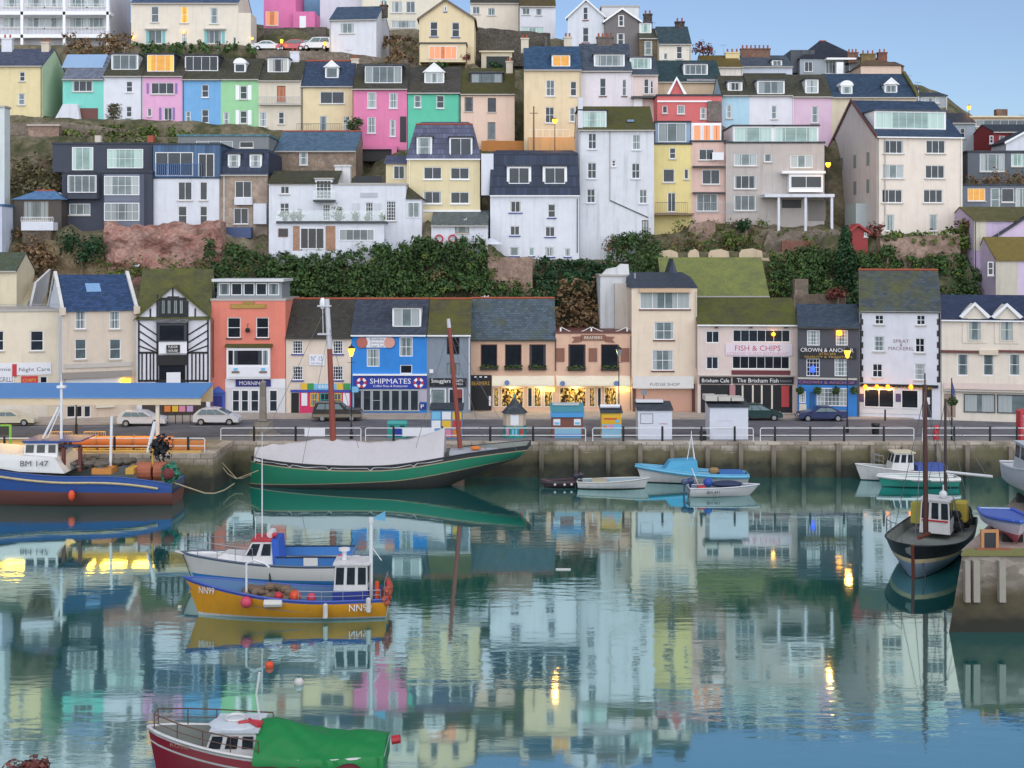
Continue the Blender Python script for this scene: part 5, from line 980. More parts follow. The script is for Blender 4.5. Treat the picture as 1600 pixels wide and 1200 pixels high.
g = MB(); g.box(-24,130,123.6,150,2.0,ZS-.004); g.add([(-130,117.2,2),(-38,119.5,2),(-24,123.6,2),(-24,150,2),(-130,150,2),(-130,117.2,ZS-.004),(-38,119.5,ZS-.004),(-24,123.6,ZS-.004),(-24,150,ZS-.004),(-130,150,ZS-.004)], [(0,1,6,5),(1,2,7,6),(5,6,7,8,9)]); tag(g.build('pavement', PAVE), kind='structure')
g = MB()
for i in range(30): g.quad((-60+i*5,118.0,2.99),(-58+i*5,118.0,2.99),(-58+i*5,118.12,2.99),(-60+i*5,118.12,2.99))
g.quad((-20,123.2,2.99),(90,123.2,2.99),(90,123.3,2.99),(-20,123.3,2.99)); tag(g.build('road_markings', S1), kind='structure')
def quay_mat():
    m, t, p = nt('quay_masonry'); tc = N(t, 'ShaderNodeTexCoord'); sx = N(t, 'ShaderNodeSeparateXYZ'); t.links.new(tc.outputs['Object'], sx.inputs[0])
    cb = N(t, 'ShaderNodeCombineXYZ'); ad = N(t, 'ShaderNodeMath', operation='ADD'); t.links.new(sx.outputs[0], ad.inputs[0]); t.links.new(sx.outputs[1], ad.inputs[1]); t.links.new(ad.outputs[0], cb.inputs[0]); t.links.new(sx.outputs[2], cb.inputs[1])
    br = N(t, 'ShaderNodeTexBrick'); br.inputs['Scale'].default_value = 1; br.inputs['Brick Width'].default_value = 1.15; br.inputs['Row Height'].default_value = .55; br.inputs['Mortar Size'].default_value = .025
    br.inputs['Color1'].default_value = lin('d2c6b6', .8); br.inputs['Color2'].default_value = lin('a89a8c', .75); br.inputs['Mortar'].default_value = lin('6a6054', .7); t.links.new(cb.outputs[0], br.inputs['Vector'])
    # weed and wet stain below the high water line, with a ragged edge
    no = nz(t, tc.outputs['Object'], .8, 6, .65); mm = N(t, 'ShaderNodeMath', operation='MULTIPLY_ADD', i_1=1.6, i_2=-.8); t.links.new(no, mm.inputs[0])
    z = N(t, 'ShaderNodeMath', operation='ADD'); t.links.new(sx.outputs[2], z.inputs[0]); t.links.new(mm.outputs[0], z.inputs[1])
    mr = N(t, 'ShaderNodeMapRange', i_1=2.75, i_2=2.15); t.links.new(z.outputs[0], mr.inputs[0])
    m2 = N(t, 'ShaderNodeMapRange', i_1=1.75, i_2=1.1); t.links.new(z.outputs[0], m2.inputs[0])
    weed = mix(t, nz(t, tc.outputs['Object'], 2.2, 5), lin('6d6c48', .75), lin('8a7c66', .7)); wet = mix(t, nz(t, tc.outputs['Object'], 1.5, 5), lin('2e3128', .75), lin('44453a', .7))
    c = mix(t, mr.outputs[0], br.outputs['Color'], weed); c = mix(t, m2.outputs[0], c, wet)
    c = mix(t, ramp(t, nz(t, tc.outputs['Object'], .45, 5), [(.5, G), (.75, W1)]), c, lin('6e6a4c', .7))
    t.links.new(c, p.inputs['Base Color']); p.inputs['Roughness'].default_value = .85; bump(t, p, br.outputs['Fac'], -.5, .06); return m
QM = quay_mat()
def quay_wall(name, label, pts, ztop, thick=.9, mat=None):
    m = MB()
    for (x0,y0),(x1,y1) in zip(pts[:-1], pts[1:]):
        d = Vector((x1-x0, y1-y0, 0)); L = d.length; nn = Vector((-d.y, d.x, 0)).normalized()*thick
        k = max(1, int(L/2)); 
        m.prism([(x0,y0,-6),(x1,y1,-6),(x1+nn.x,y1+nn.y,-6),(x0+nn.x,y0+nn.y,-6)], (0,0,ztop+6))
    return tag(m.build(name, mat or QM), label, 'quay wall')
quay_wall('quay_wall', 'long stone quay wall with weed stains behind the moored boats', [(-23.8,108.1),(130,108.1)], 3.0)
jw = quay_wall('quay_wall', 'projecting stone jetty wall beside the blue trawler', [(-130,100.7),(-23.8,100.7)], 3.14)
jw2 = quay_wall('quay_wall', 'short end wall of the stone jetty beside the green hull', [(-23.8,101.601),(-23.8,108.1)], 3.14)
cm = concrete('coping_stone', 'b8ac9c', '9c9184')
# timber fender piles
def pile_mat():
    if 'pile' in MATS: return MATS['pile']
    m, t, p = nt('pile_timber'); tc = N(t, 'ShaderNodeTexCoord'); sx = N(t, 'ShaderNodeSeparateXYZ'); t.links.new(tc.outputs['Object'], sx.inputs[0]); v = objvec(t, (6,6,.5))
    ad = N(t, 'ShaderNodeMath', operation='MULTIPLY_ADD', i_1=1.2); t.links.new(nz(t, v, 1, 4), ad.inputs[0]); t.links.new(sx.outputs[2], ad.inputs[2]); m1 = N(t, 'ShaderNodeMapRange', i_1=2.6, i_2=1.0); t.links.new(ad.outputs[0], m1.inputs[0])
    t.links.new(mix(t, m1.outputs[0], mix(t, nz(t, v, 1.5, 4), lin('a09484', .8), lin('7d7264', .75)), lin('38382f', .8)), p.inputs['Base Color']); p.inputs['Roughness'].default_value = .85; MATS['pile'] = m; return m
pl = None
for i, px in enumerate((846, 900, 950, 1000, 1050, 1105, 1157, 1208, 1255, 1309, 1362, 1412, 1465, 1510, 1578)):
    x = (px-CX)*108/F; m = MB(); m.box(x-.18, x+.18, 107.72, 108.09, -4, 2.9-(i%3)*.12)
    tag(m.build('fender_pile', pile_mat()), f'timber fender pile on the quay wall, {["first","second","third","fourth","fifth","sixth","seventh","eighth","ninth","tenth","eleventh","twelfth","thirteenth","fourteenth","last"][i]} from the green hull', 'pile', 'fender piles along the quay wall')
# right-hand pier
def pier_mat():
    m, t, p = nt('pier_rubble'); v = objvec(t, (1,1,1.8), False); sx = N(t, 'ShaderNodeSeparateXYZ'); tc = N(t, 'ShaderNodeTexCoord'); t.links.new(tc.outputs['Object'], sx.inputs[0])
    vo = N(t, 'ShaderNodeTexVoronoi'); vo.inputs['Scale'].default_value = 1.9; t.links.new(v, vo.inputs['Vector']); sep = N(t, 'ShaderNodeSeparateColor'); t.links.new(vo.outputs['Color'], sep.inputs[0])
    c = mix(t, sep.outputs[0], lin('bcb0a2', .8), lin('8f877c', .78)); ad = N(t, 'ShaderNodeMath', operation='MULTIPLY_ADD', i_1=1.4); t.links.new(nz(t, v, .9, 6), ad.inputs[0]); t.links.new(sx.outputs[2], ad.inputs[2])
    m1 = N(t, 'ShaderNodeMapRange', i_1=3.5, i_2=2.5); t.links.new(ad.outputs[0], m1.inputs[0]); m2 = N(t, 'ShaderNodeMapRange', i_1=2.0, i_2=1.2); t.links.new(ad.outputs[0], m2.inputs[0])
    c = mix(t, m1.outputs[0], c, mix(t, nz(t, v, 2, 5), lin('5c5338', .75), lin('6f6654', .7))); c = mix(t, m2.outputs[0], c, lin('36352c', .8))
    t.links.new(c, p.inputs['Base Color']); p.inputs['Roughness'].default_value = .9; bump(t, p, vo.outputs['Distance'], -.8, .15); return m
PT_ = [(1489,988,0),(1640,996,0)]
def gp(px, py, z): Y = dep(py, z); return ((px-CX)*Y/F, Y)
a, b = gp(1522, 868, 3.8), gp(1660, 868, 3.8); c2, d = gp(1590, 770, 3.8), gp(1700, 770, 3.8)
a = (a[0]-.6, a[1])
pm = MB(); bt = [(a[0],a[1]),(b[0]+6,b[1]),(d[0]+10,d[1]+10),(c2[0]+3.5,c2[1]+6)]; pm.add([(a[0]-1.9,a[1]-.5,-6),(bt[1][0],bt[1][1]-.5,-6),(*bt[2],-6),(bt[3][0]-1.9,bt[3][1],-6)]+[(x,y,3.8) for x,y in bt], [(3,2,1,0),(4,5,6,7),(0,1,5,4),(1,2,6,5),(2,3,7,6),(3,0,4,7)]); pier = tag(pm.build('stone_pier', pier_mat()), 'stone pier with a mossy edge and timber fenders in the right corner', 'pier')
pm = MB(); pm.prism([(a[0]-.1,a[1]-.12,3.803),(b[0]+6,b[1]-.12,3.803),(b[0]+6,b[1]+1,3.803),(a[0]+.5,a[1]+1,3.803)], (0,0,.14)); pm.build('pier_coping', plain('mossy_coping','8a8a52',.9), pier)
pm = MB(); pm.prism([(a[0]+.3,a[1]+1.0,3.806),(b[0]+6,b[1]+1.0,3.806),(d[0]+9,d[1]+9,3.806),(c2[0]+3.4,c2[1]+5,3.806)], (0,0,.02)); pm.build('pier_deck', concrete('pier_deck','bca89c','9a877c',.9), pier)
for px, w in ((1508,.26),(1522,.32),(1562,.32)):
    x = (px-CX)*(a[1])/F; m = MB(); m.prism([(x-w/2,a[1]-.42,1.55),(x+w/2,a[1]-.42,1.55),(x+w/2,a[1]-.1,1.55),(x-w/2,a[1]-.1,1.55)], (0,.04,2.05)); tag(m.build('fender_post', plain('grey_fender_wood','b4ada0',.85)), f'grey timber fender post on the pier face, {"outermost" if px==1508 else "narrow" if px==1522 else "innermost"} of three', 'post', 'fender posts on the right pier')
# water
def water():
    m, t, p = nt('harbour_water'); out = t.nodes['Material Output']; t.nodes.remove(p)
    v = N(t, 'ShaderNodeTexCoord').outputs['Object']
    mp = N(t, 'ShaderNodeMapping'); mp.inputs['Scale'].default_value = (.55, 1.5, 1); t.links.new(v, mp.inputs[0])
    mp2 = N(t, 'ShaderNodeMapping'); mp2.inputs['Scale'].default_value = (.05, .11, 1); t.links.new(v, mp2.inputs[0])
    patch = ramp(t, nz(t, mp2.outputs[0], 1.0, 3), [(.46, (.10,.10,.10,1)), (.72, W1)])
    h1 = nz(t, mp.outputs[0], 1.0, 4, .5)
    b = N(t, 'ShaderNodeBump'); b.inputs['Distance'].default_value = .021; t.links.new(h1, b.inputs['Height'])
    mu = N(t, 'ShaderNodeMath', operation='MULTIPLY', i_1=.85); t.links.new(patch, mu.inputs[0]); t.links.new(mu.outputs[0], b.inputs['Strength'])
    gl = N(t, 'ShaderNodeBsdfGlossy'); gl.inputs['Roughness'].default_value = .042; gl.inputs['Color'].default_value = (.74,.94,.94,1); t.links.new(b.outputs[0], gl.inputs['Normal'])
    df = N(t, 'ShaderNodeBsdfDiffuse'); df.inputs['Color'].default_value = lin('1f716e', .9)
    fr = N(t, 'ShaderNodeFresnel'); fr.inputs['IOR'].default_value = 1.55
    mr = N(t, 'ShaderNodeMapRange', i_1=0.0, i_2=.5, i_3=.56, i_4=.84); t.links.new(fr.outputs[0], mr.inputs[0])
    mx = N(t, 'ShaderNodeMixShader'); t.links.new(mr.outputs[0], mx.inputs[0]); t.links.new(df.outputs[0], mx.inputs[1]); t.links.new(gl.outputs[0], mx.inputs[2]); t.links.new(mx.outputs[0], out.inputs[0]); return m
g = MB(); g.quad((-300,14,0),(300,14,0),(300,109,0),(-300,109,0)); tag(g.build('water', water()), kind='structure')
# ------------------------------------------------------------------ retaining walls and cliff
def rough_wall(name, label, poly, Y, thick, mat, amp=.35, step=.8, lean=0.0, cat='retaining wall'):
    """polygon in photo pixels -> a rough stone face of real thickness standing at distance Y"""
    P = [at(x, y, Y) for x, y in poly]; x0, x1 = min(p.x for p in P), max(p.x for p in P); z0 = min(p.z for p in P)-2
    def top(x):
        t = -1e9
        for i in range(len(P)):
            p, q = P[i], P[(i+1) % len(P)]
            if min(p.x,q.x) <= x <= max(p.x,q.x) and abs(p.x-q.x) > 1e-6: t = max(t, p.z+(q.z-p.z)*(x-p.x)/(q.x-p.x))
        return t
    nx = max(2, int((x1-x0)/step)); rows = 20; m = MB(); rg = []
    for i in range(nx+1):
        x = x0+(x1-x0)*i/nx; zt = top(min(max(x, x0+1e-4), x1-1e-4)) + mnoise.noise(Vector((x*.9, Y, 3)))*amp*.8
        rg.append([(x, Y-amp*mnoise.noise(Vector((x*.6, z*.6, Y)))-amp*.45*mnoise.noise(Vector((x*1.7, z*1.7, Y)))+lean*(z-z0)/8, z) for z in [z0+(zt-z0)*j/rows for j in range(rows+1)]]+[(x, Y+thick, zt), (x, Y+thick, z0)])
    m.rings(rg, True, True); return tag(m.build(name, mat, smooth=35), label, cat)

def rock_mat():
    m, t, p = nt('red_rock'); v = objvec(t, (1,1,1.6), False); f = ramp(t, nz(t, v, .55, 8, .7), [(.36, lin('93665a', .9)), (.47, lin('bd8c7e', .9)), (.56, lin('cba598', .9)), (.68, lin('a07c6a', .9))])
    g2 = ramp(t, nz(t, v, 2.4, 6, .7), [(.42, (.7,.7,.7,1)), (.6, W1)]); t.links.new(mix(t, 1.0, f, g2, 'MULTIPLY'), p.inputs['Base Color']); p.inputs['Roughness'].default_value = .95; bump(t, p, nz(t, v, 2.0, 8, .7), 1.0, .4); return m
REDR = rock_mat(); PINKST = stone('bca090','9c8070',3.2,'9a8a7c'); GREYST = stone('9a8e80','786d60',3.0,'6d655c'); TANST = stone('b09a7c','8a7858',3.2,'857860')
rough_wall('rock_face', 'bare reddish rock face below the dark slate block and white blue house', [(163,352),(345,350),(332,385),(328,420),(165,428)], 141.3, 2.6, REDR, 1.0, .45)
rough_wall('rock_face', 'tan rocky slope beside the stair below the summer house', [(70,372),(168,400),(170,430),(60,430)], 141, 2, TANST, .6)
rough_wall('retaining_wall', 'pinkish stone retaining wall under the white navy-roofed house', [(762,402),(832,402),(830,446),(762,446)], 140.6, 2.2, PINKST, .2)
rough_wall('retaining_wall', 'pinkish stone retaining wall under the big cream corner house', [(1376,372),(1500,366),(1500,400),(1376,400)], 142.2, 1.2, PINKST, .3)
rough_wall('retaining_wall', 'broken stone wall under the yellow house balcony', [(1070,352),(1118,345),(1118,392),(1066,392)], 147.4, 1, PINKST, .3)
rough_wall('retaining_wall', 'grey garden wall below the posts of the white balcony', [(1195,362),(1310,358),(1320,385),(1190,392)], 146.6, 1, GREYST, .3)
rough_wall('retaining_wall', 'long rubble wall below the pastel cottages and above the dark block', [(10,192),(95,190),(160,198),(300,214),(300,226),(10,230)], 161, 1, GREYST, .3)
rough_wall('retaining_wall', 'dark wall along the lane under the parked cars', [(400,78),(520,80),(650,96),(650,104),(400,100)], 178.6, 1, GREYST, .2)
rough_wall('retaining_wall', 'high dark wall behind the parked cars', [(412,44),(510,42),(510,74),(412,72)], 192, 1, stone('6d665e','585149',2), .2)
rough_wall('retaining_wall', 'dark sloping wall under the long cream hilltop house', [(741,42),(860,52),(860,76),(741,82)], 186, 1, stone('5c574f','4a463f',2), .2)
h = house('round_tower', 'squat pinkish stone turret with a pale cap on the bank below the aqua house', 'turret', 160.5, 44, 92, 234, 197, PINKST, D=3.5, drop=3, gutter=None, roof=('flat', paint('c9beb2', .4), .15))
h = house('shed', 'small dark red shed with a gabled front below the corner house', 'shed', 143, 1327, 1356, 383, 362, plain('shed_red','9e3434',.6), D=2.2, drop=2, gutter=None, roof=('gable', (1340,351), plain('shed_roof','a83c3c',.6), plain('shed_roof','a83c3c',.6)), wins=[(1350,363,1355,370,'1x1','p')])
h = house('garden_arch', 'low brick arch set into the garden wall under the white balcony', 'arch', 145.9, 1222, 1272, 388, 376, stone('a0685a','8a5a4c',3), D=.5, drop=1, gutter=None, anchor=False)
# stair up beside the left cafe
m = MB(); p0 = at(24, 474, 134); 
for k in range(14): m.box(p0.x+k*.05, p0.x+1.2+k*.05, p0.y+k*.3, p0.y+.3+k*.3, p0.z-1, p0.z+k*.2)
st = tag(m.build('stairway', paint('cfc4a4', .4)), 'outside stair climbing beside the left cafe', 'stairs')
m = MB(); m.prism([(p0.x+1.3,p0.y,p0.z-1),(p0.x+1.3,p0.y+4.2,p0.z-1),(p0.x+2.0,p0.y+4.2,p0.z+3.6),(p0.x+2.0,p0.y,p0.z+2.2)], (.25,0,0)); m.build('stair_wall', paint('dfe2e4', .4), st)
# ------------------------------------------------------------------ vegetation
def leaves(m, c, r, n, size, squash=1.0, shell=.55):
    for i in range(n):
        d = Vector((R.gauss(0,1), R.gauss(0,1), R.gauss(0,1))).normalized(); k = r*R.uniform(shell, 1.05)
        p = Vector((c[0]+d.x*k, c[1]+d.y*k, c[2]+d.z*k*squash)); s = size*R.uniform(.6,1.3)
        nrm = (d+Vector((R.uniform(-.7,.7),R.uniform(-.7,.7),R.uniform(-.3,.9)))).normalized(); e = nrm.orthogonal().normalized(); f = nrm.cross(e); q = R.uniform(0,6.28)
        e, f = (e*math.cos(q)+f*math.sin(q))*s, (f*math.cos(q)-e*math.sin(q))*s*.6
        m.quad(p-e, p-f, p+e, p+f)
def ivy_band(pts, Yf, Yb, name, mat, kind='stuff', dens=9, size=.26, label=None, cat=None, per=55):
    """pts: photo polygon filled with leaf clumps lying on the bank between distances Yf (bottom) and Yb (top)"""
    m = MB(); x0, x1 = min(p[0] for p in pts), max(p[0] for p in pts); y0, y1 = min(p[1] for p in pts), max(p[1] for p in pts)
    def inside(x, y):
        r = False; j = len(pts)-1
        for i in range(len(pts)):
            if (pts[i][1] > y) != (pts[j][1] > y) and x < (pts[j][0]-pts[i][0])*(y-pts[i][1])/(pts[j][1]-pts[i][1])+pts[i][0]: r = not r
            j = i
        return r
    area = (x1-x0)*(y1-y0); cnt = int(area/per)
    for i in range(cnt):
        x, y = R.uniform(x0,x1), R.uniform(y0,y1)
        if not inside(x, y): continue
        Y = Yf+(Yb-Yf)*(y1-y)/(y1-y0) + R.uniform(-.5,.3); c = at(x, y, Y); r = R.uniform(.35,.95)
        leaves(m, c, r, int(dens*(1+2*r)), size, .85, .3)
    o = m.build(name, mat)
    return tag(o, label, cat, kind=kind)
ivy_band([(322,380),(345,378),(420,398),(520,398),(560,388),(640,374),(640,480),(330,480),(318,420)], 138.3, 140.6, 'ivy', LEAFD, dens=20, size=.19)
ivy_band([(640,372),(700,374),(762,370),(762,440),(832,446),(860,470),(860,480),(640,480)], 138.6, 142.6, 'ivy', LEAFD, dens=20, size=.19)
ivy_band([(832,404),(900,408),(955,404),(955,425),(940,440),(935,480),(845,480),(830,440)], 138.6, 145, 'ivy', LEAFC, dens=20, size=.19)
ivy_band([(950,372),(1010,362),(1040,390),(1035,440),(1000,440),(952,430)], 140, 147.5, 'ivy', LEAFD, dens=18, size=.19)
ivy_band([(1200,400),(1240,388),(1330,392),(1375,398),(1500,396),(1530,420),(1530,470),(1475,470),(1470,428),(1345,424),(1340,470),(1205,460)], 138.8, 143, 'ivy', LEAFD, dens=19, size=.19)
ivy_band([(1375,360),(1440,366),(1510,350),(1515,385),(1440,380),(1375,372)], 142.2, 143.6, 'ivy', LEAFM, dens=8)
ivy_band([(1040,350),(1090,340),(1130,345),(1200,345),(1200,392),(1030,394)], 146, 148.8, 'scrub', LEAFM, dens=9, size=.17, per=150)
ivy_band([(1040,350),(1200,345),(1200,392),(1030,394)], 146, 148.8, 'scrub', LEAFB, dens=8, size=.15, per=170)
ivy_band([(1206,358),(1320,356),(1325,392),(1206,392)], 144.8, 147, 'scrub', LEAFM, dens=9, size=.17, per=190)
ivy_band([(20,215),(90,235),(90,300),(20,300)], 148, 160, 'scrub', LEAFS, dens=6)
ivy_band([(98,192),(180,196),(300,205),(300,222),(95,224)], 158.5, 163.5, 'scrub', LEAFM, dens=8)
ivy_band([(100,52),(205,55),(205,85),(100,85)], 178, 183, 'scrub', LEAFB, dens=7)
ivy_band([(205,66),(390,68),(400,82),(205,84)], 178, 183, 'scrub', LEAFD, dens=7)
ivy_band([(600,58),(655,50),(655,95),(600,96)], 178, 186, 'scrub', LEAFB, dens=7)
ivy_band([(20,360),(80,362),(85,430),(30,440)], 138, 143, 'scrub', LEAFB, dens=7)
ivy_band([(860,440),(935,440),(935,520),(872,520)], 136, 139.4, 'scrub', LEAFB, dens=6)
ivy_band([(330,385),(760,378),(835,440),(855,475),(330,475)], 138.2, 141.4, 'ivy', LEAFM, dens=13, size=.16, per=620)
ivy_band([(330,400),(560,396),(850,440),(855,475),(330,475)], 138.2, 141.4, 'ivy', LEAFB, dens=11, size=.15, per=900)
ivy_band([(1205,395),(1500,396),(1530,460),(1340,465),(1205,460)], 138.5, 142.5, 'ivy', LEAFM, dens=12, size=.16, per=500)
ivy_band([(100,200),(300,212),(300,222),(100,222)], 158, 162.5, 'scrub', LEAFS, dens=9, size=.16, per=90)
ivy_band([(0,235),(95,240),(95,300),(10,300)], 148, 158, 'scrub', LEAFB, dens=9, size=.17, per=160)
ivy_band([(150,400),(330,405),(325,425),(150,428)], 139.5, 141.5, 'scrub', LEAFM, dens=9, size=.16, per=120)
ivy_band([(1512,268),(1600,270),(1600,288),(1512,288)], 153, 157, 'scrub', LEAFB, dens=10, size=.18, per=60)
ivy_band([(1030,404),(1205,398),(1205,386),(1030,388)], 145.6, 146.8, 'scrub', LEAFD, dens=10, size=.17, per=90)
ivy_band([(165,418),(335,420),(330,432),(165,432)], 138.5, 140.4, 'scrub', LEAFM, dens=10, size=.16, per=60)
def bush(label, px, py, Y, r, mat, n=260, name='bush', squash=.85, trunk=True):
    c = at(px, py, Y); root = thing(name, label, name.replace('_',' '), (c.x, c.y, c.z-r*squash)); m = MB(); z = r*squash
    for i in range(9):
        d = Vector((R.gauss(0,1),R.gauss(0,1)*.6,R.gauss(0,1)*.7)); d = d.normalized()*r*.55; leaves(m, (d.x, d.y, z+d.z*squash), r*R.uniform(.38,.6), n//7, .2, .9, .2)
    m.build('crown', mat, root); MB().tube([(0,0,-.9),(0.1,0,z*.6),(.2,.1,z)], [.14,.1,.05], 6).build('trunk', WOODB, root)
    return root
bush('rounded dark evergreen bush below the left end of the dark slate block', 127, 384, 140.6, 2.9, LEAFC, 900)
bush('dark shrub against the posts right of the red shed', 1370, 360, 143.4, 1.3, LEAFR, 200)
bush('round shrub by the lilac house wall', 1505, 352, 143.2, 1.4, LEAFB, 240)
bush('dark bush on the bank right of the red shed, under the cream house doors', 1386, 392, 141.6, 1.1, LEAFD, 240)
bush('bare reddish tree behind the gables on the skyline', 1098, 78, 184, 1.9, LEAFR, 260, 'tree')
bush('dark shrub between the white cottage and the gabled house', 690, 100, 170, .9, LEAFD, 160)
bush('green shrub in the garden by the fanlight door of the pink terrace house', 555, 195, 164.5, 1.5, LEAFD, 260)
bush('small shrub under the arched garage opening', 774, 104, 178, 1.2, LEAFC, 200)
bush('shrub at the foot of the tall white house', 963, 385, 146.5, 1.6, LEAFB, 300)
bush('light green shrub left of the balcony posts', 1145, 372, 146, 1.5, LEAFM, 260)
bush('dark round bush beside the stone post below the grey house', 1165, 350, 147, 1.2, LEAFC, 220)
bush('reddish leafless shrub in the yard behind the dark grey pub', 1308, 462, 135.8, 1.3, LEAFR, 260)
bush('dark shrub on the slope right of the peach-fronted gabled house', 728, 90, 176, .9, LEAFR, 160)
c = at(1322, 470, 139.5); tr = thing('conifer', 'tall dark green columnar conifer behind the white pub', 'tree', (c.x, c.y, c.z-1)); m = MB(); H_ = 8.6
for i in range(46):
    z = .6+H_*i/46; w = 1.75*(1-(i/46))**.55*(.75+.3*R.random()); 
    for k in range(5): q = R.uniform(0,6.28); leaves(m, (math.cos(q)*w*.6, math.sin(q)*w*.6, z), .55*w/1.4+.25, 14, .2, 1.1, .3)
m.build('crown', LEAFC, tr); MB().tube([(0,0,-1),(0,0,H_*.8)], [.25,.05], 7).build('trunk', WOODB, tr)

# bank below the viewer with the tips of a shrub
g = MB(); g.add([(-60,-40,17.0),(60,-40,17.0),(60,4,15.2),(-60,4,15.2),(60,12.5,12.2),(-60,12.5,12.2),(60,13.9,-1),(-60,13.9,-1)], [(0,1,2,3),(3,2,4,5),(5,4,6,7)]); tag(g.build('near_bank', HILL.data.materials[0]), kind='structure')
c = at(45, 1205, 11.5); r = thing('shrub', 'dark reddish shrub tips at the bottom border left of the red launch', 'shrub', (c.x, c.y, 12.3)); m = MB()
for px, py, rr in ((28,1204,.1),(50,1196,.09),(66,1196,.08),(14,1210,.12),(40,1212,.14)):
    q = at(px, py, 11.5); leaves(m, (q.x-c.x, 0, q.z-12.3), rr, 90, .03, 1, .1)
m.build('crown', LEAFR, r); MB().tube([(0,0,-.3),(.02,0,c.z-12.3)], .03, 5).build('stem', WOODB, r)
# ------------------------------------------------------------------ street things
CARGL = plain('car_glass', '5d767a', .06, .8); TYRE = plain('tyre_rubber', '1a1a1c', .85); RIM = plain('alloy_rim', 'b8bcc2', .35, .85, .7)
HEADL = plain('headlamp_lens', 'dfe6ea', .1); TAILL = plain('tail_lamp_lens', 'b02a2a', .2)
def carpaint(key, hexc, metal=.35):
    m, t, p = nt(key); p.inputs['Base Color'].default_value = lin(hexc, .85); p.inputs['Metallic'].default_value = metal; p.inputs['Roughness'].default_value = .32; p.inputs['Coat Weight'].default_value = .6; p.inputs['Coat Roughness'].default_value = .08; return m
PROF = {  # side profile, tail to nose, fractions of length / metres of height; belt height; (glass corners)
 'estate': dict(L=4.5, H=1.47, belt=.93, wb=(.19,.80), top=[(.0,.55),(.0,.85),(.025,.98),(.09,1.38),(.16,1.45),(.45,1.47),(.57,1.40),(.73,1.0),(.95,.80),(1.0,.62),(1.0,.35)], roof=(.07,.13,.57,.73)),
 'saloon': dict(L=4.75, H=1.42, belt=.92, wb=(.2,.81), top=[(.0,.5),(.0,.85),(.02,.95),(.17,.98),(.31,1.36),(.40,1.42),(.52,1.41),(.60,1.34),(.73,.98),(.95,.80),(1.0,.6),(1.0,.32)], roof=(.17,.31,.58,.73)),
 'hatch': dict(L=4.3, H=1.62, belt=1.0, wb=(.18,.80), top=[(.0,.55),(.0,.9),(.03,1.08),(.13,1.46),(.25,1.6),(.42,1.62),(.55,1.52),(.78,1.02),(.93,.86),(1.0,.66),(1.0,.35)], roof=(.05,.16,.55,.78)),
 'suv': dict(L=4.7, H=1.82, belt=1.15, wb=(.2,.80), top=[(.0,.6),(.0,1.15),(.01,1.25),(.06,1.72),(.12,1.82),(.5,1.82),(.58,1.74),(.69,1.22),(.95,1.08),(1.0,.9),(1.0,.5)], roof=(.03,.09,.57,.69)),
 'van': dict(L=4.3, H=1.83, belt=1.1, wb=(.2,.80), top=[(.0,.5),(.0,1.7),(.03,1.82),(.4,1.83),(.6,1.75),(.74,1.1),(.95,.9),(1.0,.7),(1.0,.35)], roof=(.01,.04,.6,.74)),
}
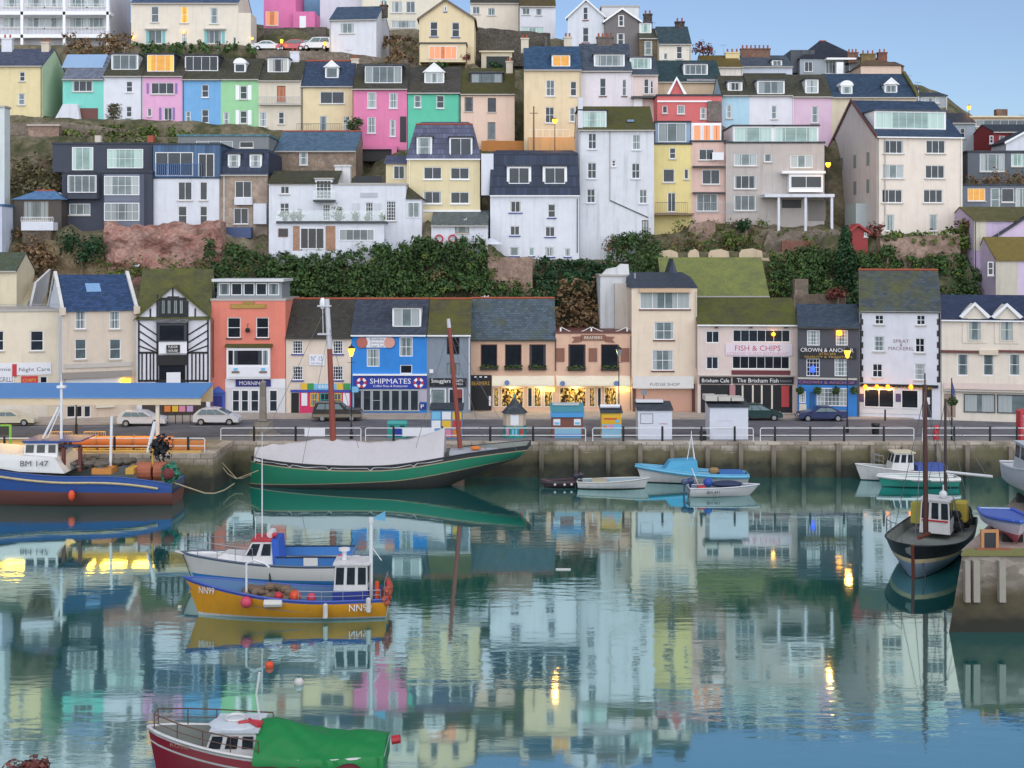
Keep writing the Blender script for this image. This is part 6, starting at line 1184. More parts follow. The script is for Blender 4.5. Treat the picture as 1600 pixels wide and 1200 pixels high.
def car(kind, label, px, py, rz, mat, z=2.985, name='parked_car', cat='car', two=None, Y=None):
    d = PROF[kind]; L, H, bt = d['L'], d['H'], d['belt']; Wd = 1.74; Y = Y or dep(py, z)
    p = at(px, py, Y); root = thing(name, label, cat, (p.x, p.y, z), rz, 'cars parked along the quay street' if py > 300 else 'cars parked on the upper lane')
    X = lambda f: (f-.5)*L
    hw = lambda z: Wd/2*(1 if z <= bt else 1-.17*(z-bt)/(H-bt)) * (.93 if z < .4 else 1)
    a, b = d['wb']; low = [(1.0,.30)]
    for w in (b, a):
        for k in range(7): q = math.pi*k/6; low.append((w+math.cos(q)*.36/L, .30+math.sin(q)*.36))
    low.append((0.0,.30))
    prof = d['top']+low; n = len(prof)
    m = MB(); Lf = [(X(f), -hw(zz), zz) for f, zz in prof]; Rt = [(X(f), hw(zz), zz) for f, zz in prof]
    Li = [(X(f)*.985, -hw(zz)*.8, zz+(.035 if zz > .8 else 0)) for f, zz in prof]; Ri = [(x, -y, zz) for x, y, zz in Li]
    m.add(Lf+Li+Ri+Rt, [tuple(range(n)), tuple(range(4*n-1, 3*n-1, -1))]+[(r*n+i, r*n+(i+1)%n, (r+1)*n+(i+1)%n, (r+1)*n+i) for r in range(3) for i in range(n)])
    m.build('body', mat, root, smooth=35)
    if two:
        m = MB(); 
        for s in (-1,1): m.box(X(.01), X(.99), s*Wd/2-.02, s*Wd/2+.02, .42, .72)
        m.build('lower_trim', two, root)
    r0, r1, r2, r3 = d['roof']; zt = H-.13; gl = MB()
    for s in (-1, 1):
        yb, yt = s*(hw(bt)+.012), s*(hw(zt)+.012); n3 = 3 if kind in ('estate','suv','hatch') else 2
        for k in range(n3):
            f0, f1 = k/n3+.015, (k+1)/n3-.015
            lx = lambda f: X(r0+.035+(r3-.05-r0-.035)*f); tx = lambda f: X(r1+.03+(r2-.03-r1-.03)*f)
            gl.quad((lx(f0),yb,bt+.03),(lx(f1),yb,bt+.03),(tx(f1),yt,zt),(tx(f0),yt,zt))
    hwb, hwt = hw(bt)*.86, hw(zt)*.84
    gl.quad((X(r3)+.03,-hwb,bt+.06),(X(r3)+.03,hwb,bt+.06),(X(r2)+.05,hwt,zt+.05),(X(r2)+.05,-hwt,zt+.05)); gl.quad((X(r0)-.05,-hwb,bt+.1),(X(r0)-.05,hwb,bt+.1),(X(r1)-.06,hwt,zt),(X(r1)-.06,-hwt,zt))
    gl.build('windows', CARGL, root)
    for w in (a, b):
        for s in (-1, 1):
            y = s*(Wd/2-.1); wl = MB().tube([(X(w), y-.11, .31),(X(w), y+.11, .31)], .31, 16).build('wheel', TYRE, root); MB().tube([(X(w), y+s*.112, .31),(X(w), y+s*.13, .31)], .2, 12).build('rim', RIM, wl)
    for s in (-1, 1):
        MB().box(X(1)-.03, X(1)+.015, s*.62-.2, s*.62+.2, .62, .76).build('headlight', HEADL, root); MB().box(X(0)-.015, X(0)+.04, s*.7-.13, s*.7+.13, .78, .95).build('tail_light', TAILL, root)
        MB().box(X(r3)-.16, X(r3)-.02, s*(Wd/2+.02)-.07, s*(Wd/2+.02)+.07, bt, bt+.14).build('wing_mirror', mat, root)
    MB().box(X(1)+.0, X(1)+.02, -.26, .26, .44, .55).build('number_plate', BOARD, root)
    return root
SILV = carpaint('silver_paint', 'd4d8de', .15); GOLDP = carpaint('champagne_paint', 'd8d2bc', .15); BLUEC = carpaint('deep_blue_paint', '34406a'); DGR = carpaint('bottle_green_paint', '23423f'); BRZ = carpaint('dark_bronze_paint', '3d3a34', .2); WHC = carpaint('white_car_paint', 'd6dade', 0); REDC = carpaint('red_car_paint', 'b03a48', 0)
PI = math.pi
car('saloon', 'champagne saloon cut by the left border under the blue market canopy', 18, 664, 0.02, GOLDP)
car('estate', 'silver estate car behind the white canopy post', 224, 665, 0.02, SILV)
car('hatch', 'silver rounded hatchback beside the stone obelisk', 340, 663, 0.0, SILV)
car('suv', 'dark bronze off-road car in front of the magenta shopfront', 528, 657, 0.02, BRZ, two=plain('trim_beige','8a8070'))
car('hatch', 'dark green car half hidden behind the white kiosk', 1186, 656, 0.0, DGR)
car('saloon', 'deep blue saloon parked before the bright blue pub front', 1283, 657, PI, BLUEC)
car('saloon', 'white car on the upper lane below the hot pink house', 420, 80, 0.05, WHC, z=at(420,80,181).z, Y=181); car('hatch', 'red hatchback on the upper lane between white vehicles', 456, 80, PI, REDC, z=at(456,80,181).z, Y=181)
car('saloon', 'pale blue car on the upper lane left of the white van', 478, 80, PI, carpaint('pale_blue_paint','a8bcc8',0), z=at(478,80,182.5).z, Y=182.5); car('van', 'white van on the upper lane beside the white cottage', 494, 79, PI, WHC, z=at(494,79,181).z, Y=181, name='parked_van', cat='van')
# railings on the quay edge
def rail(x0, x1, posts, label, Y=108.7, z=3.0, banners=(), ends=(True, True)):
    a, b = at(x0, 690, Y).x, at(x1, 690, Y).x; root = thing('quay_railing', label, 'railing', (a, Y, z), 0, 'white railings along the quay edge'); L = b-a; m = MB(); h1, h2, r = 1.12, .5, .038
    pts = [(0,0,h1),(L,0,h1)]
    if ends[0]: pts = [(0,0,0),(0,0,h1-.12),(.05,0,h1-.03),(.14,0,h1)]+pts[1:]
    if ends[1]: pts = pts[:-1]+[(L-.14,0,h1),(L-.05,0,h1-.03),(L,0,h1-.12),(L,0,0)]
    m.tube(pts, r, 6); m.tube([(0,0,h2),(L,0,h2)], r*.9, 6); m.build('rails', WHITE, root)
    for q in posts: x = at(q, 690, Y).x-a; MB().lathe([(.1,0),(.1,1.2),(.075,1.25),(.03,1.3)], (x, .0, 0), 8).build('post', BLACKP, root)
    for q0, q1 in banners: MB().box(at(q0,0,Y).x-a, at(q1,0,Y).x-a, -.07, -.045, .42, 1.1).build('banner', BOARD, root)
rail(345, 564, (397,462,518), 'white quay railing with a banner beside the obelisk, above the green hull bow', banners=[(476,508)])
rail(571, 915, (615,691,766,833), 'white quay railing with a banner in front of the poster kiosks', banners=[(629,679)])
rail(926, 1177, (974,1035,1096,1148), 'white quay railing in front of the two white kiosks')
rail(1188, 1428, (1211,1266,1319,1381), 'white quay railing in front of the blue saloon')
rail(1441, 1660, (1491,1547,1589,1640), 'white quay railing by the red post box', ends=(True, False))
rail(-90, 320, (7,93,179,294), 'white jetty railing behind the blue trawler', Y=101.6, z=3.14, ends=(False, True))
# lamps
LITG = emit('lamp_glass', 'ff981e', 4.5); OFFG = plain('lamp_glass_off', '9aa4a8', .1)
LP = []
def street_lamp(label, px, py, Y, z, lit, H=None, name='street_lamp'):
    p = at(px, py, Y); h = p.z-z; root = thing(name, label, 'street lamp', (p.x, Y, z), 0, 'black street lamps'); m = MB(); m.lathe([(.16,0),(.16,.5),(.1,.6),(.08,1.2),(.055,1.3),(.045,h-.45)], n=8); m.box(-.35,.35,-.02,.02,h-1.0,h-.96); m.build('post', BLACKP, root)
    MB().lathe([(.10,h-.42),(.30,h+.22),(.3,h+.24)], n=8).build('lantern', LITG if lit else OFFG, root); MB().lathe([(.34,h+.245),(.2,h+.42),(.06,h+.5),(.03,h+.68)], n=8).build('lamp_cap', BLACKP, root)
    if lit: LP.append((Vector((p.x, Y-.5, z+h)), (1,.46,.09), 90, .3))
street_lamp('lit black street lamp between the number fifteen shop and the blue coffee shop', 549, 549, 110.3, 3.0, True)
street_lamp('unlit black street lamp before the peach restaurant with the scroll sign', 967, 550, 118.5, 2.985, False)
street_lamp('lit black street lamp in front of the dark grey pub', 1324, 552, 114, 2.985, True)
def wall_lamp(label, px, py, Y, lit_h=3.5, col=(1,.46,.09), pw=70, r=.26):
    p = at(px, py, Y); zg = p.z-lit_h; root = thing('street_lamp', label, 'street lamp', (p.x, Y, zg)); MB().lathe([(.08,0),(.05,.8),(.045,lit_h-.3)], n=8).build('post', BLACKP, root); MB().lathe([(.12,lit_h-.3),(r,lit_h),(r*.9,lit_h+.2)], n=8).build('lantern', LITG, root); MB().lathe([(r+.05,lit_h+.204),(.05,lit_h+.4)], n=8).build('lamp_cap', BLACKP, root); LP.append((p+Vector((0,-.6,0)), col, pw, .3))
wall_lamp('lit orange street lamp in front of the tall cream house up the hill', 867, 189, 159, 4.2, (1,.44,.09), 120, .34)
wall_lamp('lit orange street lamp in the gap left of the big cream corner house', 1294, 257, 147, 4.5, (1,.5,.12), 70, .3)
wall_lamp('small lit lamp on the upper lane by the white parked car', 440, 64, 179, 2.0, (1,.44,.09), 15, .2); wall_lamp('small lit lamp on the upper lane by the white van', 508, 68, 179, 2.0, (1,.44,.09), 15, .2)
wall_lamp('distant lit lamp on the right skyline above the flat-roofed house', 1514, 168, 176, 3.0, (1,.44,.09), 15, .26)
p = at(834, 240, 158); root = thing('utility_pole', 'timber utility pole beside the orange hillside lamp', 'pole', (p.x, p.y, p.z-1)); MB().tube([(0,0,0),(0,0,at(834,166,158).z-p.z+1)], [.13,.09], 8).build('shaft', WOODB, root); MB().box(-.5,.5,-.05,.05,6.0,6.1).build('crossarm', WOODB, root)
# kiosks
def kbox(root, x0, x1, y0, y1, z0, z1, mat, name): return MB().box(x0,x1,y0,y1,z0,z1).build(name, mat, root)
def kiosk(label, x0, x1, yt, Y, D, wall, roof=None, slope=.35, name='kiosk', ybase=None, rot=0):
    a, b = at(x0, 680, Y), at(x1, 680, Y); W = b.x-a.x; zt = at(x0, yt, Y).z-3.0; root = thing(name, label, 'kiosk', (a.x, Y, 2.964), rot, 'trip booking kiosks on the quay')
    m = MB(); m.add([(0,0,0),(W,0,0),(W,D,0),(0,D,0),(0,0,zt),(W,0,zt),(W,D,zt+slope),(0,D,zt+slope)], [(3,2,1,0),(4,5,6,7),(0,1,5,4),(1,2,6,5),(2,3,7,6),(3,0,4,7)]); m.build('body', wall, root)
    if roof: m = MB(); e = .12; m.slab([(-e,-e,zt+.1),(W+e,-e,zt+.1),(W+e,D+e,zt+slope+.1),(-e,D+e,zt+slope+.1)], .09); m.build('roof', roof, root)
    return root, W, zt
DR = slate('40474e', 0)
r, W, zt = kiosk('poster-covered kiosk with a dark roof just left of the mizzen mast', 673, 722, 640, 110.2, 1.6, plain('kiosk_blue','5c8fb8'), DR)
cols = [SKYB, YEL, PINKP, BOARD, ORG, YEL, SKYB, REDP, BOARD]
for j in range(3):
    for i in range(3): o = kbox(r, .08+i*W/3, W/3+i*W/3-.06, -.03, -.003, .15+j*(zt-.2)/3, (j+1)*(zt-.2)/3+.06, cols[(i*2+j*3) % 9], 'poster')
p = at(804, 678, 110.6); r = thing('kiosk', 'eight-sided kiosk with a pointed dark roof and turquoise skirt', 'kiosk', (p.x, p.y+.9, 2.964), 0, 'trip booking kiosks on the quay')
MB().lathe([(1.05,0),(1.05,1.05)], n=8).build('skirt', TEAL, r); MB().lathe([(1.0,1.054),(1.0,2.15)], n=8).build('body', plain('kiosk_cream','d9c6b0'), r); MB().lathe([(1.2,2.154),(.75,2.6),(.35,3.05),(.05,3.5)], n=8).build('roof', DR, r); MB().lathe([(.06,3.45),(.1,3.55),(.03,3.8)], n=6).build('finial', plain('verdigris','4f9a94'), r)
kbox(r, -.36,.36,-1.0,-.975,1.15,2.05,BOARD,'poster'); kbox(r,-.25,.25,-1.03,-1.0,.3,.8,SKYB,'poster')
for s in (-1,1): kbox(r, s*.62-.12,s*.62+.12,-.96,-.9,.3,.85,REDP if s > 0 else PINKP,'poster')
r, W, zt = kiosk('blue and brown kiosk with a turquoise roof and folded hatch', 862, 911, 643, 110.6, 1.8, plain('kiosk_brown','7d4c40'), plain('turquoise_roof','4f9aa8',.5), .5)
kbox(r,-.1,W+.1,-.14,-.003,zt-.45,zt-.02,plain('kiosk_sky','4f9fdc'),'fascia'); kbox(r,.25,W-.15,-.03,-.003,.02,.85,plain('kiosk_pale_blue','8fc0d8'),'panel'); kbox(r,.25,W-.15,-.05,-.032,.1,.4,plain('wave_blue','5590cc'),'wave_panel')
for a, b in ((.15,.75),(W-.8,W-.2)): kbox(r,a,b,-.04,-.003,1.15,1.7,BOARD,'poster'); kbox(r,a+.08,b-.08,-.055,-.042,1.22,1.42,SKYB,'picture')
kbox(r,.1,W-.3,1.0,1.9,zt+.45,zt+.62,plain('pale_hatch','c4d0d0'),'folded_hatch')
r, W, zt = kiosk('narrow yellow and blue kiosk with a white rolled sign on top', 940, 971, 645, 110.8, 1.6, YEL, DR, .4)
kbox(r,.02,W-.02,-.02,-.003,.02,.75,plain('kiosk_pale_blue','8fc0d8'),'panel'); kbox(r,.02,W-.02,-.02,-.003,.755,1.2,SKYB,'panel'); kbox(r,.1,W-.1,-.035,-.003,1.25,1.85,plain('kiosk_gold','e8b428'),'poster'); kbox(r,.2,W-.4,-.05,-.038,1.62,1.74,REDP,'picture'); kbox(r,W-.55,W-.2,-.05,-.038,1.35,1.6,SKYB,'picture'); kbox(r,.1,.5,-.035,-.022,.85,1.1,ORG,'picture'); kbox(r,.6,1.05,-.035,-.022,.8,1.15,PINKP,'picture')
MB().tube([(-.1,.5,zt+.55),(W-.1,.5,zt+.55)], .17, 8).build('rolled_sign', BOARD, r)
WK = plain('kiosk_white', 'dfe3ee', .5, .86)
r, W, zt = kiosk('plain white kiosk with a dark framed hatch in front of the fudge shop', 997, 1050, 641, 110.0, 2.2, WK, DR, .5)
m = MB(); 
for q in ((.1,1.2,1.42,1.46),(.1,1.2,.62+1.75,2.41)): pass
for x0, x1, z0, z1 in ((.2,1.3,1.35,1.39),(.2,1.3,2.2,2.24),(.2,.24,1.39,2.2),(1.26,1.3,1.39,2.2)): m.box(x0,x1,-.02,-.003,z0,z1)
m.build('hatch_frame', plain('hatch_line','55565e'), r); lettering(r, 'OPEN', W-.75, -.012, 1.35, .7, .12, TXR); kbox(r,-.02,W-.6,1.4,2.3,zt+.55,zt+.75,BOARD,'folded_hatch')
r, W, zt = kiosk('large white kiosk with folded white tables on its roof', 1109, 1169, 636, 110.0, 2.6, WK, DR, .45)
for i in range(3): kbox(r, -.3+i*1.15, .75+i*1.15, .5, 2.4, zt+.5, zt+.95-.08*i, plain('folded_table','d4cfc6'), 'folded_table')
kbox(r,.5,2.2,-.015,-.003,.9,.93,SILLM,'panel_seam'); kbox(r,.6,2.0,-.015,-.003,1.6,1.63,SILLM,'panel_seam')
m = MB(); q = at(1098,668,109.6); 
o = tag(MB().box(q.x-.25,q.x+.3,109.4,109.9,2.964,3.75).build('litter_bin', BLACKP, bevel=.04), 'small black bin against the large white kiosk', 'bin')
# bin / board
p = at(621, 672, 111); r = thing('recycling_bin', 'teal double bin with a blue poster near the railing by the blue coffee shop', 'bin', (p.x, p.y, 2.964)); kbox(r,-.85,.85,-.3,.3,0,1.25,TEAL,'body'); m = MB(); m.prism([(-.9,-.36,1.254),(.9,-.36,1.254),(.8,-.2,1.5),(-.8,-.2,1.5)], (0,.56,0)); m.build('hood', TEAL, r); kbox(r,-.38,.38,-.33,-.303,.15,.85,SBLUE,'poster'); 
for s in (-1,1): kbox(r,s*.45-.2,s*.45+.2,-.32,-.303,.98,1.1,BLACKP,'slot')
# obelisk
p = at(411, 680, 112); r = thing('stone_obelisk', 'grey stone obelisk on a stepped base between the silver hatchback and coral restaurant', 'monument', (p.x, p.y, 2.964)); st = stone('9a948a','878278',.9,'8c867c')
m = MB(); m.lathe([(1.5,0),(1.5,.25)], n=4); m.lathe([(1.2,.254),(1.2,.5)], n=4); m.lathe([(.95,.504),(.85,1.3)], n=8); m.build('base', st, r)
m = MB(); m.lathe([(.55,1.304),(.62,1.4),(.40,1.5),(.33,4.75),(.05,5.0)], n=4); o = m.build('shaft', st, r); o.rotation_euler.z = math.pi/4
# red box, post box, bin, flag pole
p = at(1608, 683, 110); r = thing('telephone_box', 'red telephone box cut by the right border', 'telephone box', (p.x, p.y, 2.964)); kbox(r,-.95,.95,-.5,.5,0,2.35,REDP,'body'); m = MB(); m.prism([(-.98,-.53,2.354),(.98,-.53,2.354),(.98,-.53,2.5),(.5,-.53,2.62),(-.5,-.53,2.62),(-.98,-.53,2.5)], (0,1.06,0)); m.build('roof', REDP, r)
for i in range(3):
    for j in range(5): kbox(r, -.75+i*.52, -.3+i*.52, -.515,-.503,.5+j*.35,.78+j*.35, PANE['e'], 'pane')
p = at(1463, 684, 110); r = thing('post_box', 'small red pillar box behind the brown mast', 'post box', (p.x, p.y, 2.964)); MB().lathe([(.3,0),(.3,.12),(.25,.15),(.25,1.05)], n=12).build('body', REDP, r); MB().lathe([(.3,1.054),(.28,1.15),(.05,1.25)], n=12).build('cap', REDP, r); kbox(r,-.12,.12,-.27,-.24,.88,.94,BLACKP,'slot')
p = at(1368, 672, 112.5); r = thing('litter_bin', 'black litter bin on the quay before the white pub', 'bin', (p.x, p.y, 2.97)); MB().lathe([(.3,0),(.36,.95)], n=12).build('body', BLACKP, r); MB().lathe([(.4,.954),(.36,1.08),(.1,1.12)], n=12).build('lid', BLACKP, r)
p = at(1487, 690, 109.5); r = thing('flag_pole', 'dark quay pole with a hanging basket and a small blue pennant', 'pole', (p.x, p.y, 2.964)); hh = at(1487,590,109.5).z-3; MB().tube([(0,0,0),(0,0,hh)], [.09,.05], 8).build('shaft', BLACKP, r); m = MB(); leaves(m, (0,-.1,hh-2.0), .45, 160, .12); m.build('hanging_basket', LEAFD, r); m = MB(); m.prism([(.05,0,hh-.3),(.32,.02,hh-1.2),(.05,0,hh-1.9)], (0,.02,0)); m.build('pennant', plain('pennant_blue','3f5488'), r)
for px, lab in ((1383,'by the white pub'),(1559,'before the pale shop windows')):
    p = at(px, 657, 122.5); tag(MB().lathe([(.1,0),(.08,.9),(.11,.95),(.04,1.1)], (p.x,p.y,2.985), 8).build('bollard', BLACKP), 'black bollard on the pavement edge '+lab, 'bollard')
p = at(1006, 652, 121); r = thing('road_sign', 'round-headed road sign standing before the fudge shop shutter', 'road sign', (p.x,p.y,2.985)); MB().tube([(0,0,0),(0,0,3.2)], .05, 6).build('post', DGREY, r); MB().tube([(0,-.06,2.9),(0,-.03,2.9)], .3, 14).build('disc', STEEL, r)
# market canopy on the jetty
CAN = plain('canopy_blue', '5f94d0', .5); CANW = plain('canopy_cream', 'e2d2b4', .6)
xa, xb = -75.0, at(313, 620, 104).x; r = thing('market_canopy', 'long fish market canopy with a blue sloping roof and cream fascia', 'canopy', (xa, 104, 3.12)); L = xb-xa
z = lambda py, Y: at(0, py, Y).z-3.12
m = MB(); m.slab([(0,0,z(620,104)),(L,0,z(620,104)),(L,4.5,z(598,108.5)),(0,4.5,z(598,108.5))], .12); m.build('roof', CAN, r)
kbox(r, 0, L, .1, .22, z(633,104), z(620,104)-.125, CANW, 'fascia'); kbox(r, 0, L, 4.2, 4.4, z(598,108.5)-1.6, z(598,108.5)-.2, CANW, 'rear_fascia')
for px in (-60, 90, 246):
    if px != 90: x = at(px, 0, 104.3).x-xa; kbox(r, x-.14, x+.14, .25, .5, 0, z(633,104)+.1, CREAMF, 'canopy_post')
    x = at(px, 0, 107.6).x-xa
    if px != 90: kbox(r, x-.12, x+.12, 3.6, 3.85, -.1, z(598,108.5)-.4, CREAMF, 'canopy_post')
TUBEL = emit('canopy_lamp', 'ffb83c', 11)
for a, b in ((-60,-20),(0,36),(54,86),(104,141),(156,191),(206,240)):
    x0, x1 = at(a,0,104.6).x-xa, at(b,0,104.6).x-xa; zz = z(633,104)+.03
    lo = MB().box(x0,x1,.5,2.0,zz+.0,zz+.12).build('canopy_lamp', TUBEL, r); 
# bunting of coloured cloths hanging under the canopy end
for i, (px, mm) in enumerate(((262,ORG),(274,YEL),(285,PINKP),(297,plain('lilac_cloth','c8a8d8')))):
    p = at(px, 634, 119); o = tag(MB().box(p.x-.28,p.x+.28,118.9,119,at(px,643,119).z,p.z).build('hung_cloth', mm), ['orange','yellow','rose pink','lilac'][i]+' cloth hung under the market canopy end', 'cloth', 'cloths hung out under the canopy end')
    rr = MB().box(p.x-.03,p.x+.03,119.01,119.08,ZS-.01,p.z+.1).build('cloth_pole', BLACKP, o)
# orange and tan jetty clutter
p = at(170, 705, 103); r = thing('pontoon_float', 'long orange float lying along the jetty behind the rail', 'float', (p.x, 103.2, 3.1)); m = MB(); m.rings([[(x, .45*math.cos(q), .62+.5*math.sin(q)) for q in [2*math.pi*k/10 for k in range(10)]] for x in (-6.0,-5.5,-2,0,2,4.6,5.2)], True, True); m.build('body', plain('float_orange','e07a34',.55), r, smooth=40)
for x in (-4,-1,2): MB().tube([(x,.52*math.cos(q),.62+.57*math.sin(q)) for q in [2*math.pi*k/12 for k in range(13)]], .05, 5, False).build('strap', plain('strap_tan','b98a5a'), r)
tag(MB().box(at(20,0,101.5).x, at(315,0,101.5).x, 101.3, 101.62, 3.14, 3.3).build('kerb_beam', plain('kerb_yellow','d8ae62',.7)), 'tan painted kerb beam on the jetty edge', 'kerb beam')
for i, (px, dz) in enumerate(((283,0),(310,0))):
    p = at(px, 690, 103.5); tag(MB().box(p.x-.6,p.x+.6,103,103.8,3.1,3.1+.8-i*.1).build('fish_crate', plain('crate_orange','d88a4a',.6), bevel=.05), 'orange crate on the jetty '+('left of the railing end' if i == 0 else 'nearest the railing end'), 'crate', 'orange crates on the jetty')
p = at(6, 690, 102.6); r = thing('notice_frame', 'bright green framed notice board at the left border on the jetty', 'notice board', (p.x, p.y, 3.1)); m = MB(); m.box(-.8,.45,-.05,.05,1.3,2.0); m.build('board', plain('board_dark','3c3c34'), r); m = MB(); m.box(.45,.6,-.08,.08,0,2.1); m.box(-.95,.45,-.07,.07,2.0,2.12); m.build('frame', plain('lime_green','7cc84a'), r)
for i, px in enumerate((96, 148)):
    p = at(px, 678, 106.5); r = thing('crowd_barrier', 'pale yellow crowd barrier on the jetty, '+('beside the thin white mast' if i == 0 else 'beside the dark lamp stump'), 'barrier', (p.x, p.y, 3.1)); m = MB(); m.tube([(-.9,0,0),(-.9,0,1),(.9,0,1),(.9,0,0)], .03, 5); 
    for k in range(8): m.tube([(-.8+k*.22,0,.15),(-.8+k*.22,0,.98)], .012, 4)
    m.build('frame', plain('barrier_yellow','d8b070'), r)
p = at(119, 676, 109); tag(MB().lathe([(.12,0),(.12,1.3),(.07,1.35),(.06,3.0)], (p.x,109,3.1), 8).build('lamp_stump', BLACKP), 'slim black post standing on the jetty behind the blue trawler', 'post')
# gulls
def gull(label, px, py, Y, s=1.0):
    p = at(px, py, Y); m = MB(); m.ball((0,0,.16), .13, 10, 6, 1.7, .9, .85); m.ball((.2,0,.30), .075, 8, 5); m.tube([(.1,0,.2),(.2,0,.3)], .06, 6); m.prism([(-.2,-.04,.17),(-.42,-.02,.14),(-.2,.0,.21)], (0,.05,0)); r = thing('gull', label, 'gull', p, R.uniform(0,3)); m.build('body', plain('gull_white','eceef0'), r, smooth=60)
    b = MB(); b.tube([(.26,0,.30),(.36,0,.28)], [.02,.008], 5); b.build('beak', YEL, r); w = MB(); 
    for sx in (-1,1): w.ball((-.06,sx*.1,.19), .1, 8, 5, 1.9, .35, .7)
    w.build('wings', plain('gull_grey','a4acb4'), r); l = MB(); 
    for sx in (-1,1): l.tube([(0,sx*.04,0),(0,sx*.04,.08)], .012, 4)
    l.build('legs', ORG, r)
gull('white gull on the ridge of the grey-green roof, left of a pair', 755, 467, 134.6); gull('white gull on the ridge of the grey-green roof, right of a pair', 761, 467, 134.6)
gull('white gull on the grey lean-to roof of the garage', 727, 346, 144.2); gull('white gull perched on the mossy ridge behind the half-timbered gable', 214, 418, 132)
# ------------------------------------------------------------------ boats
def hullfn(L, B, prof):
    """prof: dict with sheer(t), beam(t) 0..1, keel(t); t 0 stern .. 1 bow"""
    return prof
def hull(root, L, B, sheer, levels, mats, keel=-.5, stern=.75, rake=.6, tuck=None, flare=.35, full=2.2, bulw=.5, deckm=None, n=26, plumb=False, srake=-.1, capm=None, maxat=.42):
    """levels: list of (height(t) or number, material index) from the keel upward; returns helpers"""
    def bm_(t):
        if t > maxat: q = (t-maxat)/(1-maxat); return B/2*max(0.0, 1-q**full)**.72
        q = (maxat-t)/maxat; return B/2*(stern+(1-stern)*(1-q**2))
    kz = (lambda t: keel if not tuck else keel+(tuck)*max(0, (.28-t)/.28)**1.3)
    def wid(t, z):
        k, s = kz(t), sheer(t); p = min(1, max(0, (z-k)/(s-k))); b = bm_(t); f = flare*(t**2)
        return b*((1-f)*(1-(1-p)**3.0)**.75 + f*p**1.4)
    def xx(t, z):
        s = sheer(1.0); return (t-.5)*L + rake*((z)/s)*t**5 + srake*(1-t)**6*(z/s)
    lv = [(z if callable(z) else (lambda t, z=z: z)) for z, _ in levels]; mi = [m for _, m in levels]
    m = MB(); ts = [i/n for i in range(n+1)]
    for side in (-1, 1):
        rows = []
        for t in ts:
            zz = [kz(t)]; 
            for f in lv: zz.append(max(zz[-1]+1e-3, min(f(t), sheer(t)))); 
            zz[-1] = sheer(t); rows.append([(xx(t, z), side*wid(t, z), z) for z in zz])
        for i in range(n):
            for k in range(len(lv)):
                m.cur = mi[k]; a, b, c, d = rows[i][k], rows[i+1][k], rows[i+1][k+1], rows[i][k+1]; m.quad(a, b, c, d)
        if side == 1: right = rows
        else: left = rows
    for k in range(len(lv)): m.cur = mi[k]; m.quad(left[0][k], right[0][k], right[0][k+1], left[0][k+1])
    m.build('hull', mats, root, smooth=45)
    # inner bulwark and deck
    dk = MB()
    rr = []
    for t in ts:
        s = sheer(t); w = max(.0, wid(t, s)-.07); zd = s-bulw; w2 = max(0, min(w, wid(t, zd)-.07)); rr.append([(xx(t,s), -w, s), (xx(t,zd), -w2, zd), (xx(t,zd), w2, zd), (xx(t,s), w, s)])
    dk.rings(rr, False); w = wid(0, sheer(0)); dk.quad(rr[0][0], rr[0][1], rr[0][2], rr[0][3])
    dk.build('deck', deckm, root)
    g = MB()
    for side in (-1, 1): g.tube([(xx(t, sheer(t)), side*wid(t, sheer(t)), sheer(t)+.01) for t in ts], .055, 6)
    g.tube([(xx(0,sheer(0)), -wid(0,sheer(0)), sheer(0)+.01),(xx(0,sheer(0)), wid(0,sheer(0)), sheer(0)+.01)], .055, 6); g.build('gunwale', capm or mats[-1], root)
    return wid, xx
def boat(name, label, px, py, rz, Lw=None, z=0, cat='boat', Y=None):
    Y = Y or dep(py, 0); p = at(px, py, Y); return thing(name, label, cat, (p.x, Y, z), rz)
def pk(hexc, rough=.4, dirt=.3):
    key = ('bp', hexc, dirt)
    if key in MATS: return MATS[key]
    m, t, p = nt('boat_paint'); v = objvec(t, (2.2,2.2,.5)); c = lin(hexc, .85); d = tuple(x*.6+.03 for x in c[:3])+(1,)
    f = ramp(t, nz(t, v, 1.2, 6, .7), [(.48, G), (.8, W1)]); mu = N(t, 'ShaderNodeMath', operation='MULTIPLY', i_1=dirt*2); t.links.new(f, mu.inputs[0])
    t.links.new(mix(t, mu.outputs[0], c, d), p.inputs['Base Color']); p.inputs['Roughness'].default_value = rough; MATS[key] = m; return m
ANTI = pk('3a2a2a', .6, .4); BW = pk('e8e8e6'); WEED = pk('3c423a', .7, .4); DECKG = plain('deck_grey', '8f968f', .7); DECKB = plain('deck_blue', '5f86b0', .7); ROPE = plain('rope', 'b9ab8c', .8); FENDW = plain('fender_white', 'e6e4dc', .5); BUOYR = plain('buoy_red', 'e0506a', .5); BUOYO = plain('buoy_orange', 'f05a30', .5); NETG = plain('net_green', '3f8a70', .9)
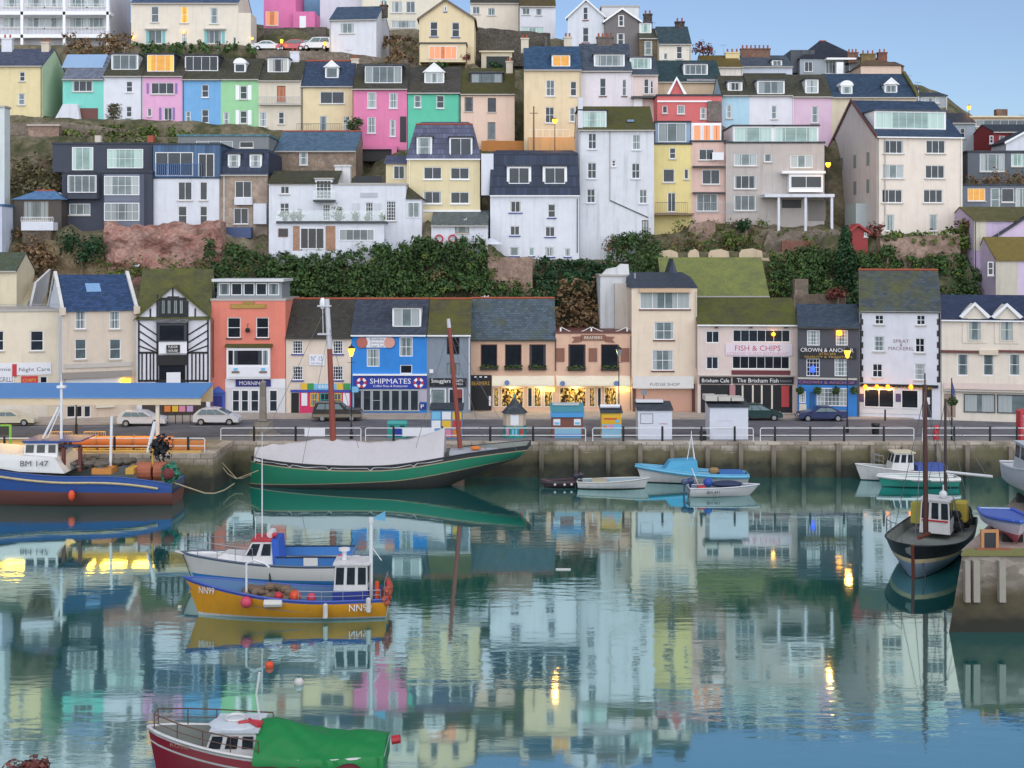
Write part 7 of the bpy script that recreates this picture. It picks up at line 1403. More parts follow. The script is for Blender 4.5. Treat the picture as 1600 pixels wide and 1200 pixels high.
def cabin(root, x0, x1, w0, w1, z0, z1, mat, wins=3, front=True, name='wheelhouse', slope=.15, roof=None, pane='d', side=2, ov=.1, fm=None):
    m = MB(); a = slope
    m.add([(x0,-w0/2,z0),(x1,-w0/2,z0),(x1,w0/2,z0),(x0,w0/2,z0),(x0+.02,-w1/2,z1),(x1-a,-w1/2,z1),(x1-a,w1/2,z1),(x0+.02,w1/2,z1)], [(3,2,1,0),(4,5,6,7),(0,1,5,4),(1,2,6,5),(2,3,7,6),(3,0,4,7)])
    c = m.build(name, mat, root); zb = z0+(z1-z0)*.45; zt = z1-.12
    def pt(f, s, z): k = (z-z0)/(z1-z0); xs0, xs1 = x0+.02*k, x1-a*k; return (xs0+(xs1-xs0)*f, s*(w0+(w1-w0)*k)/2+s*.012, z)
    for s in (-1, 1):
        for i in range(side):
            f0, f1 = (i+.14)/side, (i+.86)/side; MB().prism([pt(f0,s,zb),pt(f1,s,zb),pt(f1,s,zt),pt(f0,s,zt)], (0,s*.008,0)).build('window', PANE[pane], c)
    for e in ((1, 0) if front else ()):
        for i in range(wins):
            f0, f1 = -.5+(i+.14)/wins, -.5+(i+.86)/wins
            def q(f, z): k = (z-z0)/(z1-z0); x = (x1-a*k+.012) if e else (x0+.02*k-.012); return (x, f*(w0+(w1-w0)*k), z)
            MB().prism([q(f0,zb),q(f1,zb),q(f1,zt),q(f0,zt)], (.008 if e else -.008,0,0)).build('window', PANE[pane], c)
    MB().box(x0-ov, x1-a+ov, -w1/2-ov, w1/2+ov, z1+.003, z1+.09).build('cabin_roof', roof or mat, c); return c
def stanchions(root, pts, h, mat=STEEL, name='guard_rail', mid=True):
    m = MB(); m.tube([(x,y,z+h) for x,y,z in pts], .025, 5)
    if mid: m.tube([(x,y,z+h*.5) for x,y,z in pts], .016, 4)
    for x,y,z in pts: m.tube([(x,y,z),(x,y,z+h)], .02, 5)
    return m.build(name, mat, root)
def fender(root, x, y, z, mat=FENDW, r=.13, h=.55): return MB().lathe([(.04,0),(r,.06),(r,h-.06),(.04,h)], (x,y,z-h/2), 8).build('fender', mat, root)
def reg(root, s, x, y, z, w, h, mat, side=-1, rz=None): return lettering(root, s, x, y, z, w, h, mat, rz if rz is not None else (0 if side < 0 else math.pi))
lerp = lambda a, b, t: a+(b-a)*t
# 1 yellow boat, bow to the left
Yb = 65.4
r = boat('fishing_boat', 'yellow fishing boat NN99 with a blue gunwale and small white wheelhouse', 458, 970, PI+.02, Y=Yb+1.35); L = 9.9
sh = lambda t: .98+.95*max(0,(t-.25)/.75)**2.0+.06*(1-t)**2
wid, xx = hull(r, L, 3.1, sh, [(.0,0),(.13,1),(lambda t: sh(t)-.14,2),(9,3)], [ANTI, BW, pk('eda51e'), pk('3f5cb8')], stern=.8, rake=.75, deckm=DECKB, bulw=.62)
NEAR = 1   # local +y faces the camera when the bow points left
c = cabin(r, -4.0, -2.2, 1.7, 1.55, .9, 2.72, BW, 3, slope=.1, side=3); MB().box(-4.02,-2.18,-.86,.86,.6,1.4).build('wheelhouse_skirt', pk('34459a'), c)
MB().tube([(-4.15,.5,.6),(-4.15,.5,4.9)], [.1,.09], 8).build('mast', WHITE, r); m = MB(); m.tube([(-4.15,.5,4.9),(-4.15,.5,5.15)], .13, 8); m.tube([(-4.15,.5,5.0),(-4.2,.5,3.6),(-4.7,.5,2.9)], .03, 5); m.build('mast_head', WHITE, r)
m = MB(); m.prism([(-4.2,.5,5.1),(-4.9,.5,4.95),(-4.9,.52,5.5)], (0,.01,0)); m.build('pennant', SKYB, r)
m = MB(); m.lathe([(.12,0),(.12,.5),(.3,.5),(.3,.62)], (-2.7,0,2.82), 10); m.build('radar', WHITE, r)
nb = MB()
for i in range(60):
    q = i/60; nb.ball((2.6-R.uniform(0,2.6), R.uniform(-.9,.9), 1.0+R.uniform(0,.55)*(1-q)), R.uniform(.18,.34), 7, 5, 1, 1, .7)
nb.build('net_heap', plain('net_brown','84705e',.95), r)
for x, y, z, rr, mm in ((-.3,1.2,1.25,.3,BUOYO),(.6,1.0,1.2,.22,REDP),(-1.1,1.0,1.1,.25,BUOYR)): MB().ball((x,y,z), rr, 10, 7).build('buoy', mm, r)
MB().ball((2.2,wid(.72,1.0)+.22,1.0), .3, 12, 8).build('buoy', BUOYR, r)
m = MB(); m.lathe([(.05,-.5),(.2,-.45),(.2,.45),(.05,.5)], (0,0,0), 8); o = m.build('fender', FENDW, r); o.location = (.8, wid(.6,.9)+.12, .95); o.rotation_euler = (0, PI/2, 0)
fender(r, -1.9, wid(.31,.6)+.1, .55, h=.8); fender(r, -4.1, wid(.09,.6)+.1, .8, h=.8)
stanchions(r, [(xx(t,sh(t)), wid(t,sh(t))-.05, sh(t)) for t in (.03,.12,.22,.33,.45)], .5)
stanchions(r, [(-4.9,-1.1,1.0),(-4.9,1.1,1.0)], .9, STEEL)
def wallreg(r, s, t, z, w, h, mat, L, wid, xx, side=1, plate=None):
    x = xx(t, z); d = (wid(t+.02,z)-wid(t-.02,z))/(xx(t+.02,z)-xx(t-.02,z)); 
    rz = math.atan(d)+math.pi if side > 0 else -math.atan(d)
    if plate: o = MB().box(-w/2-.08,w/2+.08,-.012,.0,-h/2-.06,h/2+.06).build('name_plate', plate, r); o.location = (x, side*(wid(t,z)+.03), z); o.rotation_euler.z = rz
    lettering(r, s, x, side*(wid(t,z)+.055), z, w, h, mat, rz)
wallreg(r, 'NN99', .91, 1.42, .95, .36, TXW, L, wid, xx); wallreg(r, 'NN99', .13, .68, 1.15, .36, TXW, L, wid, xx)
m = MB(); m.tube([(2.4,.3,1.1),(2.4,.3,2.7),(2.0,.3,2.9),(1.4,.3,2.7),(1.2,.3,2.5)], .06, 6); m.build('hauler_arm', WHITE, r)
m = MB()
for i in range(44): m.ball((-4.95+R.uniform(-.15,.1), R.uniform(-1.2,1.3), .8+R.uniform(0,.7)), R.uniform(.12,.2), 6, 4)
m.build('float_line', plain('float_mix','c0604a',.7), r)
for k in range(3): MB().ball((-5.0, 1.0-.5*k, 1.1+.22*k), .13, 8, 6).build('buoy', (BUOYO, SKYB, REDP)[k], r)
MB().tube([(-4.5,.9,1.0),(-4.5,.9,1.9)], .11, 8).build('life_ring_rack', BUOYO, r)
# 2 white and blue cruiser behind
Yc = 71.5
r = boat('motor_boat', 'white cruiser with a blue waterline, red wheelhouse roof and blue canvas side', 434, 917, PI+.01, Y=Yc+1.4); L = 9.2
sh = lambda t: 1.32+.5*max(0,(t-.2)/.8)**1.8
wid, xx = hull(r, L, 3.2, sh, [(.06,0),(lambda t: .45+.2*t,1),(lambda t: sh(t)-.1,2),(9,3)], [pk('2a3440'), pk('2f86cc'), pk('e6e4e0', .3, .1), pk('5a6a80')], stern=.85, rake=.95, flare=.6, deckm=BW, bulw=.12)
m = MB(); m.add([(.6,-1.15,1.15),(3.5,-.7,1.55),(3.5,.7,1.55),(.6,1.15,1.15),(.6,-1.05,1.6),(2.9,-.42,1.9),(2.9,.42,1.9),(.6,1.05,1.6)], [(4,5,6,7),(0,1,5,4),(1,2,6,5),(2,3,7,6),(3,0,4,7)]); m.build('foredeck_cabin', BW, r, smooth=40)
c = cabin(r, .1, 2.1, 2.2, 1.7, 1.2, 2.6, BW, 3, slope=.8, side=2, roof=REDP, ov=.06)
m = MB(); m.prism([(.05,-1.15,.95),(.05,1.15,.95),(.2,.95,2.7),(.2,-.95,2.7)], (-.4,0,0)); m.build('cabin_canvas', pk('2f62c8',.7), r)
for s in (-1,1): MB().box(-4.3,-.1,s*1.36-.03,s*1.36+.03,1.3,1.8).build('side_canvas', pk('3f7cc0',.8), r)
MB().box(-4.75,-1.0,-1.4,1.4,1.95,2.0).build('canvas_rim', pk('23304a',.8), r) if False else None
MB().tube([(-4.35,-1.36,1.83),(-4.35,1.36,1.83)], .05, 6).build('stern_rail', STEEL, r)
m = MB(); m.tube([(-.1,1.38,1.83),(-4.35,1.38,1.83)], .05, 6); m.tube([(-.1,-1.38,1.83),(-4.35,-1.38,1.83)], .05, 6); m.build('canvas_rail', pk('23304a',.8), r)
MB().box(-2.5,-1.7,1.40,1.43,1.32,1.8).build('canvas_panel', BW, r); MB().ball((-3.8,.8,1.6), .3, 10, 7).build('buoy', BUOYR, r)
m = MB(); m.tube([(.35,-.4,2.92),(.35,.4,2.92)], .22, 10); m.build('liferaft', BW, r); MB().ball((.1,.5,2.9), .15, 8, 6).build('nav_lamp', REDP, r)
MB().tube([(.9,0,2.65),(.9,0,6.0),(.9,0,8.7)], [.04,.035,.015], 6).build('aerial', WHITE, r); MB().tube([(1.2,.4,2.65),(1.2,.4,3.9)], .02, 4).build('aerial', WHITE, r)
pts = [(xx(t,sh(t)), wid(t,sh(t))-.05, sh(t)) for t in (.62,.72,.82,.92,.985)]
stanchions(r, pts+[(x,-y,z) for x,y,z in pts[::-1]], .85, STEEL, 'pulpit_rail'); m = MB(); m.prism([(xx(1,1.7)-.3,-.2,1.7),(xx(1,1.7)+.4,-.08,1.85),(xx(1,1.7)+.4,.08,1.85),(xx(1,1.7)-.3,.2,1.7)], (0,0,.06)); m.build('bow_sprit', BW, r)
fender(r, .2, wid(.52,.6)+.05, .7, BLACKP, .05, 1.3); MB().tube([(xx(1,1.6),.1,1.7),(xx(1,0)+.2,.1,0.0)], .03, 5).build('mooring_chain', DGREY, r)
# 3 red boat with green tarpaulin in front
Yr = 45.6
r = boat('motor_launch', 'dark red launch with a white cabin top and green tarpaulin over the stern', 423, 1238, PI, Y=44.5+1.3); L = 8.2
sh = lambda t: 1.05+.75*max(0,(t-.2)/.8)**1.9+.05*(1-t)
red = pk('a01830', .3, .12)
wid, xx = hull(r, L, 2.9, sh, [(.0,0),(.1,1),(lambda t: sh(t)-.52,2),(lambda t: sh(t)-.44,1),(lambda t: sh(t)-.14,2),(9,1)], [ANTI, BW, red], stern=.7, rake=.35, flare=.3, deckm=DECKG, bulw=.5, capm=BW)
c = cabin(r, .35, 2.3, 1.9, 1.6, .9, 1.88, BW, 2, slope=.35, side=3, roof=pk('dfe8ee'), ov=.08)
m = MB(); m.ball((1.2,0,1.95), .85, 16, 8, 1.2, .95, .13); m.build('cabin_top', pk('dfe8ee'), r)
m = MB(); m.tube([(1.3+.35*math.cos(q),-.1+.35*math.sin(q),2.1) for q in [2*PI*k/12 for k in range(13)]], .06, 6, False); m.build('lifebuoy', BW, r)
m = MB(); m.tube([(.3,.15,2.02),(.7,.2,2.08),(1.1,.35,2.06)], .07, 6); m.tube([(.3,.55,2.02),(.6,.35,2.1),(.75,.1,2.1)], .07, 6); m.tube([(.3,.15,2.02),(.3,.55,2.02)], .07, 6); m.build('red_lashings', REDP, r)
# tarpaulin: ridge tent with creases, hanging lower at the transom
m = MB(); rg = []
for i in range(49):
    f = i/48; t = lerp(.50,-.02,f); x = lerp(.35,-4.2,f); s = sh(max(0,t)); w = wid(max(0.02,t), s)+.14; zr = lerp(2.05,1.42,f**.8)+.1*math.sin(f*9); drop = .16+.1*mnoise.noise(Vector((f*5,2,2)))+(.5*max(0,(f-.8)/.2)); ring = []
    for k in range(33):
        a = -1+2*k/32; y = a*w; z = zr-(zr-s)*abs(a)**1.7; z += .09*mnoise.noise(Vector((x*1.6+a*2,a*1.5,1)))+.07*abs(mnoise.noise(Vector((x*3.5-a*4,a*2.5,5)))); ring.append((x, y, z))
    e = .12*mnoise.noise(Vector((x*1.5,7,0)))
    ring = [(x, -w-.02, s-drop+e)]+ring+[(x, w+.02, s-drop-e)]; rg.append(ring)
m.rings(rg, False, True); m.build('tarpaulin', pk('198a44', .6, .2), r, smooth=60)
MB().tube([(.35,.1,1.9),(.5,.1,3.0),(.38,.1,3.8)], [.045,.035,.05], 6).build('aerial', WHITE, r)
pts = [(xx(t,sh(t)), wid(t,sh(t))-.04, sh(t)) for t in (.52,.64,.76,.87,.97)]; stanchions(r, pts+[(x,-y,z) for x,y,z in pts[::-1]], .6, plain('varnished_rail','6d4a3c',.4), 'bow_rail', True)
MB().tube([(-4.4,.1,1.35),(-4.7,.1,1.4)], .16, 8).build('stern_lamp', REDP, r)
for f in (.28,.44): m = MB(); t = f; m.tube([(xx(t,1.1),wid(t,1.0)+.1,1.1),(xx(t,.5)+.05,wid(t,.5)+.05,.45)], .025, 5); m.build('lashing', ROPE, r)
wallreg(r, 'ROSIE', .86, 1.42, .8, .13, plain('faded_gold','c99a80'), L, wid, xx)
# 4 blue trawler at the jetty, stern to the right
Yt = 97.4
r = boat('trawler', 'blue and rust trawler BM 147 moored along the stone jetty', 80, 785, PI, Y=Yt); L = 19.5
sh = lambda t: 1.6+.72*(1-(1-min(1,t/.3))**2)+1.5*max(0,(t-.4)/.6)**1.5
rust = pk('7a4a42', .7, .5)
wid, xx = hull(r, L, 5.0, sh, [(.15,0),(lambda t: 1.0+.35*t,0),(lambda t: sh(t)-.2,1),(9,1)], [rust, pk('2f57a0', .5, .45)], stern=.75, rake=1.2, flare=.4, deckm=DECKG, bulw=.7, keel=-.9)
xl = lambda px: -(at(px, 0, 95.2).x - r.location.x)        # local x of a photo column on the near side
zl = lambda py: at(0, py, 95.0).z
m = MB(); m.prism([(xl(-60),2.47,zl(722)),(xl(32),2.42,zl(737)),(xl(102),2.4,zl(740)),(xl(86),2.3,zl(716)),(xl(-60),2.3,zl(705))], (0,-4.6,0)); m.build('foredeck_house', BW, r)
reg(r, 'BM 147', xl(56), 2.52, zl(725)+.05, 2.1, .42, TXD, 1, math.pi); c = cabin(r, xl(86), xl(32), 3.4, 3.2, zl(722), zl(695), BW, 3, slope=.1, side=3, roof=pk('2b4a90')); MB().box(xl(122), xl(30), -1.7, 1.7, zl(695)+.1, zl(691)).build('boat_deck', pk('2b4a90'), c)
for px, x2, y0, y1, w in ((84,84,692,600,.10),(55,80,690,640,.09),(162,164,735,655,.11),(222,233,712,664,.16)):
    m = MB(); m.tube([(xl(px),.6,zl(y0)),(xl(x2),.6,zl(y1))], w, 8); m.build('mast' if px == 84 else 'derrick', WHITE, r)
m = MB(); m.tube([(xl(84),.6,zl(640)),(xl(62),.6,zl(690))], .05, 5); m.box(xl(91),xl(78),.4,.8,zl(610),zl(606)); m.tube([(xl(84),.6,zl(605)),(xl(84),.6,zl(588))], .03, 5); m.build('mast_head', WHITE, r)
for px in (93,119): MB().box(xl(px)-.12,xl(px)+.12,1.2,1.45,zl(740),zl(700)).build('gantry_post', plain('gantry_red','6b3230'), r)
MB().box(xl(120),xl(90),1.2,1.45,zl(702),zl(698)).build('gantry_beam', plain('gantry_blue','35456a'), r)
for a, b, y0, y1, mm, nm in ((141,172,743,734,plain('hatch_orange','d89048'),'hatch_cover'),(194,207,743,734,plain('hatch_yellow','d8a848'),'hatch_cover'),(208,230,756,728,plain('net_drum_rust','b0674c',.8),'net_drum'),(234,253,755,728,plain('net_drum_rust','b0674c',.8),'net_drum')):
    if nm == 'net_drum': MB().tube([(xl(a),-1.2+1.9,zl(742)),(xl(b),-1.2+1.9,zl(742))], .72, 14).build(nm, mm, r)
    else: MB().box(xl(b),xl(a),.2,1.9,zl(y0),zl(y1)).build(nm, mm, r)
m = MB(); leaves(m, (xl(240),.3,zl(706)), .95, 420, .2, 1.2, .1); m.build('hanging_net', plain('net_black','24262a',.9), r)
m = MB(); leaves(m, (xl(262),1.4,zl(742)), .75, 420, .2, 1.1, .1); m.build('net_heap', NETG, r); MB().ball((xl(262),1.9,zl(742)), .45, 10, 7).build('net_core', plain('net_maroon','7a3a3a',.9), r)
MB().tube([(xl(231),.9,zl(735)),(xl(231),.9,zl(706))], .1, 6).build('gallows_post', plain('gallows_yellow','d8aa50'), r)
m = MB()
for i in range(40): m.ball((xl(R.uniform(105,195)), R.uniform(-1.6,1.6), zl(737)+R.uniform(0,.5)), R.uniform(.2,.45), 6, 4, 1.3, 1, .7)
m.build('gear_heap', plain('gear_grey','6d675e',.95), r)
m = MB(); tt = [i/20 for i in range(1, 15)]; m.tube([(xx(t,1.45), wid(t,sh(t)-.35)+.07, sh(t)-.42-.05*(1-t)) for t in tt], .09, 6); m.build('rubbing_strake', pk('c9b98e',.6,.5), r)
m = MB(); m.ball((xl(115), wid(.45,1.2)+.3, .95), .33, 10, 7, .8, .8, 1.25); m.build('buoy', BUOYO, r)
m = MB(); m.tube([(xl(268),1.5,1.7)]+[(xl(268)-1.0-4.0*q, 1.9+1.5*q, 1.6-1.0*math.sin(q*2.6)+.9*q) for q in (.2,.4,.6,.8,1.0)], .05, 5); m.build('mooring_rope', ROPE, r)
# 5 green schooner hull under grey covers, bow to the left
r = boat('sailing_ship', 'old green sailing ship under grey covers with two red-brown masts', 581, 765, PI-.012, Y=104.3, cat='sailing ship'); L = 20.2
sh = lambda t: 2.25-.32*math.sin(PI*min(1,max(0,(t-.15)/.85)))*1.0+1.25*max(0,(.45-t)/.45)**1.5+.1*t
gl_ = lambda t: .12+1.0*(1-t)**1.0+1.25*max(0,(.42-t)/.42)**1.6
wid, xx = hull(r, L, 5.2, sh, [(.02,0),(gl_,0),(lambda t: gl_(t)+.07,1),(lambda t: sh(t)-.42,2),(lambda t: sh(t)-.34,1),(9,3)], [pk('3d3a38',.7,.5), pk('b9a688',.6), pk('1f8060',.5,.35), pk('24282c',.6,.3)], stern=.55, rake=-.15, flare=.0, full=2.6, deckm=DECKG, bulw=.4, keel=-.8, tuck=3.0, srake=-2.0, n=36, maxat=.5)
m = MB(); rg = []                               # canvas over the boom, peaked at the masts
key = [(1.0,.95),(.93,1.3),(.80,1.85),(.70,2.35),(.60,2.2),(.50,2.0),(.42,2.05),(.30,2.25),(.24,2.75),(.22,2.7)]
def ridge(t):
    for (t1,z1),(t0,z0) in zip(key[:-1], key[1:]):
        if t0 <= t <= t1: return z0+(z1-z0)*(t-t0)/(t1-t0)
    return key[-1][1]
for i in range(61):
    t = lerp(.985,.225,i/60); s = sh(t); w = max(.12, wid(t,s)-.15 if t < .95 else wid(t,s)); zr = s+ridge(t)*.78-.1*math.sin(i*.9)*.4; ring = []
    for k in range(19):
        a = -1+2*k/18; f = abs(a); y = a*w; z = zr-(zr-s-.02)*f**1.15; z += .12*mnoise.noise(Vector((t*26,a*1.6,2)))*(1-f*.4); ring.append((xx(t,s), y, z))
    lap = .18+.14*mnoise.noise(Vector((t*14,3,1)))+(.22 if i % 13 in (0,) else 0); ring = [(ring[0][0],-w-.18,s-lap)]+ring+[(ring[0][0],w+.18,s-lap)]; rg.append(ring)
m.rings(rg, False, True); m.build('canvas_cover', pk('c9c6c8',.85,.15), r, smooth=60)
RBR = plain('mast_brown', '96483a', .55)
def ray(px, py, y): return at(px, py, y)-r.location
def lx(v): q = -(r.rotation_euler.z); return Vector((v.x*math.cos(q)-v.y*math.sin(q), v.x*math.sin(q)+v.y*math.cos(q), v.z))
def mast(p0, p1, p2, rad, nm='mast'):
    a, b, c2 = [lx(ray(px, py, 104.3)) for px, py in (p0, p1, p2)]; o = MB().tube([a, b], [rad, rad*.8], 10).build(nm, RBR, r); MB().tube([b, c2], [rad*.82, rad*.7], 10).build('mast_top', plain('mast_top_white','d4d6dc',.5), o); return o
o = mast((521,700),(515,545),(511,467), .27); 
m = MB(); a = lx(ray(504,474,104.3)); m.ball(a, .35, 8, 6, .7, .7, 1.5); b = lx(ray(505,523,104.3)); m.tube([a, b], .03, 5); c2 = lx(ray(512,472,104.3)); m.tube([a+Vector((0,0,.4)), c2], .03, 5); m.build('masthead_radar', WHITE, o)
for y in (478, 522): m = MB(); a = lx(ray(508,y,104.3)); m.box(a.x-.5,a.x+.6,a.y-.25,a.y+.25,a.z-.06,a.z+.06); m.build('crosstree', plain('mast_top_white','d4d6dc'), o)
o = mast((719,700),(702,512),(700.5,498), .20)
wire = plain('rigging_wire', '6d6e72', .5)
m = MB()
for p0, p1 in (((511,478),(395,720)),((513,520),(470,735)),((702,512),(808,705)),((702,515),(760,705)),((512,500),(560,700)),((700,520),(650,700))): m.tube([lx(ray(*p0,104.3)), lx(ray(*p1,102.2))], .018, 4)
m.build('rigging', wire, r)
m = MB(); m.box(xx(.22,2.6)-4.2, xx(.22,2.6)-.3, -1.1, 1.1, 2.62, 2.95); m.build('after_deck', pk('b8bcc4',.7), r); m = MB(); m.ball((xx(.13,3.0),.4,3.15), .3, 8, 5, 1.6,1,.6); m.build('deck_gear', ORG, r)
m = MB(); m.prism([(xx(.12,0),-.05,-.6),(xx(.12,0)+1.2,-.05,-.6),(xx(.12,0)+.9,-.05,1.4),(xx(.12,0)+.1,-.05,1.7)], (0,.1,0)); m.build('rudder', pk('6d5a4c',.7,.4), r)
m = MB(); m.tube([lx(ray(392,742,103))]+[lx(ray(392-x, 742+18*math.sin(x/52*2.9)-x*.5, 104)) for x in (12,24,36,48,58)], .05, 5); m.tube([lx(ray(404,735,102.5)), lx(ray(370,748,102.5)), lx(ray(344,720,104))], .04, 5); m.build('mooring_rope', ROPE, r)
# 6.. small boats by the wall
def dinghy(name, label, px, py, L, B, s0, s1, mats, rz, deck, levels=None, **kw):
    r = boat(name, label, px, py, rz, Y=dep(py,0)+B*.4); s = lambda t: s0+(s1-s0)*t**2
    w, x = hull(r, L, B, s, levels or [(.0,0),(.08,0),(lambda t: s(t)-.1,1),(9,2)], mats, deckm=deck, keel=-.25, **kw); return r, w, x, s
r, w, x, s = dinghy('inflatable_dinghy', 'dark maroon inflatable tender with an outboard beside the white rowing boat', 878, 762, 2.9, 1.5, .4, .62, [pk('2e2426'), pk('5c3036'), pk('6a4a44')], PI+.2, plain('tender_floor','4a4244'), stern=.9, rake=.3, bulw=.3)
m = MB(); 
for sd in (-1,1): m.tube([(xx_, sd*w(t,.4), .42) for t, xx_ in [(i/10, x(i/10,.4)) for i in range(11)]], .2, 8)
m.build('tube', pk('35282c',.6), r)
def outboard(r, xo, h=.9, col='24283a'):
    m = MB(); m.ball((xo,0,h+.35), .26, 10, 7, 1.15, .8, 1.05); m.tube([(xo,0,h+.2),(xo-.1,0,-.2)], [.1,.07], 6); m.build('outboard_motor', pk(col,.3,.05), r)
outboard(r, -1.6, .5, '3a3438')
for q in (.3,.5,.75): MB().ball((x(q,.4), w(q,.4)+.2, .3), .11, 8, 5).build('fender', FENDW, r)
r, w, x, s = dinghy('rowing_boat', 'white rowing boat with pale blue thwarts left of the light blue cabin boat', 955, 765, 5.4, 2.0, .55, .85, [pk('4a443c'), BW, pk('d8d6ce')], -.06, plain('dinghy_inside','9fb4bc'), stern=.75, rake=.4, bulw=.32)
for q in (.25,.5,.72): MB().box(x(q,.3)-.14, x(q,.3)+.14, -w(q,.4)+.08, w(q,.4)-.08, .42, .47).build('thwart', plain('thwart_blue','9cc0d4'), r)
outboard(r, -2.85, .6); fender(r, .9, w(.66,.3)+.1, .25, h=.45); MB().box(-1.6,-.4,-.4,.4,.5,.72).build('stowed_box', plain('stow_cream','c4b89a'), r)
r, w, x, s = dinghy('cabin_boat', 'light blue and white half-decked boat with a blue canvas cuddy and white tripod mast', 1085, 757, 8.7, 2.6, .78, 1.5, [pk('44423c'), BW, pk('62b4d8')], PI-.02, plain('cockpit_blue','7fb8d0'), levels=[(.0,0),(.1,0),(lambda t: s_(t)-.36,1),(9,2)] if False else None, stern=.7, rake=.55, bulw=.3)
m = MB(); m.add([(-.2,-1.2,1.0),(2.6,-.9,1.1),(2.6,.9,1.1),(-.2,1.2,1.0),(-.1,-1.0,1.95),(2.1,-.7,1.85),(2.1,.7,1.85),(-.1,1.0,1.95)], [(4,5,6,7),(0,1,5,4),(1,2,6,5),(2,3,7,6),(3,0,4,7)]); m.build('canvas_cuddy', pk('56acd4',.8), r)
m = MB(); 
for y in (-.3,.3): m.tube([(.0,y,1.95),(.25,0,3.9)], .035, 5)
m.tube([(.6,0,1.9),(.25,0,3.9)], .035, 5); m.tube([(.25,0,3.5),(.25,0,4.3)], .03, 5); m.build('tripod_mast', WHITE, r)
m = MB()
for sd in (-1,1): m.tube([(x(t,s(t)), sd*(w(t,s(t))+.02), s(t)-.16) for t in [i/16 for i in range(17)]], .15, 6)
m.build('blue_strake', pk('62b4d8'), r); m = MB(); m.ball((-1.6,.2,1.0), .4, 8, 5, 1.2,1,.8); m.build('tan_bundle', plain('tan_bundle','a08458'), r); MB().box(-4.0,-2.0,-.9,.9,.62,.95).build('stern_cover', pk('3f78c0',.8), r)
r, w, x, s = dinghy('speedboat', 'small white speedboat with blue-grey outboards nearest the quay wall boats', 1124, 777, 4.8, 1.9, .7, .85, [BW, BW, pk('dfe2e6')], .05, plain('speedboat_inside','8f9aa8'), stern=.85, rake=.8, bulw=.3)
outboard(r, -2.75, .75, '46587a'); outboard(r, -2.3, .8, '2b3a6a'); m = MB(); m.tube([(-1.6,.5,.8),(-2.1,.5,2.1)], .04, 5); m.build('flag_staff', WHITE, r); MB().ball((-.9,.0,1.05), .38, 10, 7).build('blue_buoy', pk('2f56b0',.6), r)
m = MB(); m.ball((.6,0,.9), .8, 12, 6, 1.6,.85,.35); m.build('boat_cover', pk('2f3c5c',.8,.2), r); MB().box(-1.9,-1.3,-.9,-.6,.72,.92).build('red_tank', REDP, r); wallreg(r, 'BM 491', .36, .42, 1.0, .22, TXD, 4.8, w, x, -1)
# right-hand pair
r, w, x, s = dinghy('cabin_boat', 'white cabin boat with a cream-roofed wheelhouse near the brown mast', 1412, 753, 7.2, 2.5, .8, 1.35, [pk('3a4a5a'), BW, BW], PI, plain('cabin_deck','b8c0bc'), stern=.75, rake=.5, bulw=.25)
c = cabin(r, -.6, 1.3, 1.7, 1.5, .95, 2.35, BW, 2, slope=.35, side=3, roof=plain('wheelhouse_cream','e6dcc0'), ov=.14); stanchions(r, [(1.9,.6,1.2),(2.6,.4,1.3),(2.6,-.4,1.3),(1.9,-.6,1.2)], .9)
MB().box(-3.4,-.9,-1.0,1.0,.8,1.35).build('blue_cover', pk('4a64b0',.8), r)
r, w, x, s = dinghy('open_boat', 'turquoise and white open boat with cut-out ports moored alongside the cream-roofed cabin boat', 1436, 763, 6.1, 2.1, .8, 1.0, [pk('2a5a58'), pk('3aa898'), BW], PI+.0, plain('open_boat_inside','8fb0a8'), levels=None, stern=.7, rake=.4, bulw=.4)
m = MB()
for sd in (-1,1): m.tube([(x(t,s(t)), sd*(w(t,s(t))+.015), s(t)-.14) for t in [i/16 for i in range(17)]], .14, 6)
m.build('white_strake', BW, r)
for q in (.45,.7): m = MB(); m.box(x(q,.6)-.3,x(q,.6)+.3,w(q,.8)+.1,w(q,.8)+.19,.6,.72); m.build('port', plain('port_teal','2f7a70'), r)
# black trawler, bow toward the viewer
Yk = dep(900, 0)
Yk = dep(905, 0); r = boat('trawler', 'black and grey trawler with a white wheelhouse, bow on, beside the stone pier', 1427, 905, -PI/2-.48, Y=Yk); L = 12.5; r.location.x += .462*6.35; r.location.y += .887*6.35
sh = lambda t: 1.45+.55*max(0,(t-.3)/.7)**1.7
wid, xx = hull(r, L, 4.7, sh, [(.05,0),(lambda t: .72+.2*t,1),(lambda t: .95+.22*t,2),(9,3)], [pk('6d4a3c',.7), pk('98b0c6',.5,.35), pk('f0dcb0',.6,.3), pk('1d2126',.5,.2)], stern=.8, rake=.35, flare=.5, full=3.6, deckm=DECKG, bulw=.65, maxat=.5)
MB().tube([(xx(1,2.0)+.03,0,2.05),(xx(1,1)+.05,0,1.0),(xx(1,0)+.05,0,-.3)], .1, 6).build('stem_post', RUST, r)
c = cabin(r, -3.0, -1.2, 1.9, 1.7, 1.2, 3.25, BW, 3, slope=.15, side=2); MB().box(-1.28,-1.2,-.8,.8,1.95,2.05).build('red_band', REDP, c)
BM = plain('mast_dark_brown', '5c3a34', .6)
o = MB().tube([(.9,-.2,1.6),(1.2,-.2,10.9)], [.17,.12], 10).build('mast', BM, r); MB().tube([(1.2,-.2,10.9),(1.2,-.2,11.6)], .05, 6).build('mast_cap', BM, o)
m = MB()
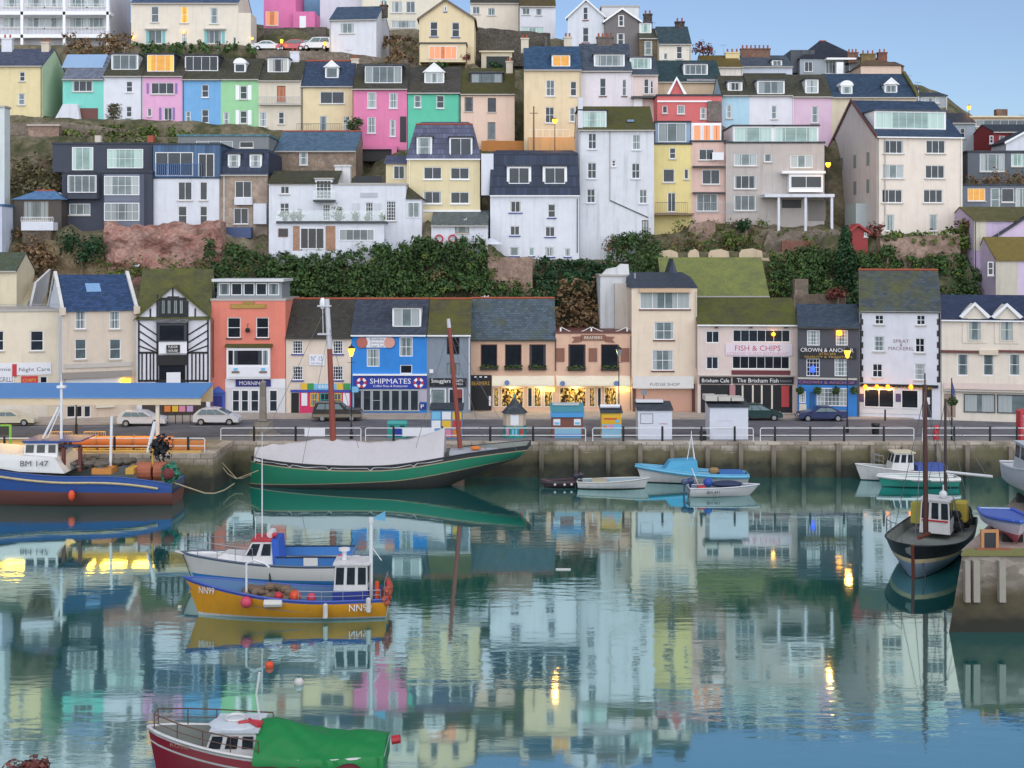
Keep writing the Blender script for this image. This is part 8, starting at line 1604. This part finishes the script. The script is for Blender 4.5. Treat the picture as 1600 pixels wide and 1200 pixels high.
for a, b in (((1.2,-.2,10.6),(5.9,0,2.1)),((1.2,-.2,10.4),(1.2,2.1,1.6)),((1.2,-.2,10.4),(1.0,-2.1,1.6)),((1.2,-.2,10.6),(-5.2,0,2.4)),((-4.2,.2,9.4),(-4.4,1.8,1.6)),((-4.2,.2,9.4),(-5.4,-1.5,1.6)),((-4.2,.2,9.0),(-3.6,2.9,4.6))): m.tube([a,b], .02, 4)
m.build('rigging', wire, r); MB().tube([(-4.2,.2,1.8),(-4.2,.2,9.5)], [.13,.07], 8).build('mizzen_mast', plain('mizzen_dark','4a3c3a'), r)
MB().tube([(-4.2,.2,4.7),(-3.4,3.2,4.75)], .1, 6).build('boom', WHITE, r); m = MB(); m.ball((-2.0,.4,3.6), .26, 10, 7); m.tube([(-2.0,.4,3.34),(-2.0,.4,4.2)], .05, 5); m.build('radar', WHITE, r)
m = MB(); m.box(-4.7,-3.8,.8,1.6,1.5,2.9); m.build('yellow_locker', plain('locker_yellow','c8b44a',.6), r, bevel=.15); MB().box(-3.2,-2.4,-1.7,-1.05,1.5,2.8).build('funnel_casing', plain('casing_yellow','b8b048',.6), r)
MB().tube([(.8,0,1.6),(3.4,-.2,1.8)], .12, 6).build('windlass_bar', RUST, r); m = MB(); 
for i in range(30): m.ball((R.uniform(-5.4,-2.6), R.uniform(-1.4,1.4), 1.3+R.uniform(0,.9)), R.uniform(.2,.5), 6, 4)
m.build('gear_heap', plain('gear_dark','26282c',.9), r)
stanchions(r, [(xx(t,sh(t)), -wid(t,sh(t))+.05, sh(t)) for t in (.6,.7,.8,.9,.97)], 1.1, wire)
MB().tube([(xx(.9,1.6),.2,1.8),(xx(1,0)+.9,.9,-.3)], .03, 5).build('anchor_chain', DGREY, r)
# boats laid up on the pier
p = at(1578, 858, 67.5); r = thing('laid_up_boat', 'small white and blue boat standing bow on upon the pier', 'boat', (26.5, 67.8, 4.32), -PI/2-.12); L = 4.6; sh = lambda t: .55+.32*t*t
wid, xx = hull(r, L, 2.2, sh, [(.1,0),(lambda t: sh(t)-.2,1),(9,2)], [pk('b8606a',.6), pk('ded8e6'), pk('a8c0dc')], keel=-.45, stern=.8, rake=.5, deckm=plain('boat_cover_blue','5c78c8'), bulw=.05, flare=.5); MB().tube([(xx(t,sh(t)), -wid(t,sh(t)), sh(t)) for t in [i/12 for i in range(13)]]+[(xx(t,sh(t)), wid(t,sh(t)), sh(t)) for t in [1-i/12 for i in range(13)]], .1, 6).build('blue_rim', pk('4a6cd0'), r); lettering(r, 'NN62', xx(.93,.6)+.15, .5, .55, .5, .18, TXD, PI/2+.45)
for q in (-1.2, 1.2): MB().box(q-.15,q+.15,-.5,.5,-.56,-.1).build('cradle_block', BLACKP, r)
r = thing('laid_up_boat', 'larger white hull with a green bottom cut by the right border behind the pier boat', 'boat', (31.4, 75.5, 4.45), -PI/2-.1); sh = lambda t: 1.55+.7*t*t
wid, xx = hull(r, 7.5, 2.9, sh, [(.55,0),(lambda t: sh(t)-.2,1),(9,1)], [pk('5f9a86',.6), pk('d8dee6')], keel=-.5, stern=.8, rake=.7, deckm=BW, bulw=.1, flare=.5); c = cabin(r, -1.5, 1.2, 2.0, 1.7, 1.6, 3.1, pk('cfd6dc'), 2, slope=.7, side=2); MB().tube([(2.6,0,2.0),(2.6,0,4.3)], .03, 5).build('staff', WHITE, r)
for q in (-1.8, 1.8): MB().box(q-.2,q+.2,-.7,.7,-.66,-.1).build('cradle_block', DGREY, r)
p = at(1543, 876, 64.5); r = thing('pier_bollard_box', 'low orange-brown timber frame on the pier edge', 'frame', (24.5, 64.9, 3.83)); kb = MB(); kb.box(-.45,-.3,-.1,.1,0,1.0); kb.box(.3,.45,-.1,.1,0,1.0); kb.box(-.3,.3,-.08,.08,.85,1.0); kb.build('frame', plain('frame_tan','d09a68'), r); MB().box(-.28,.28,-.05,.05,0,.8).build('panel', DGREY, r); MB().box(-.9,.9,-.75,-.35,0,.14).build('base_plank', plain('plank_rust','a86a4a'), r)
# mooring buoys and floating scrap
for px, py, mm, lab, k in ((421,1042,BUOYO,'small orange mooring buoy floating above the red launch',.2),(467,1069,FENDW,'small white mooring buoy floating right of the orange one',.22),(281,950,FENDW,'tiny white float beside the yellow bow',.12)):
    Y = dep(py,0); p = at(px, py, Y); r = thing('mooring_buoy', lab, 'buoy', (p.x, Y, 0), 0, 'mooring buoys'); MB().ball((0,0,k*.35), k, 12, 8).build('float', mm, r); MB().tube([(0,0,k*1.25),(0,0,k*1.6)], .03, 6).build('ring', DGREY, r)
Y = dep(890,0); p = at(880,890,Y); tag(MB().box(p.x-.45,p.x+.45,Y-.12,Y+.12,-.05,.06).build('drifting_plank', FENDW, bevel=.02), 'white scrap of board drifting in mid harbour', 'plank')
EXPO = 0.98
# ------------------------------------------------------------------ light, sky, camera
w = bpy.data.worlds.new("World"); scene.world = w; w.use_nodes = True; t = w.node_tree; bg = t.nodes['Background']
sky = t.nodes.new('ShaderNodeTexSky'); sky.sky_type = 'NISHITA'; sky.sun_disc = False
EL, ROT = math.radians(14), math.radians(170)      # low sun behind the viewer
sky.sun_elevation = EL; sky.sun_rotation = ROT; sky.air_density = 1.0; sky.dust_density = 0.0; sky.ozone_density = 5.0; sky.altitude = 0
hs_ = t.nodes.new('ShaderNodeHueSaturation'); hs_.inputs['Saturation'].default_value = .80; t.links.new(sky.outputs[0], hs_.inputs['Color']); tn = t.nodes.new('ShaderNodeMix'); tn.data_type = 'RGBA'; tn.blend_type = 'MULTIPLY'; tn.inputs[0].default_value = 1; tn.inputs[7].default_value = (.97,.93,.955,1); t.links.new(hs_.outputs[0], tn.inputs[6]); t.links.new(tn.outputs[2], bg.inputs[0]); bg.inputs[1].default_value = .068
sl = bpy.data.lights.new('sun', 'SUN'); sl.energy = 2.5; sl.angle = math.radians(140); sl.color = (1, .97, .95)
so = bpy.data.objects.new('sun', sl); COL.objects.link(so)
d = Vector((math.sin(ROT)*math.cos(EL), math.cos(ROT)*math.cos(EL), math.sin(EL)))   # toward the sun
so.rotation_euler = d.to_track_quat('Z', 'Y').to_euler(); so.location = (0, -40, 60)
for p, c, pw, r in LAMPS+LP:
    l = bpy.data.lights.new('lamp_light', 'POINT'); l.energy = pw; l.color = c; l.shadow_soft_size = r; o = bpy.data.objects.new('lamp_light', l); o.location = p; COL.objects.link(o)
cam = bpy.data.cameras.new('camera'); cam.sensor_width = 36; cam.lens = F/1600*36; cam.shift_y = -(600-YH)/1600; cam.clip_end = 3000; cam.clip_start = .5
co = bpy.data.objects.new('camera', cam); co.location = (0, 0, HC); co.rotation_euler = (math.pi/2, 0, 0); COL.objects.link(co); scene.camera = co
vs = scene.view_settings; vs.view_transform = 'Standard'; vs.look = 'None'; vs.exposure = EXPO; vs.gamma = 1; vs.use_curve_mapping = False
scene.cycles.max_bounces = 6; scene.cycles.use_denoising = True; scene.cycles.caustics_reflective = False; scene.cycles.caustics_refractive = False
